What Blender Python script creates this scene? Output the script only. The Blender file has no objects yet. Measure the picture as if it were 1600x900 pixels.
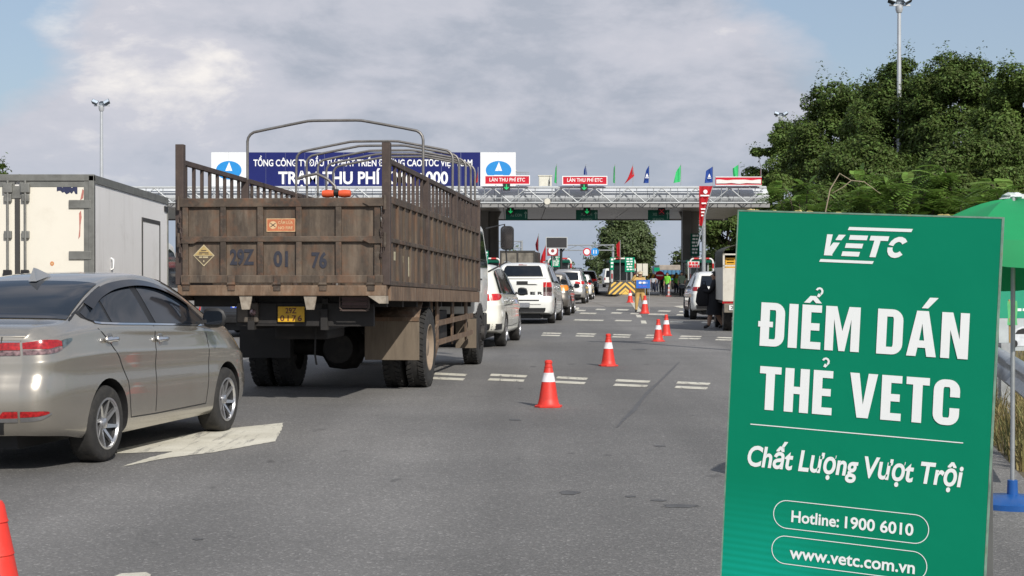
import bpy, bmesh, math, random
import numpy as np
from mathutils import Vector, Matrix, noise as mnoise

R = math.radians
scene = bpy.context.scene
COL = scene.collection
random.seed(7)

# ------------------------------------------------------------------ camera
CAM_H, FPX, HOR = 1.49, 2500.0, 430.0          # eye height, focal length in photo pixels, horizon row
PITCH = math.atan((450.0 - HOR) / FPX)
cam_data = bpy.data.cameras.new('camera')
cam_data.sensor_width = 36.0
cam_data.lens = 36.0 * FPX / 1600.0
cam_data.clip_end = 6000.0
cam_data.clip_start = 0.05
cam = bpy.data.objects.new('camera', cam_data)
COL.objects.link(cam)
cam.location = (0, 0, CAM_H)
cam.rotation_euler = (R(90) - PITCH, 0, 0)
scene.camera = cam

# ------------------------------------------------------------------ sun and sky
SUN_DIR = Vector((0.83, -1.75, 1.42)).normalized()      # towards the sun: behind the viewer, to the right
sun_data = bpy.data.lights.new('sun', 'SUN')
sun_data.energy = 4.2
sun_data.angle = R(0.5)
sun_data.color = (1.0, 0.955, 0.88)
sun = bpy.data.objects.new('sun', sun_data)
COL.objects.link(sun)
sun.rotation_euler = SUN_DIR.to_track_quat('Z', 'Y').to_euler()

world = bpy.data.worlds.new('World')
scene.world = world
world.use_nodes = True
wn, wl = world.node_tree.nodes, world.node_tree.links
wn.clear()
w_out = wn.new('ShaderNodeOutputWorld')
w_bg = wn.new('ShaderNodeBackground')
w_bg.inputs['Strength'].default_value = 0.115
sky = wn.new('ShaderNodeTexSky')
sky.sky_type = 'NISHITA'
sky.sun_disc = False
sky.sun_elevation = math.asin(SUN_DIR.z)
sky.sun_rotation = math.atan2(SUN_DIR.x, SUN_DIR.y)
sky.air_density = 1.0
sky.dust_density = 1.4
sky.ozone_density = 1.5


def wmath(op, a, b=None, c=None):
    n = wn.new('ShaderNodeMath')
    n.operation = op
    for i, val in enumerate((a, b, c)):
        if val is None:
            continue
        if isinstance(val, (int, float)):
            n.inputs[i].default_value = val
        else:
            wl.new(val, n.inputs[i])
    return n.outputs[0]


def wnoise(vec, scale, detail=6, rough=0.55, dist=0.0, w=None):
    n = wn.new('ShaderNodeTexNoise')
    n.inputs['Scale'].default_value = scale
    n.inputs['Detail'].default_value = detail
    n.inputs['Roughness'].default_value = rough
    n.inputs['Distortion'].default_value = dist
    wl.new(vec, n.inputs['Vector'])
    return n.outputs['Fac']


def wramp(fac, stops):
    n = wn.new('ShaderNodeValToRGB')
    cr = n.color_ramp
    while len(cr.elements) > len(stops):
        cr.elements.remove(cr.elements[-1])
    while len(cr.elements) < len(stops):
        cr.elements.new(0.5)
    for e, (p, c) in zip(cr.elements, stops):
        e.position = p
        e.color = (c, c, c, 1) if isinstance(c, (int, float)) else (*c, 1)
    wl.new(fac, n.inputs['Fac'])
    return n.outputs['Color']


def wmix(fac, a, b):
    n = wn.new('ShaderNodeMix')
    n.data_type = 'RGBA'
    for sock, val in ((n.inputs['Factor'], fac), (n.inputs['A'], a), (n.inputs['B'], b)):
        if isinstance(val, tuple):
            sock.default_value = (*val, 1)
        elif isinstance(val, (int, float)):
            sock.default_value = val
        else:
            wl.new(val, sock)
    return n.outputs['Result']


tc = wn.new('ShaderNodeTexCoord')
sep = wn.new('ShaderNodeSeparateXYZ')
wl.new(tc.outputs['Generated'], sep.inputs[0])
# cloud layer seen in perspective: stretch the direction so that low clouds flatten
comb = wn.new('ShaderNodeCombineXYZ')
wl.new(sep.outputs['X'], comb.inputs['X'])
wl.new(sep.outputs['Y'], comb.inputs['Y'])
wl.new(wmath('MULTIPLY', sep.outputs['Z'], 2.3), comb.inputs['Z'])
mp = wn.new('ShaderNodeMapping')
mp.inputs['Location'].default_value = (0.35, 1.9, 0.62)
wl.new(comb.outputs[0], mp.inputs['Vector'])
n_big = wnoise(mp.outputs[0], 3.1, 7, 0.52, 0.25)
n_mid = wnoise(mp.outputs[0], 9.0, 7, 0.58, 0.2)


def bank(dx, dz, half):
    """a cloud bank (or gap) lying in one direction of the sky: soft 0..1 weight"""
    d = Vector((dx, 1.0, dz)).normalized()
    n = wn.new('ShaderNodeVectorMath')
    n.operation = 'DOT_PRODUCT'
    wl.new(tc.outputs['Generated'], n.inputs[0])
    n.inputs[1].default_value = d
    m = wn.new('ShaderNodeMapRange')
    m.interpolation_type = 'SMOOTHSTEP'
    m.inputs['From Min'].default_value = math.cos(R(half))
    m.inputs['From Max'].default_value = 1.0
    wl.new(n.outputs['Value'], m.inputs['Value'])
    return m.outputs['Result']


cov = wmath('ADD', n_big, wmath('MULTIPLY', wmath('SUBTRACT', n_mid, 0.5), 0.45))
cov = wmath('ADD', cov, wmath('MULTIPLY', bank(-0.20, 0.115, 11), 0.20))
cov = wmath('ADD', cov, wmath('MULTIPLY', bank(0.02, 0.10, 16), 0.22))
cov = wmath('SUBTRACT', cov, wmath('MULTIPLY', bank(0.22, 0.20, 7.5), 0.34))
cov = wmath('SUBTRACT', cov, wmath('MULTIPLY', bank(-0.335, 0.165, 5.0), 0.38))
mask = wramp(cov, [(0.42, 0.0), (0.50, 0.55), (0.60, 1.0)])
# puffy bright tops against grey undersides
n_fine = wnoise(mp.outputs[0], 24.0, 8, 0.62, 0.3)
puff = wmath('ADD', wmath('MULTIPLY_ADD', n_mid, 1.45, -0.32), wmath('MULTIPLY', bank(-0.235, 0.150, 6.5), 0.20))
puff = wmath('ADD', puff, wmath('MULTIPLY', wmath('SUBTRACT', n_fine, 0.5), 0.30))
puff = wmath('SUBTRACT', puff, wmath('MULTIPLY', bank(0.02, 0.05, 8), 0.10))
cloud_col = wramp(puff, [(0.26, (3.5, 3.8, 4.45)), (0.44, (4.5, 4.65, 5.25)), (0.60, (5.0, 5.05, 5.6)), (0.80, (7.5, 7.2, 7.0))])
soft = wmix(0.55, sky.outputs['Color'], (3.0, 3.65, 4.7))      # humid air pales the blue
low = wn.new('ShaderNodeMapRange')
low.interpolation_type = 'SMOOTHSTEP'
low.inputs['From Min'].default_value = 0.0
low.inputs['From Max'].default_value = 0.11
low.inputs['To Min'].default_value = 0.75
low.inputs['To Max'].default_value = 0.0
wl.new(sep.outputs['Z'], low.inputs['Value'])
col_sky = wmix(mask, soft, cloud_col)
col_sky = wmix(low.outputs['Result'], col_sky, (3.15, 3.75, 4.6))   # hazy grey-blue band above the horizon
wl.new(col_sky, w_bg.inputs['Color'])
wl.new(w_bg.outputs[0], w_out.inputs['Surface'])

vs = scene.view_settings
vs.view_transform = 'Standard'
vs.look = 'None'
vs.exposure = 0.1
vs.gamma = 1.0
vs.use_curve_mapping = False
scene.cycles.use_denoising = True
scene.cycles.max_bounces = 6
scene.cycles.transparent_max_bounces = 6


# ------------------------------------------------------------------ helpers
def ray(px, py):
    a, b = (px - 800.0) / FPX, -(py - 450.0) / FPX
    c, s = math.cos(PITCH), math.sin(PITCH)
    return Vector((a, c + b * s, -s + b * c))


def gp(px, py, z=0.0):
    """ground point seen at a photo pixel"""
    d = ray(px, py)
    t = (z - CAM_H) / d.z
    return Vector((d.x * t, d.y * t, z))


def at(px, py, Y):
    d = ray(px, py)
    t = Y / d.y
    return Vector((d.x * t, Y, CAM_H + d.z * t))


TMP = bpy.data.scenes.new('workbench')     # a side scene keeps each evaluation small


def evaluated(ob, *others):
    for o in (ob,) + others:
        TMP.collection.objects.link(o)
    with bpy.context.temp_override(scene=TMP, view_layer=TMP.view_layers[0]):
        dg = bpy.context.evaluated_depsgraph_get()
        dg.update()
        me = bpy.data.meshes.new_from_object(ob.evaluated_get(dg))
    for o in (ob,) + others:
        TMP.collection.objects.unlink(o)
    return me


class MB:
    def __init__(self):
        self.v, self.f, self.m = [], [], []

    def add(self, vs_, fs, mi=0):
        o = len(self.v)
        self.v += [tuple(p) for p in vs_]
        for f in fs:
            self.f.append([i + o for i in f])
            self.m.append(mi)
        return self

    def box(self, x0, x1, y0, y1, z0, z1, mi=0):
        p = [(x, y, z) for z in (z0, z1) for y in (y0, y1) for x in (x0, x1)]
        return self.add(p, [(0, 2, 3, 1), (4, 5, 7, 6), (0, 1, 5, 4), (2, 6, 7, 3), (0, 4, 6, 2), (1, 3, 7, 5)], mi)

    def bar(self, p, q, w, h, mi=0, up=(0, 0, 1)):
        p, q = Vector(p), Vector(q)
        d = (q - p).normalized()
        up = Vector(up)
        if abs(d.dot(up)) > 0.98:
            up = Vector((0, 1, 0))
        s = d.cross(up).normalized() * w / 2
        t = s.cross(d).normalized() * h / 2
        pts = [a + i * s + j * t for a in (p, q) for i, j in ((-1, -1), (1, -1), (1, 1), (-1, 1))]
        return self.add(pts, [(0, 1, 2, 3), (7, 6, 5, 4), (0, 4, 5, 1), (1, 5, 6, 2), (2, 6, 7, 3), (3, 7, 4, 0)], mi)

    def tube(self, pts, r, n=8, mi=0, cap=True, closed=False):
        pts = [Vector(p) for p in pts]
        k = len(pts)
        rs = r if isinstance(r, (list, tuple)) else [r] * k
        rings, prev = [], None
        for i, p in enumerate(pts):
            if closed:
                d = pts[(i + 1) % k] - pts[i - 1]
            else:
                d = pts[min(i + 1, k - 1)] - pts[max(i - 1, 0)]
            d.normalize()
            ref = Vector((0, 0, 1)) if prev is None else prev
            if prev is None and abs(d.z) > 0.9:
                ref = Vector((1, 0, 0))
            s = (ref - d * ref.dot(d)).normalized()
            prev = s
            t = d.cross(s)
            rings.append([p + (s * math.cos(2 * math.pi * j / n) + t * math.sin(2 * math.pi * j / n)) * rs[i] for j in range(n)])
        vv = [q for ring in rings for q in ring]
        ff = []
        for i in range(k if closed else k - 1):
            for j in range(n):
                a, b = i * n + j, i * n + (j + 1) % n
                c, e = ((i + 1) % k) * n + (j + 1) % n, ((i + 1) % k) * n + j
                ff.append((a, b, c, e))
        if cap and not closed:
            ff.append(tuple(range(n))[::-1])
            ff.append(tuple((k - 1) * n + j for j in range(n)))
        return self.add(vv, ff, mi)

    def lathe(self, prof, n=24, o=(0, 0, 0), axis='z', mi=0, a0=0.0, cap=True):
        """prof: (radius, height) along the axis"""
        o = Vector(o)
        vv, ff = [], []
        for r, h in prof:
            for j in range(n):
                a = a0 + 2 * math.pi * j / n
                c, s = r * math.cos(a), r * math.sin(a)
                if axis == 'z':
                    vv.append(o + Vector((c, s, h)))
                elif axis == 'x':
                    vv.append(o + Vector((h, c, s)))
                else:
                    vv.append(o + Vector((s, h, c)))
        k = len(prof)
        for i in range(k - 1):
            for j in range(n):
                ff.append((i * n + j, i * n + (j + 1) % n, (i + 1) * n + (j + 1) % n, (i + 1) * n + j))
        if cap and prof[0][0] > 1e-5:
            ff.append(tuple(range(n))[::-1])
        if cap and prof[-1][0] > 1e-5:
            ff.append(tuple((k - 1) * n + j for j in range(n)))
        return self.add(vv, ff, mi)

    def prism(self, poly, o, u, v, d0, d1, mi=0):
        """polygon in the (u, v) plane at o, extruded along u x v from d0 to d1"""
        o, u, v = Vector(o), Vector(u), Vector(v)
        n = u.cross(v).normalized()
        k = len(poly)
        lo = [o + u * a + v * b + n * d0 for a, b in poly]
        hi = [o + u * a + v * b + n * d1 for a, b in poly]
        ff = [tuple(range(k))[::-1], tuple(range(k, 2 * k))]
        ff += [(i, (i + 1) % k, k + (i + 1) % k, k + i) for i in range(k)]
        return self.add(lo + hi, ff, mi)

    def flat(self, poly, o, u, v, d=0.0, mi=0):
        o, u, v = Vector(o), Vector(u), Vector(v)
        n = u.cross(v).normalized()
        return self.add([o + u * a + v * b + n * d for a, b in poly], [tuple(range(len(poly)))], mi)

    def grid(self, rows, mi=0, flip=False):
        n = len(rows[0])
        vv = [p for r in rows for p in r]
        ff = []
        for i in range(len(rows) - 1):
            for j in range(n - 1):
                q = (i * n + j, i * n + j + 1, (i + 1) * n + j + 1, (i + 1) * n + j)
                ff.append(q[::-1] if flip else q)
        return self.add(vv, ff, mi)

    def mesh(self, name, mats, smooth=None, bevel=0.0, xf=None, weld=False, fixn=False):
        me = bpy.data.meshes.new(name)
        vv = [xf(*p) for p in self.v] if xf else self.v
        me.from_pydata(vv, [], self.f)
        for m in (mats if isinstance(mats, (list, tuple)) else [mats]):
            me.materials.append(m)
        me.polygons.foreach_set('material_index', self.m)
        if weld or bevel or fixn:
            bm = bmesh.new()
            bm.from_mesh(me)
            if weld:
                bmesh.ops.remove_doubles(bm, verts=bm.verts, dist=1e-5)
            if fixn:
                bmesh.ops.recalc_face_normals(bm, faces=bm.faces)
            if bevel:
                es = [e for e in bm.edges if len(e.link_faces) == 2 and e.calc_face_angle(0) > 0.5]
                bmesh.ops.bevel(bm, geom=es, offset=bevel, segments=2, profile=0.6, affect='EDGES', clamp_overlap=True)
            bm.to_mesh(me)
            bm.free()
        me.update()
        if smooth is not None:
            me.shade_smooth()
            me.set_sharp_from_angle(angle=R(smooth))
        return me

    def build(self, name, mats, parent=None, smooth=None, bevel=0.0, xf=None, weld=False, fixn=False, loc=None):
        ob = bpy.data.objects.new(name, self.mesh(name, mats, smooth, bevel, xf, weld, fixn))
        COL.objects.link(ob)
        if parent is not None:
            ob.parent = parent
        if loc is not None:
            ob.location = loc
        return ob


def tag(ob, label, cat, group=None, kind=None):
    ob['label'] = label
    if cat:
        ob['category'] = cat
    if group:
        ob['group'] = group
    if kind:
        ob['kind'] = kind
    return ob


def thing(name, label, cat, loc=(0, 0, 0), rotz=0.0, group=None):
    ob = bpy.data.objects.new(name, None)
    ob.empty_display_size = 0.2
    COL.objects.link(ob)
    ob.location = loc
    ob.rotation_euler = (0, 0, rotz)
    return tag(ob, label, cat, group)


def structure(ob):
    ob['kind'] = 'structure'
    return ob


def copy_tree(o, parent=None):
    c = o.copy()
    COL.objects.link(c)
    if parent is not None:
        c.parent = parent
    for ch in list(o.children):
        copy_tree(ch, c)
    return c


# ------------------------------------------------------------------ materials
MATS = {}


def M(name, col, rough=0.6, metal=0.0, var=0.12, scale=4.0, stretch=(1, 1, 1), bump=0.0, bscale=40.0, coat=0.0,
      dirt=None, dscale=2.5, damt=0.5, emit=None, estr=0.0, spec=0.5, transl=0.0, island=0.0, rvar=0.1, dstretch=None, objvar=0.0, dirt2=None):
    if name in MATS:
        return MATS[name]
    m = bpy.data.materials.new(name)
    m.use_nodes = True
    nt = m.node_tree
    N, L = nt.nodes, nt.links
    N.clear()
    out = N.new('ShaderNodeOutputMaterial')
    bs = N.new('ShaderNodeBsdfPrincipled')
    bs.inputs['Roughness'].default_value = rough
    bs.inputs['Metallic'].default_value = metal
    bs.inputs['Specular IOR Level'].default_value = spec
    bs.inputs['Coat Weight'].default_value = coat
    bs.inputs['Coat Roughness'].default_value = 0.04
    tcn = N.new('ShaderNodeTexCoord')
    mpn = N.new('ShaderNodeMapping')
    mpn.inputs['Scale'].default_value = stretch
    L.new(tcn.outputs['Object'], mpn.inputs['Vector'])
    nz = N.new('ShaderNodeTexNoise')
    nz.inputs['Scale'].default_value = scale
    nz.inputs['Detail'].default_value = 6
    nz.inputs['Roughness'].default_value = 0.62
    L.new(mpn.outputs[0], nz.inputs['Vector'])
    rp = N.new('ShaderNodeValToRGB')
    rp.color_ramp.elements[0].position = 0.28
    rp.color_ramp.elements[1].position = 0.72
    rp.color_ramp.elements[0].color = (*[max(0, c * (1 - var)) for c in col], 1)
    rp.color_ramp.elements[1].color = (*[min(1, c * (1 + var)) for c in col], 1)
    L.new(nz.outputs['Fac'], rp.inputs['Fac'])
    c_out = rp.outputs['Color']

    def mixc(fac, a, b, mode='MIX'):
        n = N.new('ShaderNodeMix')
        n.data_type = 'RGBA'
        n.blend_type = mode
        for s, val in ((n.inputs['Factor'], fac), (n.inputs['A'], a), (n.inputs['B'], b)):
            if isinstance(val, tuple):
                s.default_value = (*val, 1)
            elif isinstance(val, (int, float)):
                s.default_value = val
            else:
                L.new(val, s)
        return n.outputs['Result']
    if island:
        g = N.new('ShaderNodeNewGeometry')
        h = N.new('ShaderNodeHueSaturation')
        mr = N.new('ShaderNodeMapRange')
        mr.inputs['To Min'].default_value = 1 - island
        mr.inputs['To Max'].default_value = 1 + island
        L.new(g.outputs['Random Per Island'], mr.inputs['Value'])
        L.new(mr.outputs[0], h.inputs['Value'])
        mr2 = N.new('ShaderNodeMapRange')
        mr2.inputs['To Min'].default_value = 0.5 - island * 0.05
        mr2.inputs['To Max'].default_value = 0.5 + island * 0.03
        L.new(g.outputs['Random Per Island'], mr2.inputs['Value'])
        L.new(mr2.outputs[0], h.inputs['Hue'])
        L.new(c_out, h.inputs['Color'])
        c_out = h.outputs['Color']
    if objvar:
        oi = N.new('ShaderNodeObjectInfo')
        mv = N.new('ShaderNodeMapRange')
        mv.inputs['To Min'].default_value = 1 - objvar
        mv.inputs['To Max'].default_value = 1 + objvar
        L.new(oi.outputs['Random'], mv.inputs['Value'])
        hv = N.new('ShaderNodeHueSaturation')
        L.new(mv.outputs[0], hv.inputs['Value'])
        L.new(c_out, hv.inputs['Color'])
        c_out = hv.outputs['Color']
    for (dirt, dscale, damt, dstretch, seed_) in ([(dirt, dscale, damt, dstretch, 0.0)] if dirt else []) + [(*q, 5.0 + 3 * i) for i, q in enumerate(dirt2 or [])]:
        mp2 = N.new('ShaderNodeMapping')
        mp2.inputs['Scale'].default_value = dstretch or stretch
        mp2.inputs['Location'].default_value = (3.1 + seed_, 1.7, 0.4)
        L.new(tcn.outputs['Object'], mp2.inputs['Vector'])
        nd = N.new('ShaderNodeTexNoise')
        nd.inputs['Scale'].default_value = dscale
        nd.inputs['Detail'].default_value = 9
        nd.inputs['Roughness'].default_value = 0.7
        L.new(mp2.outputs[0], nd.inputs['Vector'])
        rd = N.new('ShaderNodeValToRGB')
        rd.color_ramp.elements[0].position = 0.62 - 0.25 * damt
        rd.color_ramp.elements[1].position = 0.78 - 0.2 * damt
        rd.color_ramp.elements[0].color = (0, 0, 0, 1)
        rd.color_ramp.elements[1].color = (damt, damt, damt, 1)
        L.new(nd.outputs['Fac'], rd.inputs['Fac'])
        c_out = mixc(rd.outputs['Color'], c_out, tuple(dirt))
    L.new(c_out, bs.inputs['Base Color'])
    if rvar:
        mr = N.new('ShaderNodeMapRange')
        mr.inputs['To Min'].default_value = max(0.02, rough - rvar * rough)
        mr.inputs['To Max'].default_value = min(1, rough + rvar * rough)
        L.new(nz.outputs['Fac'], mr.inputs['Value'])
        L.new(mr.outputs[0], bs.inputs['Roughness'])
    if bump:
        nb = N.new('ShaderNodeTexNoise')
        nb.inputs['Scale'].default_value = bscale
        nb.inputs['Detail'].default_value = 5
        L.new(tcn.outputs['Object'], nb.inputs['Vector'])
        b = N.new('ShaderNodeBump')
        b.inputs['Strength'].default_value = bump
        b.inputs['Distance'].default_value = 0.01
        L.new(nb.outputs['Fac'], b.inputs['Height'])
        L.new(b.outputs[0], bs.inputs['Normal'])
    if emit:
        bs.inputs['Emission Color'].default_value = (*emit, 1)
        bs.inputs['Emission Strength'].default_value = estr
    sh = bs.outputs[0]
    if transl:
        tr = N.new('ShaderNodeBsdfTranslucent')
        L.new(c_out, tr.inputs['Color'])
        mx = N.new('ShaderNodeMixShader')
        mx.inputs[0].default_value = transl
        L.new(sh, mx.inputs[1])
        L.new(tr.outputs[0], mx.inputs[2])
        sh = mx.outputs[0]
    L.new(sh, out.inputs['Surface'])
    MATS[name] = m
    return m


white = M('print_white', (0.82, 0.83, 0.82), 0.45, var=0.03)
black = M('matt_black', (0.012, 0.012, 0.013), 0.55, var=0.3)
rubber = M('tyre_rubber', (0.022, 0.021, 0.020), 0.85, var=0.35, scale=14, dirt=(0.085, 0.075, 0.062), dscale=9, damt=0.45, bump=0.25, bscale=60)
glass_dark = M('tinted_glass', (0.008, 0.011, 0.016), 0.04, var=0.2, spec=0.5)
chrome = M('chrome', (0.72, 0.72, 0.73), 0.12, metal=1.0, var=0.05)
steel_grey = M('galvanised_steel', (0.42, 0.44, 0.45), 0.42, metal=0.65, var=0.18, scale=9)
white_metal = M('white_metal', (0.44, 0.46, 0.47), 0.38, metal=0.1, var=0.08, scale=3, dirt=(0.36, 0.35, 0.33), dscale=1.5, damt=0.35)
red_lens = M('red_lens', (0.30, 0.008, 0.010), 0.15, var=0.6, scale=45, coat=0.6)
brake_lens = M('lit_brake_lens', (0.40, 0.012, 0.014), 0.15, var=0.5, scale=30, emit=(1.0, 0.02, 0.02), estr=0.12, coat=0.5)
clear_lens = M('clear_lens', (0.24, 0.15, 0.15), 0.16, metal=0.5, var=0.8, scale=38, coat=0.8)
amber_lens = M('amber_lens', (0.7, 0.22, 0.02), 0.2, var=0.2, scale=30)
dark_plastic = M('dark_plastic', (0.02, 0.02, 0.021), 0.5, var=0.25, scale=12)
skin_mat = M('skin', (0.36, 0.21, 0.14), 0.55, var=0.1)


# ------------------------------------------------------------------ lettering
def text_polys(body, bold=0.0, shear=0.0, spacing=1.0):
    cu = bpy.data.curves.new('lettering', 'FONT')
    cu.body = body
    cu.offset = bold
    cu.shear = shear
    cu.space_character = spacing
    cu.resolution_u = 4
    ob = bpy.data.objects.new('lettering', cu)
    me = evaluated(ob)
    vv = [(p.co.x, p.co.y) for p in me.vertices]
    ff = [tuple(p.vertices) for p in me.polygons]
    bpy.data.objects.remove(ob)
    bpy.data.curves.remove(cu)
    bpy.data.meshes.remove(me)
    return vv, ff


CAP = 0.7283   # cap height of the built-in face


def lettering(body, parent, mat, o, u, v, width, cap, bold=0.012, shear=0.0, spacing=1.0, lift=0.002, name='lettering', center=False, sheary=0.0):
    """flat print: o = left end of the baseline (or its middle), u/v unit axes, cap = capital height in metres"""
    vv, ff = text_polys(body, bold, shear, spacing)
    x0, x1 = min(p[0] for p in vv), max(p[0] for p in vv)
    y0 = 0.0
    k = width / max(1e-6, x1 - x0)
    ky = cap / CAP
    o, u, v = Vector(o), Vector(u), Vector(v)
    n = u.cross(v).normalized()
    mb = MB()
    xs = -width / 2 if center else 0.0
    mb.add([o + u * ((p[0] - x0) * k + xs) + v * ((p[1] - y0) * ky) + n * lift for p in vv], ff)
    return mb.build(name, mat, parent)


def arc(cx, cy, rx, ry, a0, a1, n=6):
    return [(cx + rx * math.cos(R(a0 + (a1 - a0) * i / n)), cy + ry * math.sin(R(a0 + (a1 - a0) * i / n))) for i in range(n + 1)]


def rrect(x0, y0, x1, y1, r, n=5):
    return arc(x1 - r, y0 + r, r, r, -90, 0, n) + arc(x1 - r, y1 - r, r, r, 0, 90, n) + arc(x0 + r, y1 - r, r, r, 90, 180, n) + arc(x0 + r, y0 + r, r, r, 180, 270, n)


def rc(a, b, c, d):
    return [(a, b), (c, b), (c, d), (a, d)]


S_, B_ = 0.215, 0.165


def corner(cx, cy, ro, ri_x, ri_y, a0, a1):
    return arc(cx, cy, ro, ro, a0, a1) + arc(cx, cy, ri_x, ri_y, a1, a0)


GLYPH = {
    'I': (S_, [rc(0, 0, S_, 1)]),
    'E': (0.46, [rc(0, 0, S_, 1), rc(S_, 0, 0.46, B_), rc(S_, 0.425, 0.42, 0.425 + B_), rc(S_, 1 - B_, 0.46, 1)]),
    'T': (0.52, [rc(0, 1 - B_, 0.52, 1), rc(0.26 - S_ / 2, 0, 0.26 + S_ / 2, 1 - B_)]),
    'H': (0.58, [rc(0, 0, S_, 1), rc(0.58 - S_, 0, 0.58, 1), rc(S_, 0.42, 0.58 - S_, 0.42 + B_)]),
    'M': (0.80, [rc(0, 0, 0.2, 1), rc(0.6, 0, 0.8, 1), [(0.2, 1), (0.2, 0.72), (0.33, 0), (0.4, 0), (0.4, 0.45), (0.26, 1)], [(0.6, 1), (0.54, 1), (0.4, 0.45), (0.4, 0), (0.47, 0), (0.6, 0.72)]]),
    'N': (0.60, [rc(0, 0, 0.195, 1), rc(0.405, 0, 0.6, 1), [(0.195, 1), (0.195, 0.62), (0.38, 0), (0.405, 0), (0.405, 0.42), (0.24, 1)]]),
    'V': (0.64, [[(0, 1), (0.215, 1), (0.32, 0.30), (0.32, 0), (0.19, 0)], [(0.64, 1), (0.45, 0), (0.32, 0), (0.32, 0.30), (0.425, 1)]]),
    'A': (0.66, [[(0, 0), (0.21, 0), (0.245, 0.19), (0.275, 0.35), (0.33, 0.72), (0.33, 1), (0.2, 1)], [(0.66, 0), (0.46, 1), (0.33, 1), (0.33, 0.72), (0.385, 0.35), (0.415, 0.19), (0.45, 0)], [(0.245, 0.19), (0.415, 0.19), (0.385, 0.35), (0.275, 0.35)]]),
    'D': (0.58, [rc(0, 0, S_, 1), rc(S_, 1 - B_, 0.34, 1), rc(S_, 0, 0.34, B_), rc(0.365, 0.24, 0.58, 0.76), corner(0.34, 0.76, 0.24, 0.025, 0.075, 0, 90), corner(0.34, 0.24, 0.24, 0.025, 0.075, -90, 0)]),
    'C': (0.58, [rc(0, 0.24, S_, 0.76), rc(0.365, 0.62, 0.58, 0.76), rc(0.365, 0.24, 0.58, 0.38), corner(0.24, 0.76, 0.24, 0.025, 0.075, 90, 180), corner(0.24, 0.24, 0.24, 0.025, 0.075, 180, 270), corner(0.34, 0.76, 0.24, 0.025, 0.075, 0, 90), corner(0.34, 0.24, 0.24, 0.025, 0.075, -90, 0), rc(0.24, 1 - B_, 0.34, 1), rc(0.24, 0, 0.34, B_)]),
}


def hook(cx, y):
    return [corner(cx, y + 0.115, 0.095, 0.045, 0.05, -60, 160), [(cx - 0.02, y + 0.07), (cx + 0.05, y + 0.035), (cx + 0.0, y - 0.02), (cx - 0.055, y + 0.0)]]


def circumflex(cx, y):
    return [[(cx - 0.21, y), (cx - 0.07, y), (cx, y + 0.075), (cx, y + 0.16), (cx - 0.065, y + 0.16)], [(cx + 0.21, y), (cx + 0.065, y + 0.16), (cx, y + 0.16), (cx, y + 0.075), (cx + 0.07, y)]]


def heavy_text(body, marks, o, u, v, width, cap, mb, lift=0.002):
    """condensed heavy capitals drawn from bars and arcs; marks: {index: [polygons relative to the letter]}"""
    x, items = 0.0, []
    for i, ch in enumerate(body):
        if ch == ' ':
            x += 0.30
            continue
        w, polys = GLYPH[ch]
        for p in polys + marks.get(i, []):
            items.append([(a + x, b) for a, b in p])
        x += w + 0.095
    x -= 0.095
    k = width / x
    for j, p in enumerate(items):
        mb.flat([(a * k, b * cap) for a, b in p], o, u, v, lift + 0.00002 * j)
    return mb

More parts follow.
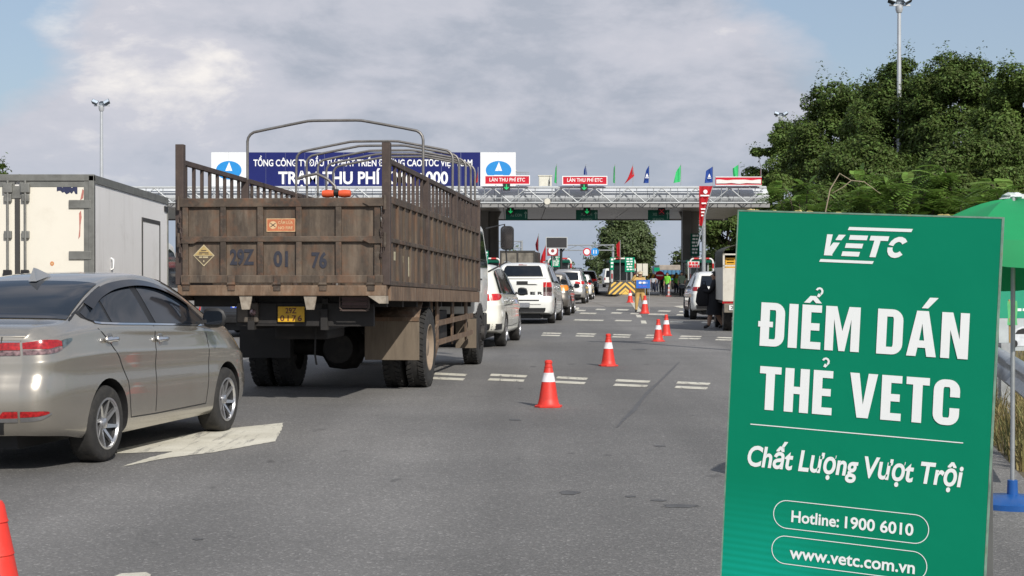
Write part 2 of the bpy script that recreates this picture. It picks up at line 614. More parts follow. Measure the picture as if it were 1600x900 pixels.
# ================================================================== ground, road, markings
def ground_material(name, kind):
    m = bpy.data.materials.new(name)
    m.use_nodes = True
    N, L = m.node_tree.nodes, m.node_tree.links
    bs = N['Principled BSDF']
    tcn = N.new('ShaderNodeTexCoord')

    def nz(scale, detail=5, rough=0.6, stretch=None, dist=0.0):
        n = N.new('ShaderNodeTexNoise')
        n.inputs['Scale'].default_value = scale
        n.inputs['Detail'].default_value = detail
        n.inputs['Roughness'].default_value = rough
        n.inputs['Distortion'].default_value = dist
        if stretch:
            mpn = N.new('ShaderNodeMapping')
            mpn.inputs['Scale'].default_value = stretch
            mpn.inputs['Rotation'].default_value = (0, 0, R(6))
            L.new(tcn.outputs['Object'], mpn.inputs['Vector'])
            L.new(mpn.outputs[0], n.inputs['Vector'])
        else:
            L.new(tcn.outputs['Object'], n.inputs['Vector'])
        return n.outputs['Fac']

    def ramp(fac, stops):
        n = N.new('ShaderNodeValToRGB')
        cr = n.color_ramp
        while len(cr.elements) < len(stops):
            cr.elements.new(0.5)
        for e, (p, c) in zip(cr.elements, stops):
            e.position = p
            e.color = (c, c, c, 1) if isinstance(c, (int, float)) else (*c, 1)
        L.new(fac, n.inputs['Fac'])
        return n.outputs['Color']

    def mix(fac, a, b, mode='MIX'):
        n = N.new('ShaderNodeMix')
        n.data_type = 'RGBA'
        n.blend_type = mode
        for s, val in ((n.inputs['Factor'], fac), (n.inputs['A'], a), (n.inputs['B'], b)):
            if isinstance(val, tuple):
                s.default_value = (*val, 1)
            elif isinstance(val, (int, float)):
                s.default_value = val
            else:
                L.new(val, s)
        return n.outputs['Result']
    bmp = N.new('ShaderNodeBump')
    if kind == 'asphalt':
        c = ramp(nz(0.35, 6), [(0.3, (0.140, 0.135, 0.129)), (0.7, (0.185, 0.178, 0.169))])
        vo = N.new('ShaderNodeTexVoronoi')
        vo.inputs['Scale'].default_value = 75
        L.new(tcn.outputs['Object'], vo.inputs['Vector'])
        sepc = N.new('ShaderNodeSeparateColor')
        L.new(vo.outputs['Color'], sepc.inputs[0])
        chips = ramp(sepc.outputs[0], [(0.0, 0.74), (0.55, 0.97), (0.86, 1.1), (0.97, 1.65), (1.0, 2.2)])
        c = mix(0.8, c, chips, 'MULTIPLY')
        grit = ramp(nz(180, 3), [(0.35, 0.72), (0.65, 1.25)])
        c = mix(0.8, c, grit, 'MULTIPLY')
        # wheel paths run lengthwise, lighter polished tracks and dark oil drips
        track = ramp(nz(0.9, 4, 0.5, (1.0, 0.06, 1)), [(0.35, 0.82), (0.65, 1.16)])
        c = mix(0.8, c, track, 'MULTIPLY')
        patchy = ramp(nz(0.13, 5, 0.6), [(0.35, 0.86), (0.65, 1.12)])
        c = mix(0.9, c, patchy, 'MULTIPLY')
        lane = ramp(nz(0.42, 2, 0.4, (1.0, 0.012, 1)), [(0.42, 0.80), (0.58, 1.12)])
        c = mix(0.9, c, lane, 'MULTIPLY')
        vc = N.new('ShaderNodeTexVoronoi')
        vc.feature = 'DISTANCE_TO_EDGE'
        vc.inputs['Scale'].default_value = 0.55
        wob = N.new('ShaderNodeVectorMath')
        wob.operation = 'MULTIPLY_ADD'
        wn_ = N.new('ShaderNodeTexNoise')
        wn_.inputs['Scale'].default_value = 1.7
        wn_.inputs['Detail'].default_value = 6
        L.new(tcn.outputs['Object'], wn_.inputs['Vector'])
        L.new(wn_.outputs['Color'], wob.inputs[0])
        wob.inputs[1].default_value = (1.3, 1.3, 0)
        L.new(tcn.outputs['Object'], wob.inputs[2])
        L.new(wob.outputs[0], vc.inputs['Vector'])
        crack = ramp(vc.outputs['Distance'], [(0.0, 0.55), (0.006, 0.0)])
        where = ramp(nz(0.3, 3), [(0.52, 0.0), (0.6, 1.0)])
        c = mix(mix(1.0, crack, where, 'MULTIPLY'), c, (0.05, 0.048, 0.046))
        stain = ramp(nz(0.8, 8, 0.65), [(0.62, 0), (0.78, 0.5)])
        c = mix(stain, c, (0.055, 0.054, 0.052))
        drip = ramp(nz(2.6, 3, 0.5, (1.0, 0.45, 1)), [(0.685, 0), (0.74, 0.65)])
        c = mix(drip, c, (0.042, 0.041, 0.040))
        bs.inputs['Roughness'].default_value = 0.82
        L.new(vo.outputs['Distance'], bmp.inputs['Height'])
        bmp.inputs['Strength'].default_value = 0.45
        bmp.inputs['Distance'].default_value = 0.006
    elif kind == 'concrete':
        c = ramp(nz(0.25, 6), [(0.3, (0.19, 0.175, 0.155)), (0.7, (0.27, 0.25, 0.225))])
        c = mix(0.7, c, ramp(nz(1.2, 5, 0.5, (1.0, 0.08, 1)), [(0.3, 0.7), (0.7, 1.15)]), 'MULTIPLY')
        bs.inputs['Roughness'].default_value = 0.85
        L.new(nz(30), bmp.inputs['Height'])
        bmp.inputs['Strength'].default_value = 0.2
        bmp.inputs['Distance'].default_value = 0.01
    elif kind == 'paint':
        c = ramp(nz(2, 5), [(0.3, (0.52, 0.49, 0.40)), (0.7, (0.70, 0.67, 0.57))])
        worn = ramp(nz(6.0, 9, 0.75, (1.6, 0.14, 1)), [(0.53, 0), (0.63, 0.8)])
        c = mix(worn, c, (0.16, 0.15, 0.14))
        grit = ramp(nz(150, 2), [(0.3, 0.7), (0.7, 1.1)])
        c = mix(0.7, c, grit, 'MULTIPLY')
        bs.inputs['Roughness'].default_value = 0.75
        L.new(nz(150), bmp.inputs['Height'])
        bmp.inputs['Strength'].default_value = 0.3
        bmp.inputs['Distance'].default_value = 0.004
    elif kind == 'earth':
        c = ramp(nz(0.5, 8), [(0.3, (0.075, 0.062, 0.042)), (0.55, (0.15, 0.125, 0.08)), (0.7, (0.085, 0.105, 0.04))])
        c = mix(0.6, c, ramp(nz(25, 4), [(0.3, 0.55), (0.7, 1.3)]), 'MULTIPLY')
        bs.inputs['Roughness'].default_value = 0.95
        L.new(nz(18), bmp.inputs['Height'])
        bmp.inputs['Strength'].default_value = 0.6
        bmp.inputs['Distance'].default_value = 0.03
    elif kind == 'tar':
        c = ramp(nz(6, 4), [(0.3, (0.062, 0.060, 0.058)), (0.7, (0.10, 0.097, 0.093))])
        bs.inputs['Roughness'].default_value = 0.6
        L.new(nz(60), bmp.inputs['Height'])
        bmp.inputs['Strength'].default_value = 0.2
        bmp.inputs['Distance'].default_value = 0.004
    L.new(c, bs.inputs['Base Color'])
    L.new(bmp.outputs[0], bs.inputs['Normal'])
    return m


m_asphalt = ground_material('asphalt', 'asphalt')
m_concrete = ground_material('concrete', 'concrete')
m_paint = ground_material('road_paint', 'paint')
m_earth = ground_material('earth', 'earth')
m_tar = ground_material('tar_seal', 'tar')


def sheet(name, pts, z, mat, parent=None):
    mb = MB()
    mb.add([(p[0], p[1], z) for p in pts], [tuple(range(len(pts)))])
    ob = mb.build(name, mat, parent)
    return ob


structure(sheet('ground', [(-2500, -300), (2500, -300), (2500, 4500), (-2500, 4500)], -0.012, m_earth))


def edge_x(Y):
    if Y < 62:
        return max(3.0, 4.27 + 0.2 * (Y - 14.3))
    if Y < 112:
        return 13.81 + (Y - 62) * 0.09
    return 18.3


road = sheet('road', [(-62, -12), (edge_x(-12), -12), (edge_x(8), 8), (edge_x(14), 14), (edge_x(30), 30), (edge_x(62), 62), (edge_x(112), 112), (18.3, 160), (14.5, 300), (14.5, 2200), (-14, 2200), (-14, 300), (-45, 160), (-62, 60)], 0.0, m_asphalt)
structure(road)
pad = MB()
xs_ = [-45 + i * 6.18 for i in range(11)]
ys_ = [75.5 + i * 9.2 for i in range(9)]
pad_root = bpy.data.objects.new('concrete_apron', None)
COL.objects.link(pad_root)
structure(pad_root)
slab_mesh = MB().box(0.012, 6.165, 0.012, 9.185, -0.03, 0.006).mesh('slab', m_concrete)
for x in xs_[:-1]:
    for y in ys_[:-1]:
        ob = bpy.data.objects.new('slab', slab_mesh)
        COL.objects.link(ob)
        ob.parent = pad_root
        ob.location = (x, y, random.uniform(0, 0.002))

# painted markings -------------------------------------------------
mk_root = bpy.data.objects.new('road_markings', None)
COL.objects.link(mk_root)
structure(mk_root)


def mark(pix, z=0.004, mat=None, name='marking'):
    raw = [gp(a, b, 0) for a, b in pix]
    pts = []
    for p, q in zip(raw, raw[1:] + raw[:1]):       # crumbling paint edges
        n = max(1, min(24, int((q - p).length / 0.06)))
        w_ = min(0.007, (q - p).length * 0.025)
        d_ = (q - p).normalized()
        for i in range(n):
            s_ = p.lerp(q, i / n)
            if i:
                s_ = s_ + Vector((-d_.y, d_.x, 0)) * random.uniform(-1.4, 0.6) * w_
            pts.append(s_)
    mb = MB()
    mb.add([(p.x, p.y, z) for p in pts], [tuple(range(len(pts)))])
    ob = mb.build(name, mat or m_paint, mk_root)
    return ob


def dash(x0, y0, x1, y1, th):
    mark([(x0, y0 + th), (x1, y1 + th), (x1 + 3, y1), (x0 + 3, y0)], name='dash')


for (a, b, y) in ((675, 727, 583.5), (762, 821, 585.5), (866, 916, 589.5), (958, 1013, 594), (1054, 1107, 597.5), (1148, 1205, 602)):
    dash(a + 3, y - 1.2, b, y + 1.2, 3.4)
    dash(a, y + 5.8, b - 4, y + 8, 3.4)
for (a, b, y) in ((845, 875, 520), (898, 929, 521), (955, 984, 522.5), (1007, 1036, 523.5), (1060, 1094, 525), (1117, 1143, 527)):
    dash(a + 2, y - 0.4, b, y + 0.4, 1.7)
    dash(a, y + 3.0, b - 2, y + 3.8, 1.7)
for (a, b, y) in ((896, 918, 499), (919, 941, 499.5), (960, 985, 500), (1045, 1065, 502), (1095, 1112, 503), (905, 930, 488.5), (954, 970, 488), (984, 996, 489), (1012, 1040, 490), (1056, 1074, 491),
                  (893, 913, 484), (930, 944, 482.5), (962, 980, 483), (1027, 1046, 485), (1060, 1072, 486)):
    dash(a, y, b, y + 0.5, 1.8)
# lane arrow beside the sedan
mark([(443, 661), (440, 672), (431, 690), (330, 708), (262, 716), (185, 731), (232, 716), (270, 706), (183, 709), (178, 704), (240, 690), (330, 672), (385, 667)], name='lane_arrow')
mark([(168, 905), (190, 897), (228, 895), (236, 899), (240, 920), (160, 925)], name='painted_letter_corner')
mark([(982, 468), (987, 467.5), (1004, 487), (995, 488)], z=0.012, name='lane_line')
mark([(993, 492), (1001, 492), (1003, 496), (995, 496)], name='lane_line')
mark([(1001, 501), (1009, 501), (1011, 506), (1002, 505.5)], name='lane_line')
mark([(1052, 479), (1070, 477.5), (1075, 480), (1075, 484)], z=0.012, name='lane_line')
mark([(885, 484), (905, 480), (905, 483), (893, 489), (884, 492)], name='lane_arrow')
# tar-sealed crack running away from the viewer
crk = [(964, 668), (975, 655), (990, 641), (1003, 624), (1013, 612), (1030, 597), (1047, 580), (1062, 565)]
pts = [gp(a, b) for a, b in crk]
mb = MB()
rows = [[], []]
for i, p in enumerate(pts):
    w = (0.008, 0.02, 0.032, 0.022, 0.03, 0.018, 0.022, 0.008)[i]
    rows[0].append((p.x - w, p.y, 0.003))
    rows[1].append((p.x + w, p.y, 0.003))
mb.grid(rows)
mb.build('tar_seam', m_tar, mk_root)
for (cx, cy, rx, ry, s) in ((1062, 791, 30, 3.0, 1), (1028, 782, 12, 1.6, 2), (985, 776, 9, 1.4, 3), (805, 656, 10, 1.6, 4), (1000, 546, 12, 1.2, 5), (890, 770, 16, 3.5, 6), (1030, 697, 10, 1.5, 7), (310, 843, 10, 1.5, 8)):
    rnd = random.Random(s)
    c = gp(cx, cy)
    k = c.y / FPX
    dy = c.y - gp(cx, cy + 1).y
    pl = []
    for i in range(18):
        a = 2 * math.pi * i / 18
        q = 0.7 + 0.5 * rnd.random()
        pl.append((c.x + rx * k * q * math.cos(a), c.y + ry * dy * q * math.sin(a)))
    sheet('oil_stain', pl, 0.0025, m_tar, mk_root)

# ================================================================== toll plaza
CY = 110.0          # plane of the canopy front
m_silver = M('silver_cladding', (0.50, 0.52, 0.54), 0.45, metal=0.0, spec=0.3, var=0.06, scale=0.8, objvar=0.06)
m_soffit = M('soffit_sheet', (0.58, 0.57, 0.56), 0.3, metal=0.3, var=0.15, scale=0.6)
m_column = M('column_cladding', (0.11, 0.105, 0.10), 0.45, metal=0.3, var=0.15, scale=1.2)
m_cream = M('cream_sheet', (0.60, 0.58, 0.50), 0.6, var=0.08, dirt=(0.3, 0.28, 0.22), dscale=1.5, damt=0.3)
m_red = M('sign_red', (0.52, 0.016, 0.035), 0.5, spec=0.2, var=0.08)
m_green = M('sign_green', (0.0, 0.235, 0.125), 0.5, spec=0.2, var=0.06)
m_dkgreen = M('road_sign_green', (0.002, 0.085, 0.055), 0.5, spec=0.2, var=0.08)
m_blue = M('billboard_blue', (0.016, 0.022, 0.125), 0.6, spec=0.12, var=0.10, scale=0.5)
m_skyblue = M('logo_blue', (0.01, 0.235, 0.60), 0.5, var=0.05)
m_sheetwhite = M('billboard_white', (0.74, 0.76, 0.77), 0.5, var=0.05, scale=0.6)
m_yellow = M('hazard_yellow', (0.58, 0.35, 0.03), 0.55, var=0.12, scale=3, dirt=(0.25, 0.18, 0.06), dscale=3, damt=0.35)
m_hazblack = M('hazard_black', (0.03, 0.028, 0.025), 0.6, var=0.2)
m_bandred = M('band_red', (0.50, 0.03, 0.03), 0.5, var=0.1)
m_bandwhite = M('band_white', (0.74, 0.73, 0.70), 0.5, var=0.06)
m_led_g = M('green_signal', (0.0, 0.3, 0.1), 0.5, emit=(0.02, 1.0, 0.25), estr=0.35)
m_led_r = M('red_signal', (0.4, 0.0, 0.0), 0.5, emit=(1.0, 0.05, 0.08), estr=0.35)
m_boothglass = M('booth_glass', (0.018, 0.022, 0.024), 0.08, var=0.3, spec=0.6)

XL, XR = -37.0, 17.75
canopy = thing('toll_canopy', 'wide silver toll plaza canopy spanning the road on round columns', 'canopy', (0, CY, 0))
mb = MB()
rows = []
for x in np.linspace(XL, XR, 29):
    rows.append([(x, 0.62 - 0.62 * math.cos(a) * 1.0, 6.98 + 0.56 * math.sin(a)) for a in np.linspace(-math.pi / 2, math.pi / 2, 9)])
fas = MB()
seg_mesh = None
nseg = 26
w = (XR - XL) / nseg
seg = MB()
rr = []
for x in (0.012, w - 0.012):
    rr.append([(x, 0.62 - 0.62 * math.cos(a), 6.98 + 0.56 * math.sin(a)) for a in np.linspace(-math.pi / 2, math.pi / 2, 11)])
seg.grid(rr)
seg_me = seg.mesh('fascia_panel', m_silver, smooth=50)
for i in range(nseg):
    o = bpy.data.objects.new('fascia_panel', seg_me)
    COL.objects.link(o)
    o.parent = canopy
    o.location = (XL + i * w, 0.25, 0)
MB().box(XL, XR, 0.9, 22, 6.85, 7.5).build('roof_slab', m_silver, canopy)
# soffit sheets with open joints, falling slightly to the back
sw, sd = 3.0, 4.2
sof = MB().box(0.02, sw - 0.02, 0.02, sd - 0.02, 0, 0.05).mesh('soffit_panel', m_soffit)
nx = int((XR - XL) / sw)
for i in range(nx):
    for j in range(5):
        o = bpy.data.objects.new('soffit_panel', sof)
        COL.objects.link(o)
        o.parent = canopy
        o.location = (XL + 0.4 + i * sw, 0.9 + j * sd, 6.36 - 0.055 * j)
        o.rotation_euler = (R(-0.75), 0, 0)
MB().box(XL, XR, 0.2, 0.55, 6.16, 6.46).build('edge_beam', M('edge_beam_grey', (0.26, 0.26, 0.26), 0.5, var=0.12, scale=1.0), canopy)
MB().box(XL, XR, 21.75, 22.0, 6.0, 6.9).build('edge_beam', m_column, canopy)
# truss in front of the fascia
for z, r in ((7.50, 0.065), (6.46, 0.06), (6.78, 0.03)):
    MB().tube([(XL, -0.25, z), (XR - 0.3, -0.25, z)], r, 8).build('truss_chord', white_metal, canopy, smooth=60)
MB().tube([(XL, -0.05, 7.56), (XR - 0.3, -0.05, 7.56)], 0.05, 8).build('truss_chord', white_metal, canopy, smooth=60)
half = 1.16
d_up = MB().tube([(0, -0.25, 7.46), (half, -0.25, 6.5)], 0.042, 6).mesh('truss_diagonal', white_metal, smooth=60)
d_dn = MB().tube([(0, -0.25, 6.5), (half, -0.25, 7.46)], 0.038, 6).mesh('truss_diagonal', white_metal, smooth=60)
v_me = MB().tube([(0, -0.25, 6.46), (0, -0.25, 7.5)], 0.028, 6).mesh('truss_upright', steel_grey, smooth=60)
br_me = MB().tube([(0, -0.25, 6.62), (0, 0.3, 6.62)], 0.03, 6).mesh('truss_bracket', steel_grey, smooth=60)
x, k = XR - 0.5, 0
while x > XL + half:
    for nm, me, xx in (('truss_diagonal', d_up if k % 2 else d_dn, x - half), ('truss_upright', v_me, x - half * 0.5), ('truss_bracket', br_me, x)):
        o = bpy.data.objects.new(nm, me)
        COL.objects.link(o)
        o.parent = canopy
        o.location = (xx, 0, 0)
    x -= half
    k += 1
ISL = [13.35, 7.85, 3.35, -1.65, -6.65]
for cx in (13.35, -1.65, -16.65, -31.65):
    mb = MB()
    mb.lathe([(0.85, 0.15), (0.85, 0.6), (0.68, 0.75), (0.66, 5.8), (0.9, 6.3)], 20, (cx, 10, 0))
    mb.build('column', m_column, canopy, smooth=40)
for cx in (-1.65, 13.35):      # square cladding leg in front of each round column
    MB().box(cx - 0.72, cx - 0.1, 8.4, 9.1, 0.15, 6.3).build('column_leg', m_column, canopy, bevel=0.02)

# islands ----------------------------------------------------------
places = ['beside the officer', 'behind the white van', 'under the right column', 'hidden past the lorry', 'farthest along the line']
i_lab = {13.35: 'kerbed toll island under the column with green board', 7.85: 'kerbed toll island with yellow chevron nose behind the officer', 3.35: 'kerbed toll island below the black display board', -1.65: 'kerbed toll island under the column behind the lorry cab', -6.65: 'kerbed toll island hidden behind the lorry load bed'}
for cx in ISL:
    t = thing('toll_island', i_lab[cx], 'toll island', (cx, 110.5, 0), 0, 'toll islands under the canopy')
    MB().prism(rrect(-1.05, 0, 1.05, 24, 1.0), (0, 0, 0), (1, 0, 0), (0, 1, 0), 0, 0.16).build('kerb', m_concrete, t)
    # crash nose: a block with a sloping striped face
    z0, z1, hw0, hw1 = 0.16, 1.02, 1.18, 0.98
    nose = MB()
    nose.add([(-hw0, 0.0, z0), (hw0, 0.0, z0), (hw0, 1.9, z0), (-hw0, 1.9, z0), (-hw1, 0.34, z1), (hw1, 0.34, z1), (hw1, 1.9, z1), (-hw1, 1.9, z1)],
             [(0, 3, 2, 1), (4, 5, 6, 7), (0, 1, 5, 4), (1, 2, 6, 5), (2, 3, 7, 6), (3, 0, 4, 7)])
    nose.build('crash_nose', m_hazblack, t)
    u = Vector((1, 0, 0))
    v = Vector((0, 0.34, z1 - z0)).normalized()
    H = math.hypot(0.34, z1 - z0)

    def clipped(a0, a1, side):
        """one arm of a chevron between apex heights a0 < a1, slope 0.95, clipped to the sloped face"""
        poly = []
        sl = 0.95
        pts_ = []
        for frac in np.linspace(0, 1, 14):
            pts_.append(frac * 1.18)
        up, lo = [], []
        for xx in pts_:
            lim = hw0 - (hw0 - hw1) * 0
            yu, yl = min(a1 - sl * xx, H), max(a0 - sl * xx, 0)
            if yu > yl + 1e-4 and xx <= hw0 - (hw0 - hw1) * (yl / H):
                up.append((side * min(xx, hw0 - (hw0 - hw1) * yu / H), yu))
                lo.append((side * xx, yl))
        return up + lo[::-1]
    for a0 in (-0.12, 0.32, 0.70, 1.08, 1.46):
        for sd_ in (-1, 1):
            pl = clipped(a0, a0 + 0.19 if a0 > 0 else 0.28, sd_)
            if len(pl) > 3:
                if sd_ == -1:
                    pl = pl[::-1]
                MB().flat(pl, (0, 0, z0), u, v, 0.006).build('chevron_stripe', m_yellow, t)
    for sd_ in (-1, 1):
        for q in range(4):
            y0_ = 0.35 + q * 0.42
            MB().add([(sd_ * (hw0 + 0.004), y0_, z0 + 0.02), (sd_ * (hw0 + 0.004), y0_ + 0.2, z0 + 0.02), (sd_ * (hw1 + 0.004), y0_ + 0.36, z1 - 0.02), (sd_ * (hw1 + 0.004), y0_ + 0.16, z1 - 0.02)], [(0, 1, 2, 3)]).build('side_stripe', m_yellow, t)

b_lab = {13.35: 'dark glass toll booth beside the right round column', 7.85: 'dark glass toll booth behind the yellow chevron nose', 3.35: 'dark glass toll booth below the black display board', -1.65: 'dark glass toll booth just behind the lorry cab mirror'}
for cx in ISL[:4]:
    t = thing('toll_booth', b_lab[cx], 'toll booth', (cx, 114.7, 0.16), 0, 'toll booths on the islands')
    MB().box(-0.72, 0.72, 0, 2.6, 0.0, 0.95).build('lower_wall', m_column, t, bevel=0.02)
    for (a, b, c, d) in ((-0.68, 0.68, 0.02, 0.05), (-0.68, 0.68, 2.55, 2.58), (-0.70, -0.67, 0.06, 2.54), (0.67, 0.70, 0.06, 2.54)):
        MB().box(a, b, c, d, 0.96, 2.2).build('window', m_boothglass, t)
    for sx in (-0.70, 0.70):
        for sy in (0.02, 2.58):
            MB().box(sx - 0.04, sx + 0.04, sy - 0.04, sy + 0.04, 0.95, 2.25).build('corner_post', white_metal, t)
    MB().box(-0.9, 0.9, -0.25, 2.85, 2.22, 2.42).build('roof', m_dkgreen, t, bevel=0.03)
    # red and white guard arch in front of the booth
    path = [(-0.8, -2.0, 0)] + [(-0.8, -2.0, 2.25)] + [(-0.8 + 0.25 * (1 - math.cos(a)), -2.0, 2.25 + 0.25 * math.sin(a)) for a in (0.5, 1.05, 1.57)] + [(0.55 + 0.25 * math.sin(a), -2.0, 2.25 + 0.25 * math.cos(a)) for a in (0, 0.5, 1.05, 1.57)] + [(0.8, -2.0, 0)]
    # resample to equal bands
    pp = [Vector(p) for p in path]
    acc, out = 0.0, [pp[0]]
    fine = []
    for a, b in zip(pp[:-1], pp[1:]):
        nn = max(1, int((b - a).length / 0.09))
        fine += [a.lerp(b, i / nn) for i in range(nn)]
    fine.append(pp[-1])
    for i in range(0, len(fine) - 1, 4):
        MB().tube(fine[i:i + 5], 0.062, 8).build('arch_band', m_bandred if (i // 4) % 2 else m_bandwhite, t, smooth=60)


def text_bars(parent, mat, x0, x1, y, z_top, n, dz, h, rnd):
    """rows of print too small to read"""
    for i in range(n):
        a = x0 + rnd.uniform(0.0, 0.12) * (x1 - x0)
        b = x1 - rnd.uniform(0.0, 0.2) * (x1 - x0)
        q = a
        while q < b:
            wq = min(b - q, rnd.uniform(0.10, 0.24))
            MB().box(q, q + wq, y - 0.004, y, z_top - i * dz - h, z_top - i * dz).build('print_row', mat, parent)
            q += wq + 0.05


def board(name, label, cat, px0, px1, py0, py1, Y, mat, rows_=0, posts=True, thick=0.05, group=None, edge=None, legs_z=0.0):
    a, b = at(px0, py0, Y), at(px1, py1, Y)
    t = thing(name, label, cat, ((a.x + b.x) / 2, Y, 0), 0, group)
    hw = (b.x - a.x) / 2
    MB().box(-hw, hw, 0, thick, b.z, a.z).build('panel', mat, t, bevel=0.006)
    if edge:
        e = 0.05
        for q in ((-hw - e, hw + e, a.z, a.z + e), (-hw - e, hw + e, b.z - e, b.z), (-hw - e, -hw, b.z, a.z), (hw, hw + e, b.z, a.z)):
            MB().box(q[0], q[1], -0.012, thick + 0.01, q[2], q[3]).build('frame', edge, t)
    if rows_:
        rnd = random.Random(int(px0 * 7 + py0))
        dz = (a.z - b.z) / (rows_ + 0.6)
        text_bars(t, white, -hw * 0.72, hw * 0.82, -0.004, a.z - dz * 0.35, rows_, dz, dz * 0.52, rnd)
    if posts:
        for sx in (-hw * 0.6, hw * 0.6):
            MB().tube([(sx, thick + 0.05, legs_z), (sx, thick + 0.05, a.z - 0.05)], 0.03, 8).build('post', steel_grey, t, smooth=60)
    return t


# billboard --------------------------------------------------------
BY = CY + 1.0
a, b = at(330, 238, BY), at(806, 297, BY)
bb = thing('billboard', 'long blue and white toll station billboard on the canopy roof', 'billboard', (0, BY, 0))
xw0, xw1 = at(384.5, 0, BY).x, at(750.5, 0, BY).x
zt_, zb_ = a.z, b.z
xs_ = list(np.linspace(a.x, xw0, 3)) + list(np.linspace(xw0, xw1, 13))[1:] + list(np.linspace(xw1, b.x, 3))[1:]
for i, (q0, q1) in enumerate(zip(xs_[:-1], xs_[1:])):
    mid = (q0 + q1) / 2
    MB().box(q0 + 0.008, q1 - 0.008, random.uniform(-0.008, 0.0), 0.06, zb_, zt_).build('panel', m_blue if xw0 < mid < xw1 else m_sheetwhite, bb)
for q in np.linspace(a.x + 0.5, b.x - 0.5, 9):
    MB().bar((q, 0.12, 7.4), (q, 0.12, zt_ - 0.1), 0.1, 0.1).build('strut', steel_grey, bb)
    MB().bar((q, 0.14, zt_ - 0.4), (q, 2.0, 7.45), 0.08, 0.08).build('strut', steel_grey, bb)
ux, uz = Vector((1, 0, 0)), Vector((0, 0, 1))
p0, p1 = at(396, 259.5, BY), at(738, 259.5, BY)
lettering('TỔNG CÔNG TY ĐẦU TƯ PHÁT TRIỂN ĐƯỜNG CAO TỐC VIỆT NAM', bb, white, (p0.x, -0.01, p0.z), ux, uz, p1.x - p0.x, 0.47, bold=0.018)
p0, p1 = at(435, 287, BY), at(700, 287, BY)
lettering('TRẠM THU PHÍ KM6 +000', bb, white, (p0.x, -0.01, p0.z), ux, uz, p1.x - p0.x, 0.86, bold=0.026)
for (cpx, cpy) in ((357.5, 266), (779, 266)):
    c = at(cpx, cpy, BY)
    k = BY / FPX
    lg = MB().flat([(20 * k * math.cos(t_), 14.5 * k * math.sin(t_)) for t_ in np.linspace(0, 2 * math.pi, 33)[:-1]], (c.x, -0.012, c.z), ux, uz, 0).build('emblem', m_skyblue, bb)
    MB().flat([(-5.5 * k, -1 * k), (0.2 * k, -1 * k), (0.2 * k, 3 * k), (0.8 * k, 3 * k), (0.8 * k, -1 * k), (5.5 * k, -1 * k), (0.6 * k, 13 * k)], (c.x, -0.012, c.z), ux, uz, 0.006).build('emblem_arrow', white, lg)
    MB().flat(rc(-7 * k, -11 * k, 7 * k, -7.5 * k), (c.x, -0.012, c.z), ux, uz, 0.006).build('emblem_bar', white, lg)

# red lane signs with lane signals ---------------------------------
def lane_sign(px0, px1, py0, py1, label, sig_label):
    Y = CY - 0.6
    a, b = at(px0, py0, Y), at(px1, py1, Y)
    t = thing('lane_sign', label, 'lane sign', ((a.x + b.x) / 2, Y, 0), 0, 'red lane signs on the canopy')
    hw, e = (b.x - a.x) / 2, 0.055
    MB().box(-hw, hw, 0, 0.08, b.z, a.z).build('panel', m_red, t)
    for q in ((-hw, hw, a.z - e, a.z), (-hw, hw, b.z, b.z + e), (-hw, -hw + e, b.z + e, a.z - e), (hw - e, hw, b.z + e, a.z - e)):
        MB().box(q[0], q[1], -0.012, 0.0, q[2], q[3]).build('border', white, t)
    lettering('LÀN THU PHÍ ETC', t, white, (0, -0.004, b.z + 0.22), ux, uz, hw * 1.56, 0.25, bold=0.014, center=True)
    for sx in (-hw * 0.5, hw * 0.5):
        MB().bar((sx, 0.12, b.z - 0.15), (sx, 0.12, a.z), 0.05, 0.05).build('bracket', steel_grey, t)
    s = thing('lane_signal', sig_label, 'lane signal', ((a.x + b.x) / 2 - 0.05, Y - 0.1, 0), 0, 'green arrow signals under the red lane signs')
    zc = b.z - 0.17
    MB().box(-0.25, 0.25, 0, 0.16, zc - 0.24, zc + 0.24).build('housing', black, s, bevel=0.01)
    arrow = [(-0.035, 0.19), (-0.035, -0.06), (-0.12, 0.02), (-0.17, -0.03), (0, -0.19), (0.17, -0.03), (0.12, 0.02), (0.035, -0.06), (0.035, 0.19)]
    MB().flat(arrow[::-1], (0, -0.004, zc), ux, uz, 0.0).build('arrow', m_led_g, s)


lane_sign(757, 828, 274, 288.5, 'red lane sign with white border beside the billboard end', 'green arrow signal under the red sign at the billboard')
lane_sign(878.5, 949, 275, 289, 'red lane sign with white border over the middle lane', 'green arrow signal under the middle red lane sign')
# third sign, its face half covered by a white sheet
Y = CY - 0.6
a, b = at(1118, 276, Y), at(1190, 290, Y)
t = thing('lane_sign', 'red sign half covered by creased white sheet near the trees', 'lane sign', ((a.x + b.x) / 2, Y, 0), 0, 'red lane signs on the canopy')
hw = (b.x - a.x) / 2
MB().box(-hw, hw, 0, 0.08, b.z, a.z).build('panel', m_red, t)
rows = []
for i in range(25):
    xx = -hw * 0.97 + i * hw * 1.94 / 24
    zc = b.z + 0.27 + 0.012 * math.sin(i * 0.9)
    hh = 0.12 + 0.02 * math.sin(i * 0.55 + 1)
    rows.append([(xx, -0.03 - 0.02 * abs(math.sin(i * 1.7 + j)), zc + hh * (j - 1.5) / 1.5) for j in range(4)])
MB().grid(rows, flip=True).build('sheet', m_bandwhite, t, smooth=60)
for q in ((a.z - 0.05, a.z), (b.z, b.z + 0.05)):
    MB().box(-hw, hw, -0.012, 0.0, q[0], q[1]).build('border', white, t)
for sx in (-hw * 0.5, hw * 0.5):
    MB().bar((sx, 0.12, b.z - 0.15), (sx, 0.12, a.z), 0.05, 0.05).build('bracket', steel_grey, t)


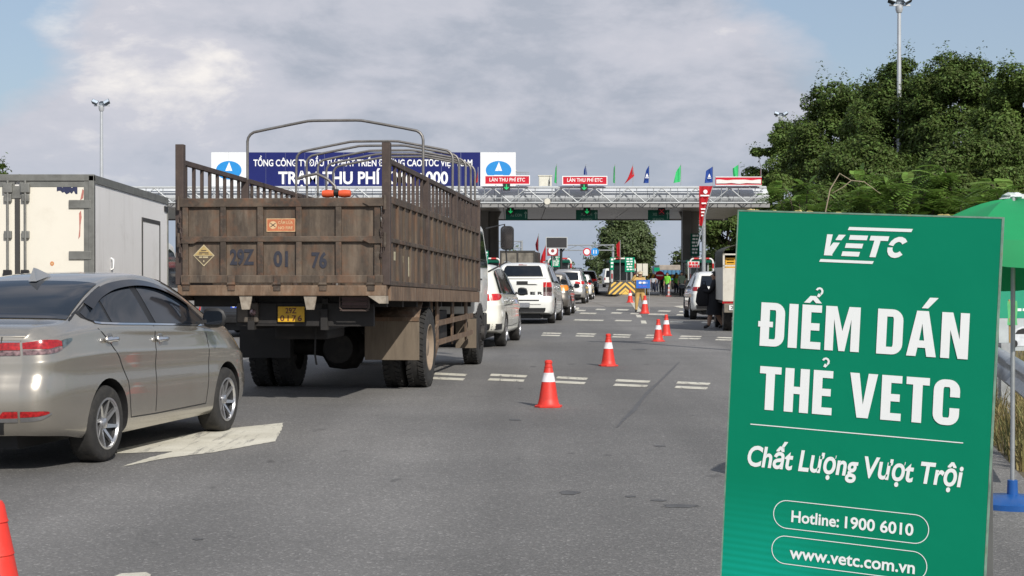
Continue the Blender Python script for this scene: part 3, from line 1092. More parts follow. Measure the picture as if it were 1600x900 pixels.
def hanging_sign(px0, px1, py0, py1, txt, sig, label):
    Y = CY + 2.0
    a, b = at(px0, py0, Y), at(px1, py1, Y)
    t = thing('hanging_sign', label, 'hanging sign', ((a.x + b.x) / 2, Y, 0), 0, 'green signs hanging under the canopy')
    hw = (b.x - a.x) / 2
    MB().box(-hw, hw, 0, 0.08, b.z, a.z).build('panel', m_dkgreen, t)
    g = M('faded_print', (0.20, 0.33, 0.28), 0.6)
    for k_, ln in enumerate(txt):
        lettering(ln, t, g, (-hw * 0.05, -0.003, a.z - 0.40 - 0.36 * k_ if len(txt) > 1 else a.z - 0.5), ux, uz, hw * 1.05, 0.2, bold=0.015, center=True)
    up = [(-0.03, -0.26), (-0.03, 0.1), (-0.09, 0.04), (-0.12, 0.08), (0, 0.24), (0.12, 0.08), (0.09, 0.04), (0.03, 0.1), (0.03, -0.26)]
    zc = (a.z + b.z) / 2
    MB().flat(up, (hw * 0.82, -0.003, zc), ux, uz, 0).build('up_arrow', g, t)
    for sx in (-hw * 0.6, hw * 0.6):
        MB().bar((sx, 0.04, a.z), (sx, 0.04, 6.38), 0.04, 0.04).build('hanger', steel_grey, t)
    cx = -hw * 0.55 if sig == 'down1' else (0.0 if sig == 'down' else hw * 0.25)
    if sig != 'x':
        cx = cx
        MB().box(cx - 0.24, cx + 0.24, -0.14, -0.01, zc + 0.0, zc + 0.5).build('signal_box', black, t)
        arrow = [(-0.03, 0.17), (-0.03, -0.06), (-0.1, 0.02), (-0.15, -0.03), (0, -0.18), (0.15, -0.03), (0.1, 0.02), (0.03, -0.06), (0.03, 0.17)]
        MB().flat(arrow[::-1], (cx, -0.144, zc + 0.25), ux, uz, 0).build('signal_arrow', m_led_g, t)
    else:
        MB().box(cx - 0.24, cx + 0.24, -0.14, -0.01, zc + 0.0, zc + 0.5).build('signal_box', black, t)
        for s_ in (-1, 1):
            MB().bar((cx - 0.15 * s_, -0.15 - 0.003 * s_, zc + 0.1), (cx + 0.15 * s_, -0.15 - 0.003 * s_, zc + 0.4), 0.01, 0.05, up=(0, 1, 0)).build('signal_cross', m_led_r, t)


hanging_sign(790, 824.5, 327, 343.5, ['XE CON'], 'down1', 'dark green hanging sign with green arrow beside the lorry mirror')
hanging_sign(900, 934, 328, 343.5, ['XE TẢI', 'XE KHÁCH'], 'down', 'dark green hanging sign with green arrow over middle lane')
hanging_sign(1012.5, 1046, 328, 344, ['XE TẢI', 'XE KHÁCH'], 'x', 'dark green hanging sign with red cross signal')

# roof cabinets
for (x0, x1, y0, lab) in ((842, 862, 275, 'cream metal cabinet on the canopy between two red signs'), (779, 806, 267, 'cream metal cabinet behind the red sign at the billboard')):
    Y = CY + 2.6
    a, b = at(x0, y0, Y), at(x1, 292, Y)
    t = thing('roof_cabinet', lab, 'cabinet', ((a.x + b.x) / 2, Y, 7.5), 0, 'cabinets on the canopy roof')
    hw = (b.x - a.x) / 2
    hz = a.z - 7.5
    MB().box(-hw, hw, 0, 0.8, 0, hz).build('body', m_cream, t, bevel=0.02)
    MB().box(-hw - 0.05, hw + 0.05, -0.05, 0.85, hz, hz + 0.06).build('lid', m_cream, t)
    MB().box(-hw * 0.85, hw * 0.85, -0.02, -0.003, 0.1, hz - 0.08).build('door', m_cream, t)
    MB().box(hw * 0.6, hw * 0.7, -0.05, -0.02, hz * 0.45, hz * 0.6).build('handle', black, t)
Y = CY + 2.6
a, b = at(806, 269, Y), at(826, 274, Y)
t = thing('roof_railing', 'short grey railing on the canopy roof behind a red sign', 'railing', ((a.x + b.x) / 2, Y, 7.5))
hw = (b.x - a.x) / 2
MB().tube([(-hw, 0, a.z - 7.5), (hw, 0, a.z - 7.5)], 0.03, 6).build('top_rail', steel_grey, t)
for q in np.linspace(-hw, hw, 9):
    MB().tube([(q, 0, 0), (q, 0, a.z - 7.5)], 0.018, 6).build('baluster', steel_grey, t)
# speed camera lamp on the truss
c = at(855, 315, CY - 0.4)
t = thing('round_plaque', 'small round cream plaque fixed to the truss', 'plaque', (c.x, CY - 0.42, c.z))
MB().lathe([(0.001, -0.05), (0.2, -0.05), (0.22, -0.02), (0.22, 0.04)], 24, (0, 0, 0), 'y').build('plate', m_cream, t, smooth=40)
MB().box(-0.03, 0.03, 0.04, 0.12, -0.25, 0.2).build('bracket', steel_grey, t)

# flags on the roof edge -------------------------------------------
m_f = {'green': M('flag_green', (0.06, 0.62, 0.20), 0.7, transl=0.35, var=0.1), 'red': M('flag_red', (0.60, 0.02, 0.03), 0.7, transl=0.35, var=0.1),
       'blue': M('flag_blue', (0.02, 0.07, 0.32), 0.7, transl=0.3, var=0.1), 'dark': M('flag_maroon', (0.22, 0.015, 0.025), 0.7, transl=0.3, var=0.1)}


def flag(pole_px, top_py, base_z, Y, colr, poly, label, lean=0.0, emblem=False, group='small flags along the canopy roof', base_y=None):
    """poly: corner offsets in photo pixels from the pole top: (du, dv) top-out, bottom-out, bottom-in"""
    top = at(pole_px, top_py, Y)
    k = Y / FPX
    t = thing('flag', label, 'flag', (top.x, Y, base_z), 0, group)
    H = top.z - base_z
    MB().tube([(-lean, 0, 0), (0, 0, H + 0.05)], 0.022, 6).build('pole', steel_grey, t)
    (u1, v1), (u2, v2), (u3, v3) = poly
    rows = []
    for i in range(9):
        s = i / 8
        a_ = Vector((0, 0)).lerp(Vector((u3, v3)), s)
        b_ = Vector((u1, v1)).lerp(Vector((u2, v2)), s)
        row = []
        for j in range(9):
            q = a_.lerp(b_, j / 8)
            row.append((q.x * k, 0.10 * math.sin(j * 1.1 + s * 2.0 + pole_px) * (j / 8) ** 0.7 + 0.02, H - q.y * k))
        rows.append(row)
    cl = MB().grid(rows).build('cloth', m_f[colr], t, smooth=80)
    if emblem:
        cx, cy = (u1 + u2 + u3) / 4 * k, (v1 + v2 + v3) / 4 * k
        MB().flat([(-0.10, -0.10), (0.10, -0.10), (0.0, 0.14)], (cx, -0.14, H - cy), ux, uz, 0).build('emblem_arrow', white, cl)
        MB().flat(rc(-0.13, -0.2, 0.13, -0.15), (cx, -0.14, H - cy), ux, uz, 0).build('emblem_bar', white, cl)
    return t


RZ = 7.5
flag(803, 257, RZ, CY + 1.6, 'blue', [(-3, 6), (-4, 15), (1, 15)], 'narrow furled dark blue flag over the billboard emblem')
flag(870, 257, RZ, CY + 1.6, 'green', [(-2, 5), (-4, 28), (0, 30)], 'narrow bright green flag between the two red lane signs')
flag(915.5, 257, RZ, CY + 1.6, 'blue', [(-3, 8), (-3.5, 16), (2, 16)], 'furled blue flag above the middle red lane sign')
flag(961, 257, RZ, CY + 1.6, 'green', [(-2, 5), (-3, 28), (0, 30)], 'thin green flag just past the middle red sign')
flag(989, 257, RZ, CY + 1.6, 'red', [(2, 18), (-14, 31), (-8, 22)], 'red flag blown to the left on the canopy roof')
flag(1014.5, 258, RZ, CY + 1.6, 'blue', [(-5, 8), (-9, 28), (-1, 28)], 'blue flag with pale emblem beside the red flag', emblem=True)
flag(1064, 257, RZ, CY + 1.6, 'green', [(-8, 12), (-11.5, 29), (-1, 27)], 'broad bright green flag above the long red banner')
flag(1114, 260, RZ, CY + 1.6, 'blue', [(-11, 7), (-13, 26), (0, 25)], 'broad dark blue flag with white emblem over the truss', emblem=True)
flag(1154, 257, RZ, CY + 1.6, 'green', [(-9, 6), (-8, 20), (-1, 20)], 'ragged green flag behind the half covered red sign')
flag(1189, 262, RZ, CY + 1.6, 'dark', [(-2, 8), (-2.5, 24), (1, 25)], 'dark red flag at the canopy end against the trees')
flag(747, 262, RZ, CY + 0.4, 'red', [(-1, 10), (-5, 25), (0, 22)], 'red flag at the billboard blue edge behind the lorry')

# long red banner slipping from a leaning stick on a grey post ------
Y = 92.0
base = at(1100, 0, Y)
t = thing('steel_post', 'plain grey steel post rising past the white car roof', 'post', (base.x, Y, 0))
MB().lathe([(0.22, 0), (0.22, 0.02), (0.12, 0.03), (0.11, at(0, 322, Y).z)], 14).build('shaft', steel_grey, t, smooth=40)
MB().lathe([(0.13, 0), (0.12, 0.06), (0.001, 0.1)], 14, (0, 0, at(0, 322, Y).z)).build('cap', steel_grey, t, smooth=40)
t = thing('hanging_banner', 'long tapering red banner hanging from a leaning stick', 'banner', (base.x, Y - 0.2, 0))
k = Y / FPX
zT = at(0, 291, Y).z
rows = []
for i in range(15):
    s = i / 14
    l = -8 + 0 * s
    r = 13.0 - 16 * s - 2.0 * math.sin(s * 3.1)
    r = max(r, -6.5)
    rows.append([((l + (r - l) * j / 8) * k, -0.05 + 0.07 * math.sin(j * 1.3 + s * 5), zT - 62 * s * k) for j in range(9)])
bn = MB().grid(rows).build('cloth', m_f['red'], t, smooth=80)
for (yy, ww) in ((9, 3.2), (15, 7), (27, 3.6), (36, 3.4), (41, 2.4), (46, 1.6)):
    s = yy / 62
    cx = -8 + (21 - 16 * s) / 2
    if yy == 9:
        MB().flat([(ww * k * math.cos(q), ww * k * math.sin(q)) for q in np.linspace(0, 2 * math.pi, 15)[:-1]], (cx * k, -0.16, zT - yy * k), ux, uz, 0).build('emblem', white, bn)
    else:
        MB().flat(rc(-ww * k, -1.1 * k, ww * k, 1.1 * k), (cx * k, -0.16, zT - yy * k), ux, uz, 0).build('print_row', white, bn)
MB().tube([(-10 * k, 0.06, zT - 93 * k), (13 * k, 0.06, zT - 1 * k)], 0.028, 6).build('stick', steel_grey, t)

# boards and displays around the booths ----------------------------
board('green_board', 'green notice board beside the officer on the chevron island', 'notice board', 976.5, 991.5, 402, 425, 112.1, m_green, 5, group='green notice boards by the booths', legs_z=0.16)
board('green_board', 'narrow green notice board at the chevron island left pole', 'notice board', 953.5, 959, 402, 422, 111.9, m_green, 3, group='green notice boards by the booths', legs_z=0.16)
board('green_board', 'green notice board under the red sign with white disc', 'notice board', 861, 876.5, 400, 417, 111.4, m_green, 5, group='green notice boards by the booths', legs_z=0.16)
board('green_board', 'tall green board fixed in front of the right column', 'notice board', 1079, 1093, 365, 400, 117.6, m_dkgreen, 6, posts=True, group='green notice boards by the booths', legs_z=0.16)
board('green_board', 'green notice boards glimpsed between lorry cab and white van', 'notice board', 754, 763, 392, 412, 111.1, m_green, 4, group='green notice boards by the booths', legs_z=0.16)
board('green_board', 'small green sign far away above the barrier', 'notice board', 1022, 1031, 418, 424, 150, m_green, 0, group='green notice boards by the booths')
tb = board('red_led_sign', 'white sign with red lettering under the right guard arch', 'sign', 1074.5, 1093, 408.5, 418.5, 112.1, m_bandwhite, 0, legs_z=0.16)
rnd = random.Random(3)
w_ = 0.42
text_bars(tb, m_led_r, -0.34, 0.40, -0.004, at(0, 409.5, 112.1).z, 2, 0.21, 0.16, rnd)
td = board('display_board', 'black variable message display in white frame on a post', 'display', 854, 885.5, 371.5, 387, 104, M('led_off', (0.025, 0.025, 0.028), 0.5), 0, posts=False, edge=white_metal, thick=0.2)
bz = at(0, 387, 104).z
MB().tube([(0.3, 0.25, 0), (0.3, 0.25, bz + 0.2)], 0.085, 12).build('post', black, td, smooth=60)
MB().bar((0.3, 0.25, bz - 0.35), (0.58, 0.25, bz + 0.05), 0.08, 0.08).build('brace', black, td)
# red sign with white disc
c = at(863.5, 391, 111.0)
t = thing('disc_sign', 'red square sign with white disc above a green board', 'sign', (c.x, 111.0, 0.16))
MB().box(-0.38, 0.38, 0, 0.04, c.z - 0.55, c.z + 0.30).build('panel', M('dull_red', (0.28, 0.02, 0.03), 0.5), t)
MB().lathe([(0.001, -0.01), (0.29, -0.01), (0.29, 0.0)], 28, (0, 0, c.z - 0.2), 'y').build('disc', white, t)
MB().lathe([(0.001, -0.02), (0.12, -0.02), (0.12, -0.011)], 20, (0, 0, c.z - 0.2), 'y').build('symbol', M('dim_red', (0.3, 0.05, 0.06), 0.5), t)
MB().tube([(0, 0.07, 0), (0, 0.07, c.z)], 0.035, 8).build('post', steel_grey, t)
# barrier arm, no-entry sign
t = thing('barrier_gate', 'yellow and black barrier arm across the far lane', 'barrier', (at(1008, 0, 119).x, 119, 0.006))
MB().box(-0.16, 0.16, -0.15, 0.15, 0, 1.1).build('cabinet', m_yellow, t, bevel=0.02)
L_ = at(1066, 0, 119).x - at(1008, 0, 119).x
ns = 16
for i in range(ns):
    q0, q1 = -0.1 + i * (L_ + 0.1) / ns, -0.1 + (i + 1) * (L_ + 0.1) / ns
    zz = 1.40
    MB().add([(q0, -0.2, zz - 0.15), (q1, -0.2, zz - 0.15), (q1 + 0.12, -0.2, zz + 0.15), (q0 + 0.12, -0.2, zz + 0.15), (q0, -0.16, zz - 0.15), (q1, -0.16, zz - 0.15), (q1 + 0.12, -0.16, zz + 0.15), (q0 + 0.12, -0.16, zz + 0.15)],
             [(0, 1, 2, 3), (7, 6, 5, 4), (0, 4, 5, 1), (3, 2, 6, 7), (0, 3, 7, 4), (1, 5, 6, 2)]).build('arm_stripe', m_yellow if i % 2 else m_hazblack, t)
c = at(1031, 430.5, 117.5)
t = thing('no_entry_sign', 'round red no entry sign with white bar', 'road sign', (c.x, 117.5, 0.006))
MB().lathe([(0.001, -0.03), (0.32, -0.03), (0.33, 0.0), (0.33, 0.03)], 32, (0, 0, c.z), 'y').build('disc', m_red, t)
MB().box(-0.25, 0.25, -0.036, -0.031, c.z - 0.05, c.z + 0.05).build('bar', white, t)
MB().tube([(0, 0.05, 0), (0, 0.05, c.z)], 0.03, 8).build('post', steel_grey, t)
MB().lathe([(0.22, 0), (0.2, 0.06), (0.04, 0.08)], 16).build('base', black, t)
# cream board pair behind the officer
t = thing('cream_board', 'pair of plain cream boards behind the officer', 'board', (at(1004, 0, 112).x, 112, 0.006))
for sx in (-1, 1):
    MB().box(0.02 if sx > 0 else -0.38, 0.38 if sx > 0 else -0.02, 0, 0.04, at(0, 431, 112).z, at(0, 412, 112).z).build('panel', m_cream, t)
    MB().bar((sx * 0.2, 0.07, 0), (sx * 0.2, 0.07, 2.2), 0.05, 0.05).build('post', steel_grey, t)
# flags among the booths
flag(841.5, 366, 0.16, 110.9, 'dark', [(-5, 16), (-4, 24), (0, 28)], 'dark maroon flag furled left of the display board', group='flags among the booths')
flag(853, 382, 0.16, 110.7, 'red', [(-7, 18), (-9, 30), (-1, 30)], 'bright red flag drooping in front of the green board', group='flags among the booths')
flag(969, 376, 0.16, 112.5, 'red', [(-6, 6), (-5, 24), (-1, 26)], 'red flag on the chevron island guard arch', group='flags among the booths')

# sign gantries beyond the plaza -----------------------------------
def gantry(px_posts, py0, py1, Y, label, x_ext):
    a = at(px_posts[0], py0, Y)
    t = thing('sign_gantry', label, 'gantry', (0, Y, 0), 0, 'steel gantries beyond the plaza')
    z0, z1 = at(0, py1, Y).z, at(0, py0, Y).z
    xa, xb = at(x_ext[0], 0, Y).x, at(x_ext[1], 0, Y).x
    for z in (z0, z1):
        for dy in (-0.3, 0.3):
            MB().tube([(xa, dy, z), (xb, dy, z)], 0.07, 6).build('chord', steel_grey, t)
    n = max(2, int((xb - xa) / 1.4))
    for i in range(n):
        q0, q1 = xa + (xb - xa) * i / n, xa + (xb - xa) * (i + 1) / n
        MB().tube([(q0, -0.3, z0 if i % 2 else z1), (q1, -0.3, z1 if i % 2 else z0)], 0.04, 5).build('lattice_bar', steel_grey, t)
    for p in px_posts:
        x = at(p, 0, Y).x
        MB().tube([(x, 0, 0), (x, 0, z1 + 0.1)], 0.16, 8).build('post', steel_grey, t)
    return t


gantry((870, 958), 383, 391, 210, 'lattice steel gantry with two round signs beyond the plaza', (866, 960))
gantry((815,), 377, 387, 200, 'lattice steel gantry behind the covered lorry', (772, 815))
for (px, lab, ca, cb) in ((917, 'round red and white speed limit sign on the far gantry', m_red, white), (929.5, 'round blue direction sign on the far gantry', m_skyblue, white)):
    c = at(px, 393.5, 209.4)
    t = thing('round_road_sign', lab, 'road sign', (c.x, 209.4, c.z))
    MB().lathe([(0.001, -0.04), (0.52, -0.04), (0.52, 0)], 28, (0, 0, 0), 'y').build('disc', ca, t)
    if ca is m_red:
        MB().lathe([(0.001, -0.055), (0.36, -0.055), (0.36, -0.041)], 28, (0, 0, 0), 'y').build('face', cb, t)
    else:
        for sx in (-0.16, 0.16):
            MB().bar((sx, -0.05, -0.25), (sx, -0.05, 0.25), 0.1, 0.02, up=(0, 1, 0)).build('arrow', white, t)
    MB().bar((0, 0.04, -0.5), (0, 0.04, 0.6), 0.08, 0.06).build('bracket', steel_grey, t)

# ================================================================== cars
def curve(pts):
    """monotone-ish smooth interpolation through (x, y) points"""
    xs = np.array([p[0] for p in pts], float)
    ys = np.array([p[1] for p in pts], float)
    h = np.diff(xs)
    d = np.diff(ys) / h
    m = np.zeros(len(xs))
    m[0], m[-1] = d[0], d[-1]
    for i in range(1, len(xs) - 1):
        m[i] = 0.0 if d[i - 1] * d[i] <= 0 else 2 * d[i - 1] * d[i] / (d[i - 1] + d[i]) * 0.5 + 0.25 * (d[i - 1] + d[i])

    def f(x):
        x = min(max(x, xs[0]), xs[-1])
        i = int(min(max(np.searchsorted(xs, x) - 1, 0), len(xs) - 2))
        t = (x - xs[i]) / h[i]
        return float((2 * t ** 3 - 3 * t ** 2 + 1) * ys[i] + (t ** 3 - 2 * t ** 2 + t) * h[i] * m[i] + (-2 * t ** 3 + 3 * t ** 2) * ys[i + 1] + (t ** 3 - t ** 2) * h[i] * m[i + 1])
    return f


class CarShape:
    def __init__(s, d):
        s.d = d
        s.yr, s.yf = d['yr'], d['yf']
        s.zt, s.zs, s.zb = curve(d['zt']), curve(d['zs']), curve(d['zb'])
        s.wm, s.ws, s.wt = curve(d['wm']), curve(d['ws']), curve(d['wt'])
        s.rear, s.front = curve(d['rear']), curve(d['front'])
        s.yra, s.yfa = d.get('yra', s.yr + 0.5), d.get('yfa', s.yf - 0.6)
        s.cache = {}

    def half(s, y):
        key = round(y, 4)
        if key in s.cache:
            return s.cache[key]
        zb, zs, zt = s.zb(y), s.zs(y), s.zt(y)
        wm, ws, wt = s.wm(y), s.ws(y), s.wt(y)
        e = zt - zs
        hb = zs - zb
        cp = [(wm * 0.93, zb), (wm * 0.975, zb + 0.07 * hb), (wm * 0.993, zb + 0.22 * hb), (wm, zb + 0.42 * hb), (wm * 0.986, zb + 0.62 * hb), (wm * 0.992, zb + 0.76 * hb), (wm * 0.985, zb + 0.80 * hb), ((wm + ws) / 2 * 0.99, zb + 0.92 * hb), (ws, zs),
              (ws + (wt - ws) * 0.30, zs + e * 0.28), (ws + (wt - ws) * 0.66, zs + e * 0.60), (wt, zs + e * 0.85), (wt * 0.90, zs + e * 0.945), (wt * 0.66, zs + e * 0.982), (wt * 0.33, zs + e * 0.996), (0, zt)]
        out = []
        n = len(cp)
        P = [np.array(p) for p in cp]
        for i in range(n - 1):
            p0, p1, p2, p3 = P[max(i - 1, 0)], P[i], P[i + 1], P[min(i + 2, n - 1)]
            for t in (0, 0.25, 0.5, 0.75):
                q = 0.5 * ((2 * p1) + (-p0 + p2) * t + (2 * p0 - 5 * p1 + 4 * p2 - p3) * t * t + (-p0 + 3 * p1 - 3 * p2 + p3) * t ** 3)
                out.append((float(max(q[0], 0)), float(q[1])))
        out.append((0.0, zt))
        s.cache[key] = out
        return out

    def my(s, y, z):
        if y < s.yra:
            return s.yra + (y - s.yra) * (s.rear(z) - s.yra) / (s.yr - s.yra)
        if y > s.yfa:
            return s.yfa + (y - s.yfa) * (s.front(z) - s.yfa) / (s.yf - s.yfa)
        return y

    def x_at(s, y, z):
        h = s.half(y)
        for (x0, z0), (x1, z1) in zip(h[:-1], h[1:]):
            if z0 <= z <= z1:
                t = (z - z0) / max(1e-6, z1 - z0)
                return x0 + (x1 - x0) * t
        return h[0][0] if z < h[0][1] else 0.0

    def z_at(s, y, x):
        h = s.half(y)
        for (x0, z0), (x1, z1) in zip(h[::-1][:-1], h[::-1][1:]):
            if x0 <= x <= x1:
                t = (x - x0) / max(1e-6, x1 - x0)
                return z0 + (z1 - z0) * t
        return h[28][1]

    def side(s, y, z, off, sx):
        x = s.x_at(y, z)
        e = 0.02
        sl = (s.x_at(y, z + e) - s.x_at(y, z - e)) / (2 * e)
        n = Vector((1.0, 0, -sl)).normalized()
        yy = s.my(y, z)
        return (sx * (x + n.x * off), yy, z + n.z * off)

    def rw(s, z, end=0):
        return s.x_at(s.yr if end == 0 else s.yf, z)

    def rearp(s, x, z, off=0.006):
        w = max(0.05, s.rw(z))
        return (x, s.rear(z) - s.d.get('bulge', 0.05) * (1 - min(1, abs(x) / w) ** 2) - off, z)

    def frontp(s, x, z, off=0.006):
        w = max(0.05, s.rw(z, 1))
        return (x, s.front(z) + s.d.get('fbulge', 0.1) * (1 - min(1, abs(x) / w) ** 2) + off, z)

    def body(s):
        L = s.yf - s.yr
        ys = [s.yr + L * (0.5 - 0.5 * math.cos(math.pi * i / 70)) for i in range(71)]
        mb = MB()
        rows = []
        for y in ys:
            h = s.half(y)
            rows.append([(-x, s.my(y, z), z) for x, z in h] + [(x, s.my(y, z), z) for x, z in h[::-1][1:]])
        mb.grid(rows, flip=True)
        for r0, r1 in zip(rows[:-1], rows[1:]):
            mb.add([r0[0], r1[0], r1[-1], r0[-1]], [(0, 3, 2, 1)])
        for end, fn, fl in ((0, s.rearp, False), (1, s.frontp, True)):
            h = s.half(s.yr if end == 0 else s.yf)
            cap = []
            for x, z in h:
                row = []
                for j in range(13):
                    f = -1 + 2 * j / 12
                    row.append((f * x, fn(f * x, z, 0.0)[1] if x > 0.02 and 0 < j < 12 else s.my(s.yr if end == 0 else s.yf, z), z))
                cap.append(row)
            mb.grid(cap, flip=fl)
        return mb


def patch(rows, off_flip=False):
    return MB().grid(rows, flip=off_flip)


def car(name, label, cat, loc, rotz, d, paint, group=None, detail=True, rim_style='spoke', plate=None, lit=False, zscale=1.0):
    s = CarShape(d)
    t = thing(name, label, cat, loc, rotz, group)
    wb, tr, wr, ww = d['wb'], d['track'], d['wr'], d.get('ww', 0.2)
    # body with cut wheel arches
    body = s.body().build('body', [paint, dark_plastic], None, weld=True, fixn=True)
    COL.objects.unlink(body)
    cut = MB()
    for y in (0, wb):
        for sx in (-1, 1):
            ra = wr * d.get('arch', 1.14)
            xa, xb = sx * (tr - 0.26), sx * (tr + 0.5)
            cut.lathe([(ra, min(xa, xb)), (ra, max(xa, xb))], 36, (0, y, wr * 1.02), 'x')
    cme = cut.mesh('cut', [dark_plastic, dark_plastic], fixn=True)
    cob = bpy.data.objects.new('cut', cme)
    cme.polygons.foreach_set('material_index', [1] * len(cme.polygons))
    md = body.modifiers.new('arches', 'BOOLEAN')
    md.operation = 'DIFFERENCE'
    md.solver = 'EXACT'
    md.object = cob
    me = evaluated(body, cob)
    body.modifiers.clear()
    COL.objects.link(body)
    body.parent = t
    old = body.data
    body.data = me
    bpy.data.meshes.remove(old)
    bpy.data.objects.remove(cob)
    bpy.data.meshes.remove(cme)
    me.shade_smooth()
    me.set_sharp_from_angle(angle=R(38))
    # underside
    MB().box(-tr + 0.28, tr - 0.28, d['yr'] + 0.25, d['yf'] - 0.3, 0.17, d['zb'][0][1] + 0.06).build('underbody', black, t)
    # wheels
    n_sp = d.get('spokes', 5)
    tyre_me = MB().lathe([(wr * 0.66, -ww / 2), (wr * 0.86, -ww * 0.53), (wr * 0.965, -ww * 0.47), (wr, -ww * 0.36), (wr * 0.995, -ww * 0.1), (wr, ww * 0.1), (wr, ww * 0.36), (wr * 0.965, ww * 0.47), (wr * 0.86, ww * 0.53), (wr * 0.66, ww / 2), (wr * 0.64, ww * 0.3), (wr * 0.64, -ww * 0.4)], 40, (0, 0, 0), 'x', cap=False).mesh('wheel', rubber, smooth=45)
    rim = MB()
    rim.lathe([(wr * 0.66, ww * 0.52), (wr * 0.63, ww * 0.50), (wr * 0.60, ww * 0.30), (wr * 0.2, ww * 0.12), (0.001, ww * 0.12)], 40, (0, 0, 0), 'x', mi=1, cap=False)
    rim.lathe([(wr * 0.67, ww * 0.40), (wr * 0.68, ww * 0.53), (wr * 0.63, ww * 0.535), (wr * 0.605, ww * 0.44)], 40, (0, 0, 0), 'x', mi=0, cap=False)
    for i in range(n_sp):
        a = 2 * math.pi * i / n_sp
        for da, wd in ((0.0, 1.0), (d.get('twin', 0.34), 0.55)):
            if wd < 1 and not d.get('twin'):
                continue
            a0, a1 = a + da * 0.3, a + da + d.get('twist', 0.0)
            r0, r1 = wr * 0.10, wr * 0.635
            h0, h1 = 0.5 * wr * 0.12 * wd + 0.006, 0.5 * wr * d.get('spw', 0.2) * wd
            pts_ = []
            for (aa, rr, hh, dep) in ((a0, r0, h0, 0.30), (a1, r1, h1, 0.50)):
                c_, s_ = math.cos(aa), math.sin(aa)
                for sg in (-1, 1):
                    for dx in (-0.14, 0.0):
                        pts_.append((ww * (dep + dx), rr * c_ - sg * hh * s_, rr * s_ + sg * hh * c_))
            rim.add(pts_, [(1, 3, 7, 5), (0, 4, 6, 2), (0, 1, 5, 4), (2, 6, 7, 3), (4, 5, 7, 6)], 0)
    rim.lathe([(wr * 0.14, ww * 0.2), (wr * 0.14, ww * 0.40), (wr * 0.11, ww * 0.43), (0.001, ww * 0.43)], 16, (0, 0, 0), 'x', mi=0)
    rim_me = rim.mesh('rim', [d.get('rim_mat', chrome), dark_plastic], smooth=35)
    for y in (0, wb):
        for sx in (-1, 1):
            o = bpy.data.objects.new('wheel', tyre_me)
            COL.objects.link(o)
            o.parent = t
            o.location = (sx * (tr - 0.0), y, wr)
            q = bpy.data.objects.new('rim', rim_me)
            COL.objects.link(q)
            q.parent = o
            if sx < 0:
                o.rotation_euler = (0, 0, math.pi)
    # side glazing
    g0, g1 = curve(d['dlo_lo']), curve(d['dlo_hi'])
    ya, yb = d['dlo_lo'][0][0], d['dlo_lo'][-1][0]

    def side_rows(sx, y0, y1, k0, k1, nu, nv, off, grow=0.0):
        rows = []
        for i in range(nu + 1):
            row = []
            for j in range(nv + 1):
                v = j / nv
                yy0, yy1 = y0 + k0 * v, y1 + k1 * v
                y = yy0 + (yy1 - yy0) * i / nu
                y = min(max(y, ya), yb)
                zl, zh = g0(y) - grow, max(g1(y), g0(y) + 0.004) + grow
                row.append(s.side(y, zl + (zh - zl) * v, off, sx))
            rows.append(row)
        return rows
    for sx in (-1, 1):
        patch(side_rows(sx, ya, yb, 0, 0, 44, 10, 0.003, 0.012), sx < 0).build('window_surround', d.get('dlo_mat', black), t, smooth=60)
        for (y0, y1, k0, k1) in d['panes']:
            patch(side_rows(sx, y0, y1, k0, k1, 14, 8, 0.0065), sx < 0).build('side_window', glass_dark, t, smooth=60)
        if d.get('belt_trim'):
            rows = [[s.side(y, g0(y) - 0.018, 0.006, sx), s.side(y, g0(y) - 0.004, 0.009, sx)] for y in np.linspace(ya + 0.1, yb - 0.05, 30)]
            patch(rows, sx < 0).build('belt_trim', d['belt_trim'], t)
        # door seams
        for poly in d.get('seams', []):
            pts_ = []
            for (p, q) in zip(poly[:-1], poly[1:]):
                n = max(2, int(math.hypot(q[0] - p[0], q[1] - p[1]) / 0.05))
                pts_ += [(p[0] + (q[0] - p[0]) * i / n, p[1] + (q[1] - p[1]) * i / n) for i in range(n)]
            pts_.append(poly[-1])
            rows = []
            for i, (y, z) in enumerate(pts_):
                p, q = pts_[max(i - 1, 0)], pts_[min(i + 1, len(pts_) - 1)]
                dx, dz = q[0] - p[0], q[1] - p[1]
                l = math.hypot(dx, dz) or 1
                w = 0.005
                rows.append([s.side(y - dz / l * w, z + dx / l * w, 0.0018, sx), s.side(y + dz / l * w, z - dx / l * w, 0.0018, sx)])
            patch(rows, sx > 0).build('door_seam', black, t)
        for (y, z) in d.get('handles', []):
            c = Vector(s.side(y, z, 0.0, sx))
            hb = MB()
            hb.lathe([(0.001, -0.105), (0.017, -0.098), (0.022, -0.07), (0.018, 0), (0.022, 0.07), (0.017, 0.098), (0.001, 0.105)], 10, (c.x + sx * 0.026, c.y, c.z), 'y')
            hb.lathe([(0.052, -0.004), (0.05, 0.0), (0.03, 0.004), (0.001, 0.004)] if False else [(0.001, -0.004), (0.052, -0.003), (0.052, 0.008), (0.001, 0.010)], 16, (c.x - (0.003 if sx > 0 else 0.003), c.y, c.z), 'x', mi=0)
            hb.build('door_handle', d.get('handle_mat', chrome), t, smooth=50)
        for pl in d.get('cladding', []):   # (y0, y1, z0, z1, material)
            rows = [[s.side(y, z, 0.006, sx) for z in np.linspace(pl[2], pl[3], 5)] for y in np.linspace(pl[0], pl[1], 24)]
            patch(rows, sx < 0).build('sill_trim', pl[4], t, smooth=60)
        # mirrors
        y, z = d['mirror']
        c = Vector(s.side(y, z, 0, sx))
        mm = MB()
        prof = [(0.02, -0.09), (0.085, -0.075), (0.1, -0.03), (0.098, 0.03), (0.075, 0.085), (0.02, 0.105)]
        vv = []
        nseg_ = 14
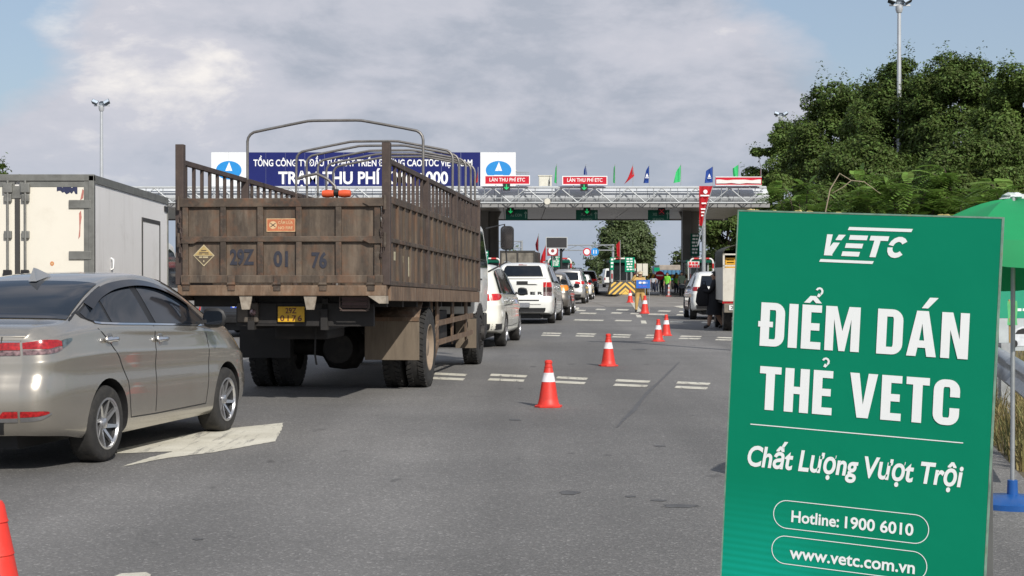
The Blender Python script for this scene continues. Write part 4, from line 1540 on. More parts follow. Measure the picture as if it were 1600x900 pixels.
        for (rr, hh) in prof:
            for j in range(nseg_):
                a = 2 * math.pi * j / nseg_
                vv.append((c.x + sx * (0.16 + 1.15 * hh), c.y + 0.03 + 0.75 * rr * math.cos(a) * (1 if math.cos(a) > 0 else 0.35), c.z + 0.03 + 0.95 * rr * math.sin(a)))
        ff = [(i * nseg_ + j, i * nseg_ + (j + 1) % nseg_, (i + 1) * nseg_ + (j + 1) % nseg_, (i + 1) * nseg_ + j) for i in range(len(prof) - 1) for j in range(nseg_)]
        ff += [tuple(range(nseg_)), tuple((len(prof) - 1) * nseg_ + j for j in range(nseg_))]
        mm.add(vv, ff)
        mir = mm.build('wing_mirror', d.get('mirror_mat', paint), t, smooth=50, fixn=True)
        MB().flat(rrect(-0.09, -0.062, 0.09, 0.062, 0.04), (c.x + sx * 0.165, c.y + 0.03 - 0.029, c.z + 0.03), (1, 0, 0), (0, 0, 1), 0).build('mirror_glass', glass_dark, mir)
        MB().bar((c.x - sx * 0.02, c.y + 0.02, c.z - 0.02), (c.x + sx * 0.10, c.y + 0.03, c.z + 0.0), 0.06, 0.03).build('mirror_arm', dark_plastic, mir)
        if d.get('visor'):
            rows = [[s.side(y, g1(y) - 0.045, 0.030, sx), s.side(y, g1(y) + 0.016, 0.012, sx)] for y in np.linspace(d['visor'][0], d['visor'][1], 30)]
            patch(rows, sx < 0).build('rain_visor', M('smoked_acrylic', (0.015, 0.016, 0.02), 0.12, var=0.1), t, smooth=60)
        # arch lips
        if d.get('arch_lip'):
            for y in (0, wb):
                ra = wr * d.get('arch', 1.14)
                pts_ = []
                for a in np.linspace(R(8), R(172), 22):
                    yy, zz = y + (ra + 0.012) * math.cos(a), wr * 1.02 + (ra + 0.012) * math.sin(a)
                    pts_.append(s.side(yy, zz, 0.004, sx))
                MB().tube(pts_, 0.014, 6).build('arch_lip', d['arch_lip'], t, smooth=60)
    # front and rear glass on the top surface
    for key, nm in (('rear_glass', 'rear_window'), ('wind', 'windscreen')):
        if key not in d:
            continue
        y0, y1, f0, f1 = d[key]
        rows, rows_b = [], []
        for i in range(15):
            v = i / 14
            y = y0 + (y1 - y0) * v
            hw = s.wt(y) * (f0 + (f1 - f0) * v)
            ys_slope = (s.zt(y + 0.02) - s.zt(y - 0.02)) / 0.04
            n = Vector((0, -ys_slope, 1)).normalized()
            rows.append([(x, y + n.y * 0.007, s.z_at(y, abs(x)) + n.z * 0.007) for x in np.linspace(-hw, hw, 17)])
            hb_ = hw + 0.03
            rows_b.append([(x, y + n.y * 0.004, s.z_at(y, min(abs(x), s.wt(y) * 1.05)) + n.z * 0.004) for x in np.linspace(-hb_, hb_, 17)])
        patch(rows, True).build(nm, glass_dark, t, smooth=60)
        patch(rows_b, True).build('window_seal', black, t, smooth=60)
    # glass in an upright tailgate
    if 'hatch_glass' in d:
        z0, z1, f0, f1 = d['hatch_glass']
        for off, gr, nm, mt in ((0.012, 0.0, 'rear_window', glass_dark), (0.007, 0.022, 'window_seal', black)):
            rows = []
            for z in np.linspace(z0 - gr, z1 + gr, 9):
                v = (z - z0) / (z1 - z0)
                hw = s.rw(z) * (f0 + (f1 - f0) * min(max(v, 0), 1)) + gr
                rows.append([s.rearp(x, z, off) for x in np.linspace(-hw, hw, 15)])
            patch(rows).build(nm, mt, t, smooth=60)
    # rear face pieces: (name, mat, mirrored, x0(z) , x1(z), z0, z1)
    for (nm, mt, mir_, x0, x1, x2, x3, z0, z1) in d.get('rear_bits', []):
        for sx in ((-1, 1) if mir_ else (1,)):
            rows = []
            for j in range(7):
                v = j / 6
                z = z0 + (z1 - z0) * v
                xa, xb = x0 + (x2 - x0) * v, min(x1 + (x3 - x1) * v, s.rw(z) - 0.001)
                row = []
                for i in range(9):
                    xx = xa + (xb - xa) * i / 8
                    row.append(s.rearp(sx * xx, z, d.get('bit_off', 0.010)))
                rows.append(row)
            patch(rows, sx < 0).build(nm, mt, t, smooth=60)
    # side-wrapping lamps: (name, mat, [(y, zlo, zhi), ...])
    for (nm, mt, prof) in d.get('side_bits', []):
        for sx in (-1, 1):
            cl_, ch_ = curve([(q[0], q[1]) for q in prof]), curve([(q[0], q[2]) for q in prof])
            yy_ = [prof[0][0] + (prof[-1][0] - prof[0][0]) * (i / 23) ** 2.2 for i in range(24)]
            rows = [[s.side(y, cl_(y) + (ch_(y) - cl_(y)) * j / 5, 0.010, sx) for j in range(6)] for y in yy_]
            patch(rows, sx < 0).build(nm, mt, t, smooth=60)
    if plate:
        txts, px, pz, pw, ph, pcol = plate
        c = s.rearp(px, pz, 0.02)
        pm = M('plate_' + pcol, {'white': (0.7, 0.7, 0.68), 'yellow': (0.70, 0.42, 0.02), 'blue': (0.02, 0.07, 0.45), 'grey': (0.16, 0.17, 0.19)}[pcol], 0.5, var=0.05)
        pl = MB().box(c[0] - pw / 2, c[0] + pw / 2, c[1] - 0.008, c[1] + 0.004, c[2] - ph / 2, c[2] + ph / 2).build('number_plate', pm, t)
        for i, tx in enumerate(txts):
            zz = c[2] + (0.012 if i == 0 and len(txts) > 1 else (-ph * 0.44 if len(txts) > 1 else -ph * 0.3))
            lettering(tx, pl, black if pcol in ('white', 'yellow') else white, (c[0], c[1] - 0.008, zz), ux, uz, pw * (0.55 if i == 0 and len(txts) > 1 else 0.85), ph * (0.36 if len(txts) > 1 else 0.6), bold=0.015, center=True)
    return t, s


paint_bronze = M('bronze_metallic', (0.40, 0.37, 0.32), 0.26, metal=0.75, var=0.03, scale=2, coat=0.8, rvar=0.05, dirt=(0.27, 0.23, 0.18), dscale=2, damt=0.25)
paint_white = M('white_car_paint', (0.76, 0.76, 0.72), 0.25, var=0.02, coat=0.8, dirt=(0.55, 0.52, 0.46), dscale=2.2, damt=0.25)
paint_pearl = M('cream_car_paint', (0.74, 0.72, 0.63), 0.25, var=0.02, coat=0.8, dirt=(0.5, 0.46, 0.38), dscale=2.2, damt=0.25)
paint_silver = M('silver_car_paint', (0.46, 0.45, 0.43), 0.32, metal=0.7, var=0.04, coat=0.7)
paint_grey = M('grey_car_paint', (0.17, 0.155, 0.135), 0.3, metal=0.6, var=0.05, coat=0.7)
paint_black = M('black_car_paint', (0.014, 0.014, 0.016), 0.22, var=0.1, coat=0.8)
rim_two = M('machined_rim', (0.55, 0.55, 0.56), 0.28, metal=0.9, var=0.06)

W = 0.865
SEDAN = dict(
    yr=-0.99, yf=3.43, wb=2.55, track=0.745, wr=0.305, ww=0.2, arch=1.17, spokes=8, twist=0.6, spw=0.075, rim_mat=rim_two, bulge=0.14, fbulge=0.16,
    zt=[(-0.99, 1.045), (-0.94, 1.085), (-0.75, 1.115), (-0.50, 1.130), (-0.36, 1.150), (-0.15, 1.235), (0.10, 1.335), (0.40, 1.435), (0.75, 1.500), (1.15, 1.520), (1.5, 1.495), (1.85, 1.40), (2.15, 1.265), (2.45, 1.115), (2.7, 1.045), (3.05, 0.965), (3.3, 0.86), (3.43, 0.72)],
    zs=[(-0.99, 0.985), (-0.6, 1.04), (0.0, 1.07), (0.8, 1.045), (1.6, 1.015), (2.3, 0.985), (2.8, 0.93), (3.2, 0.83), (3.43, 0.66)],
    zb=[(-0.99, 0.29), (-0.6, 0.26), (-0.3, 0.22), (0.4, 0.20), (2.2, 0.20), (2.9, 0.21), (3.43, 0.24)],
    wm=[(-0.99, 0.60), (-0.965, 0.685), (-0.90, 0.765), (-0.75, 0.825), (-0.5, 0.853), (0.0, W), (1.2, W), (2.5, 0.86), (3.0, 0.825), (3.3, 0.73), (3.43, 0.6)],
    ws=[(-0.99, 0.57), (-0.965, 0.65), (-0.90, 0.73), (-0.75, 0.785), (-0.5, 0.81), (0.0, 0.825), (1.0, 0.835), (2.2, 0.82), (2.8, 0.77), (3.2, 0.66), (3.43, 0.5)],
    wt=[(-0.99, 0.60), (-0.7, 0.68), (-0.42, 0.69), (-0.2, 0.66), (0.2, 0.61), (0.7, 0.575), (1.2, 0.575), (1.7, 0.60), (2.2, 0.655), (2.6, 0.69), (3.0, 0.66), (3.43, 0.42)],
    rear=[(0.2, -0.86), (0.34, -0.93), (0.5, -0.97), (0.66, -0.955), (0.74, -0.915), (0.9, -0.895), (1.0, -0.875), (1.06, -0.85)],
    front=[(0.2, 3.30), (0.45, 3.40), (0.65, 3.37), (0.75, 3.30)],
    dlo_lo=[(-0.20, 1.165), (-0.1, 1.125), (0.1, 1.11), (0.8, 1.085), (1.6, 1.055), (2.05, 1.04), (2.2, 1.04)],
    dlo_hi=[(-0.20, 1.175), (0.0, 1.245), (0.25, 1.335), (0.6, 1.405), (1.0, 1.43), (1.35, 1.405), (1.7, 1.315), (2.0, 1.18), (2.2, 1.045)],
    panes=[(-0.16, 0.13, 0.0, 0.08), (0.17, 0.86, 0.08, 0.0), (0.98, 2.1, 0.0, 0.0)],
    belt_trim=chrome, visor=(0.0, 1.95), mirror=(1.93, 1.07), mirror_mat=black,
    handles=[(0.05, 0.975), (1.02, 0.94)],
    seams=[[(0.92, 1.06), (0.90, 0.75), (0.90, 0.33)], [(-0.12, 1.07), (0.0, 0.99), (0.20, 0.82), (0.35, 0.62), (0.39, 0.42), (0.42, 0.32), (0.90, 0.31), (2.0, 0.31), (2.03, 0.45), (2.08, 0.75), (2.05, 1.0)]],
    rear_glass=(-0.36, 0.42, 0.98, 0.93), wind=(1.62, 2.38, 0.93, 1.0),
    rear_bits=[('tail_lamp', clear_lens, True, 0.40, 0.9, 0.42, 0.9, 0.890, 0.925), ('tail_lamp', red_lens, True, 0.42, 0.9, 0.40, 0.9, 0.93, 0.985),
               ('lamp_bezel', chrome, True, 0.30, 0.9, 0.30, 0.9, 0.988, 0.998),
               ('trunk_seam', black, False, -0.43, 0.43, -0.43, 0.43, 0.715, 0.725), ('trunk_seam', black, True, 0.43, 0.438, 0.445, 0.453, 0.72, 1.03),
               ('lower_grille', black, False, -0.48, 0.48, -0.5, 0.5, 0.30, 0.40), ('reflector', red_lens, True, 0.46, 0.9, 0.50, 0.9, 0.425, 0.475), ('reflector_trim', chrome, True, 0.46, 0.9, 0.44, 0.9, 0.395, 0.425), ('boot_badge', dark_plastic, True, 0.30, 0.345, 0.30, 0.345, 0.80, 0.82)],
    side_bits=[('tail_lamp', red_lens, [(-0.989, 0.935, 0.985), (-0.90, 0.935, 1.0), (-0.80, 0.95, 1.0), (-0.74, 0.955, 0.99)]), ('tail_lamp', clear_lens, [(-0.989, 0.890, 0.928), (-0.90, 0.897, 0.93), (-0.80, 0.91, 0.944), (-0.74, 0.93, 0.952)]),
               ('lamp_bezel', M('lamp_chrome', (0.20, 0.24, 0.24), 0.12, metal=0.8, var=0.4, scale=30), [(-0.735, 0.935, 0.995), (-0.66, 0.96, 1.005), (-0.575, 0.992, 1.010)]),
               ('reflector', red_lens, [(-0.989, 0.43, 0.475), (-0.93, 0.44, 0.475), (-0.87, 0.455, 0.47)]), ('reflector_trim', chrome, [(-0.989, 0.395, 0.428), (-0.93, 0.41, 0.437), (-0.85, 0.45, 0.462)])],
)

LX, LY = gp(160, 721), gp(345, 675)
t_sed = (LY.x - LX.x) / (LY.y - LX.y)
rot_sed = -math.atan(0.205)
c_s = Vector((LX.x, LX.y, 0)) + Vector((-math.cos(rot_sed) * 0.80, -math.sin(rot_sed) * 0.80, 0))
sedan, sed_shape = car('sedan', 'bronze sedan with chrome door handles queuing behind the brown lorry', 'car', (c_s.x, c_s.y, 0), rot_sed, SEDAN, paint_bronze)
# shark fin
zf = sed_shape.zt(0.55)
MB().add([(-0.035, 0.36, zf - 0.03), (0.035, 0.36, zf - 0.03), (0.035, 0.62, zf + 0.02), (-0.035, 0.62, zf + 0.02), (0, 0.38, zf + 0.085), (0, 0.45, zf + 0.075)],
         [(0, 1, 2, 3), (0, 4, 1), (1, 4, 5), (0, 5, 4), (1, 5, 2), (0, 3, 5), (3, 2, 5)]).build('antenna_fin', paint_silver, sedan, fixn=True)

# ---- upright-tailed cars -----------------------------------------
def wagon(length_r, wb, front_o, width, height, belt, tail=None, wr=0.34, roof_rear=None, hood=1.02, nose=0.8, lamp_z=(0.92, 1.12), lamp_x=(0.55, 0.86), lit=red_lens, glass=(1.16, 1.56), trim=dark_plastic, clad=True, rails=False, spokes=5, lamp_side=0.3):
    w = width / 2
    yr, yf = -length_r, wb + front_o
    H = height
    rz = roof_rear or H - 0.05
    d = dict(
        yr=yr, yf=yf, wb=wb, track=w - 0.12, wr=wr, ww=0.22, arch=1.15, spokes=spokes, spw=0.26, rim_mat=rim_two, bulge=0.07, fbulge=0.14, yra=yr + 0.7,
        zt=[(yr, rz - 0.02), (yr + 0.3, rz + 0.02), (yr + 1.1, H), (yr + 1.9, H - 0.005), (wb * 0.62, H - 0.07), (wb * 0.80, H - 0.24), (wb * 0.98, hood + 0.10), (wb * 1.08, hood), (yf - 0.35, hood - 0.08), (yf - 0.1, hood - 0.22), (yf, nose - 0.1)],
        zs=[(yr, belt - 0.02), (yr + 0.6, belt + 0.01), (wb * 0.5, belt - 0.02), (wb * 0.9, belt - 0.06), (yf - 0.4, hood - 0.2), (yf, nose - 0.2)],
        zb=[(yr, 0.36), (yr + 0.4, 0.30), (0.4, 0.26), (wb - 0.4, 0.26), (yf, 0.3)],
        wm=[(yr, w * 0.78), (yr + 0.03, w * 0.86), (yr + 0.12, w * 0.94), (yr + 0.35, w * 0.985), (0.1, w), (wb, w), (yf - 0.5, w * 0.96), (yf - 0.15, w * 0.86), (yf, w * 0.72)],
        ws=[(yr, w * 0.75), (yr + 0.03, w * 0.82), (yr + 0.12, w * 0.90), (yr + 0.35, w * 0.945), (0.1, w * 0.955), (wb, w * 0.95), (yf - 0.5, w * 0.88), (yf, w * 0.6)],
        wt=[(yr, w * 0.68), (yr + 0.3, w * 0.74), (0.5, w * 0.745), (wb * 0.6, w * 0.74), (wb, w * 0.80), (yf - 0.4, w * 0.76), (yf, w * 0.5)],
        rear=tail or [(0.3, yr + 0.06), (0.55, yr), (0.8, yr + 0.04), (belt, yr + 0.10), (H - 0.25, yr + 0.28), (H, yr + 0.38)],
        front=[(0.25, yf - 0.08), (0.55, yf), (nose, yf - 0.06)],
        dlo_lo=[(yr + 0.32, belt + 0.07), (0.2, belt + 0.045), (wb * 0.5, belt + 0.03), (wb * 0.86, belt - 0.01), (wb * 0.97, belt - 0.03)],
        dlo_hi=[(yr + 0.32, H - 0.24), (yr + 0.7, H - 0.17), (wb * 0.3, H - 0.135), (wb * 0.6, H - 0.18), (wb * 0.8, H - 0.36), (wb * 0.97, belt + 0.0)],
        panes=[(yr + 0.36, -0.1, 0.12, 0.02), (-0.02, wb * 0.36, 0.02, 0), (wb * 0.40, wb * 0.93, 0, 0)],
        belt_trim=chrome, mirror=(wb * 0.86, belt + 0.03), mirror_mat=black, handles=[(0.25, belt - 0.10), (wb * 0.46, belt - 0.13)],
        seams=[[(wb * 0.39, belt), (wb * 0.39, 0.42)], [(-0.05, belt - 0.02), (0.15, belt - 0.3), (0.36, 0.6), (0.4, 0.42), (wb * 0.39, 0.4), (wb * 0.82, 0.42), (wb * 0.85, 0.7), (wb * 0.86, belt - 0.06)]],
        wind=(wb * 0.60, wb * 0.95, 0.93, 0.98), hatch_glass=(glass[0], glass[1], 0.86, 0.82),
        rear_bits=[('tail_lamp', lit, True, w * lamp_x[0], w, w * lamp_x[0] * 1.05, w, lamp_z[0], lamp_z[1]), ('tailgate_seam', black, False, -w * 0.62, w * 0.62, -w * 0.62, w * 0.62, 0.60, 0.61),
                   ('bumper_trim', trim, False, -w * 0.8, w * 0.8, -w * 0.82, w * 0.82, 0.37, 0.50), ('badge', chrome, False, -0.06, 0.06, -0.05, 0.05, belt - 0.12, belt - 0.04), ('tailgate_bar', chrome, False, -w * 0.4, w * 0.4, -w * 0.4, w * 0.4, belt - 0.2, belt - 0.175)],
        side_bits=[('tail_lamp', lit, [(yr + 0.001, lamp_z[0], lamp_z[1]), (yr + 0.12, lamp_z[0] + 0.01, lamp_z[1]), (yr + lamp_side, lamp_z[0] + 0.07, lamp_z[1] - 0.02)])],
    )
    if clad:
        d['cladding'] = [(0.36, wb - 0.36, 0.275, 0.40, trim)]
        d['arch_lip'] = trim
    return d


T = 0.098
ROT = -math.atan(T)


def on_lane(px, py, side_off, d, rot=ROT):
    """place a car so that the right rear tyre touches the road where the photo shows it"""
    p = gp(px, py)
    off = d['track'] + 0.1 + side_off
    return (p.x - math.cos(rot) * off, p.y - math.sin(rot) * off, 0)


MPV = wagon(1.08, 3.06, 0.92, 1.96, 1.74, 1.06, wr=0.34, hood=1.05, nose=0.85, lamp_z=(0.97, 1.11), lamp_x=(0.52, 0.86), lit=brake_lens, glass=(1.16, 1.52), clad=False, spokes=7, lamp_side=0.42,
            tail=[(0.3, -1.02), (0.5, -1.09), (0.75, -1.06), (0.98, -1.02), (1.2, -0.95), (1.5, -0.76), (1.74, -0.62)])
mpv, s_ = car('minivan', 'white minivan with lit red tail lamp ahead of the brown lorry', 'car', on_lane(790, 541, 0, MPV), ROT, MPV, paint_pearl, 'cars queuing in the lane ahead of the lorry')
for sx in (-1, 1):
    MB().tube([s_.side(y, 1.70 + 0.0 * y, 0.0, sx)[:2] + (s_.z_at(y, 0.62) + 0.045,) for y in np.linspace(-0.45, 1.7, 12)], 0.018, 6).build('roof_rail', chrome, mpv, smooth=60) if False else None
    rows = [[s_.side(y, z, 0.008, sx) for z in (0.86, 0.875)] for y in np.linspace(-0.35, 1.25, 16)]
    patch(rows, sx < 0).build('door_rail', black, mpv)
    rows = [[s_.side(y, z, 0.007, sx) for z in (0.38, 0.44, 0.50)] for y in np.linspace(-1.07, -0.72, 8)]
    patch(rows, sx < 0).build('bumper_trim', dark_plastic, mpv)

PK = wagon(1.22, 3.22, 0.85, 1.86, 1.88, 1.22, wr=0.38, hood=1.18, nose=0.98, lamp_z=(0.80, 1.12), lamp_x=(0.74, 0.84), lit=brake_lens, glass=(1.47, 1.76), spokes=6, lamp_side=0.12, clad=False,
           tail=[(0.4, -1.20), (0.70, -1.24), (0.80, -1.14), (1.30, -1.12), (1.42, -1.08), (1.72, -0.93), (1.88, -0.86)])
PK['zs'] = [(-1.22, 1.32), (0.5, 1.30), (0.9, 1.22), (1.5, 1.19), (2.9, 1.12), (3.6, 1.0), (4.07, 0.8)]
PK['ws'] = [(-1.22, 0.74), (-1.18, 0.80), (-0.9, 0.865), (0.1, 0.885), (3.2, 0.88), (3.6, 0.82), (4.07, 0.6)]
PK['rear_bits'] = [b for b in PK['rear_bits'] if b[0] not in ('tail_lamp', 'badge', 'tailgate_bar')]
PK['rear_bits'] += [('tail_lamp', brake_lens, True, 0.64, 0.9, 0.64, 0.9, 1.13, 1.28), ('tail_lamp', M('smoked_lens', (0.06, 0.03, 0.03), 0.2, var=0.3, scale=25), True, 0.64, 0.9, 0.64, 0.9, 0.98, 1.125), ('tail_lamp', clear_lens, True, 0.64, 0.9, 0.64, 0.9, 0.86, 0.975),
                    ('tailgate_handle', black, False, -0.17, 0.17, -0.17, 0.17, 1.20, 1.31), ('tailgate_trim', black, False, 0.17, 0.48, 0.17, 0.40, 1.195, 1.22), ('step', black, False, -0.52, 0.52, -0.52, 0.52, 0.715, 0.75), ('canopy_seam', black, False, -0.72, 0.72, -0.72, 0.72, 1.375, 1.39), ('high_brake_lamp', red_lens, False, -0.13, 0.13, -0.13, 0.13, 1.80, 1.82)]
PK['side_bits'] = [('tail_lamp', m_, [(-1.219, a_, b_), (-1.10, a_, b_), (-1.04, a_ + 0.01, b_ - 0.01)]) for m_, a_, b_ in ((brake_lens, 1.13, 1.28), (MATS['smoked_lens'], 0.98, 1.125), (clear_lens, 0.86, 0.975))]
PK['bit_off'] = 0.014
PK['panes'] = [(-0.82, 0.55, 0.12, 0.02), (0.75, 1.55, 0.02, 0), (1.65, 2.98, 0, 0)]
PK['seams'] = [[(0.62, 1.72), (0.62, 0.45)], [(1.6, 1.1), (1.6, 0.42)], [(0.75, 1.1), (0.75, 0.5), (0.85, 0.4), (2.6, 0.4), (2.7, 1.05)]]
pick, s_ = car('pickup_truck', 'white pickup with hardtop canopy behind the white minivan', 'car', on_lane(867, 505, 0, PK), ROT, PK, paint_white, 'cars queuing in the lane ahead of the lorry', plate=None)
for i, ch in enumerate('RANGER'):
    x = -0.58 + i * 0.226
    c = s_.rearp(x, 0.905, 0.016)
    lettering(ch, pick, black, c, ux, uz, 0.16, 0.085, bold=0.03, center=True, name='tailgate_letter')
c = s_.rearp(-0.02, 0.62, 0.02)
MB().box(-0.24, 0.24, c[1] - 0.02, c[1] + 0.02, 0.52, 0.66).build('number_plate', M('plate_grey', (0.2, 0.21, 0.23), 0.5, var=0.3, scale=20), pick)
for sx in (-1, 1):
    MB().tube([(sx * 0.60, y, s_.z_at(y, 0.60) + 0.05) for y in np.linspace(-0.5, 1.5, 10)], 0.02, 6).build('roof_rail', steel_grey, pick, smooth=60)
    MB().box(sx * 0.72 - 0.14, sx * 0.72 + 0.14, -0.50, -0.47, 0.16, 0.6).build('mud_flap', black, pick)

GREY = wagon(0.95, 2.66, 0.85, 1.80, 1.62, 1.02, wr=0.33, lit=amber_lens, glass=(1.12, 1.42), trim=dark_plastic)
car('crossover', 'brown-grey crossover mostly hidden ahead of the white pickup', 'car', on_lane(891, 492.5, 0, GREY), ROT, GREY, paint_grey, 'cars queuing in the lane ahead of the lorry')
SIL = wagon(0.95, 2.75, 0.85, 1.82, 1.82, 1.10, wr=0.35, lit=brake_lens, glass=(1.25, 1.62), lamp_z=(1.02, 1.18), lamp_x=(0.42, 0.8), rails=True)
silv, s_ = car('sport_utility', 'silver utility car with roof rails farther up the queue', 'car', on_lane(915, 474.5, 0, SIL), ROT, SIL, paint_silver, 'cars queuing in the lane ahead of the lorry')
for sx in (-1, 1):
    MB().tube([(sx * 0.62, y, s_.z_at(y, 0.62) + (0.07 if 0 < i < 9 else 0.0)) for i, y in enumerate(np.linspace(-0.5, 1.5, 10))], 0.022, 6).build('roof_rail', black, silv, smooth=60)
for q in (-0.2, 0.5, 1.2):
    MB().tube([(-0.62, q, 1.86), (0.62, q, 1.86)], 0.018, 6).build('roof_bar', black, silv)
HAT = wagon(0.72, 2.45, 0.75, 1.70, 1.55, 0.98, wr=0.31, lit=brake_lens, glass=(1.08, 1.40), lamp_z=(0.92, 1.1), spokes=5)
car('hatchback', 'small white hatchback past the silver utility car', 'car', on_lane(925, 468.5, 0, HAT), ROT, HAT, paint_white, 'cars queuing in the lane ahead of the lorry')
BLK = wagon(0.95, 2.8, 0.9, 1.9, 1.85, 1.12, wr=0.37, lit=brake_lens, glass=(1.25, 1.62), lamp_z=(1.0, 1.2), lamp_x=(0.5, 0.8))
car('sport_utility', 'black utility car at the toll lane front of the queue', 'car', on_lane(934, 460, 0, BLK), -math.atan(0.07), BLK, paint_black, 'cars queuing in the lane ahead of the lorry')
# black utility car glimpsed under the lorry
pB = at(372, 0, 38)
car('sport_utility', 'black utility car with blue plate glimpsed beneath the lorry bed', 'car', (pB.x, 39.0, 0), R(-4), BLK, paint_black, None, plate=(['LD', '00'], 0.0, 0.86, 0.24, 0.30, 'blue'))
# white crossover parked at the right
WCR = wagon(0.85, 2.6, 0.82, 1.76, 1.62, 1.04, wr=0.34, lit=red_lens, glass=(1.14, 1.45), lamp_z=(0.96, 1.10), lamp_x=(0.45, 0.8), spokes=5)
pW = gp(1079, 499)
wcar, s_ = car('crossover', 'white crossover stopped beside the woman in black', 'car', (pW.x + 0.74 + 0.1, pW.y + 0.0, 0), R(-2), WCR, paint_white, plate=(['29A', '356'], 0.0, 0.80, 0.3, 0.18, 'white') if False else None)
for sx in (-1, 1):
    MB().tube([(sx * 0.58, y, s_.z_at(y, 0.58) + 0.04) for y in np.linspace(-0.3, 1.4, 8)], 0.018, 6).build('roof_rail', black, wcar, smooth=60)

# ================================================================== the brown stake-bed lorry
m_bed = M('brown_bed_steel', (0.110, 0.081, 0.058), 0.62, metal=0.1, var=0.25, scale=3.0, stretch=(3, 3, 0.6), dirt=(0.185, 0.145, 0.105), dscale=2.4, damt=0.6, dstretch=(5, 5, 0.35), bump=0.25, bscale=18, objvar=0.14, dirt2=[((0.030, 0.023, 0.018), 1.8, 0.75, (2.2, 2.2, 0.45)), ((0.16, 0.070, 0.032), 4.5, 0.5, (1, 1, 0.7)), ((0.34, 0.30, 0.25), 9.0, 0.22, (1, 1, 0.3))])
m_bed_dark = M('brown_bed_frame', (0.085, 0.063, 0.046), 0.65, metal=0.1, var=0.3, scale=4.0, dirt=(0.19, 0.145, 0.10), dscale=4, damt=0.45, bump=0.2, bscale=20, objvar=0.15, dirt2=[((0.028, 0.020, 0.016), 2.5, 0.7, (1, 1, 1)), ((0.20, 0.08, 0.035), 6.0, 0.5, (1, 1, 1)), ((0.34, 0.30, 0.25), 11.0, 0.22, (1, 1, 1))])
m_stake = M('dark_stake_steel', (0.070, 0.050, 0.043), 0.6, metal=0.15, var=0.25, scale=6, dirt=(0.17, 0.125, 0.09), dscale=5, damt=0.4, objvar=0.2)
m_rust = M('rusty_beam', (0.125, 0.080, 0.050), 0.75, var=0.3, scale=5, stretch=(1.5, 1.5, 0.5), dirt=(0.28, 0.21, 0.15), dscale=4, damt=0.6, dstretch=(3, 3, 0.6), bump=0.2, bscale=30, objvar=0.12, dirt2=[((0.04, 0.028, 0.02), 4.0, 0.5, (1, 1, 0.6)), ((0.20, 0.085, 0.035), 7.0, 0.4, (1, 1, 1))])
m_scuff = M('scuffed_plate', (0.30, 0.26, 0.21), 0.7, var=0.3, scale=8, dirt=(0.12, 0.08, 0.05), dscale=6, damt=0.6)
m_chassis = M('chassis_black', (0.018, 0.016, 0.015), 0.7, var=0.3, scale=6, dirt=(0.06, 0.05, 0.04), dscale=4, damt=0.4)
m_flap = M('dusty_mudflap', (0.15, 0.118, 0.085), 0.8, var=0.2, scale=5, stretch=(2, 2, 0.5), dirt=(0.08, 0.06, 0.045), dscale=4, damt=0.5, dstretch=(5, 5, 0.6))
m_rimbrown = M('dusty_rim', (0.26, 0.20, 0.145), 0.75, var=0.2, scale=8)
m_cabwhite = M('cab_white', (0.70, 0.70, 0.67), 0.35, var=0.05, coat=0.4, dirt=(0.4, 0.36, 0.3), dscale=2, damt=0.3)
m_hoop = M('hoop_tube', (0.20, 0.19, 0.18), 0.45, metal=0.5, var=0.25, scale=8, dirt=(0.13, 0.09, 0.07), dscale=5, damt=0.4)
m_num = M('faded_number_print', (0.026, 0.028, 0.042), 0.7, var=0.3, scale=15, dirt=(0.08, 0.065, 0.055), dscale=14, damt=0.2)

TR = 0.108
rotT = -math.atan(TR)
axle = gp(640, 603)
OT = Vector((-1.05 - 1.21, 21.5, 0))
lorry = thing('stake_bed_lorry', 'brown stake bed lorry with bare hoops waiting in the lane', 'lorry', OT, rotT)
YT, YB = -3.32, 4.72
HWB = 1.20


def bedxf(x, y, z):
    return (x, y, z - 0.0187 * (y - YT))


Z0, Z1 = 1.40, 2.36                      # tailgate foot, top of the walls
yt = YT
# tailgate: frame rails, posts and ten sunk panels
cols = [-1.20 + 2.40 * f for f in ((287 - 276) / 330, (348 - 276) / 330, (407.5 - 276) / 330, (469 - 276) / 330, (532 - 276) / 330, (593 - 276) / 330)]
zr = 1.90
for x in cols:
    MB().box(x - 0.033, x + 0.033, yt - 0.04, yt + 0.03, Z0, Z1 - 0.09).build('tailgate_post', m_bed_dark, lorry, bevel=0.006, xf=bedxf)
for (z, hz, nm) in ((Z1 - 0.045, 0.05, 'tailgate_top_rail'), (zr, 0.032, 'tailgate_mid_rail'), (Z0 + 0.045, 0.045, 'tailgate_bottom_rail')):
    MB().box(-1.17, 1.17, yt - 0.045, yt + 0.025, z - hz, z + hz).build(nm, m_bed_dark if nm != 'tailgate_bottom_rail' else m_bed, lorry, bevel=0.008, xf=bedxf)
for i in range(5):
    for (za, zb_) in ((Z0 + 0.09, zr - 0.03), (zr + 0.03, Z1 - 0.09)):
        x0, x1 = cols[i] + 0.033, cols[i + 1] - 0.033
        p_ = MB()
        q = 0.018
        # sunk panel with a pressed raised field
        rw_ = []
        for iu in range(9):          # thin sheet, slightly dented between its posts
            rw_.append([(x0 + (x1 - x0) * iu / 8, yt - 0.004 + 0.007 * mnoise.noise(Vector((x0 * 7 + iu * 0.45, za * 9 + jv * 0.5, 0.3))) * math.sin(math.pi * iu / 8) ** 0.5, za + (zb_ - za) * jv / 8) for jv in range(9)])
        p_.grid(rw_)
        p_.box(x0, x1, yt + 0.008, yt + 0.02, za, zb_)
        p_.build('tailgate_panel', m_bed, lorry, xf=bedxf, smooth=40)
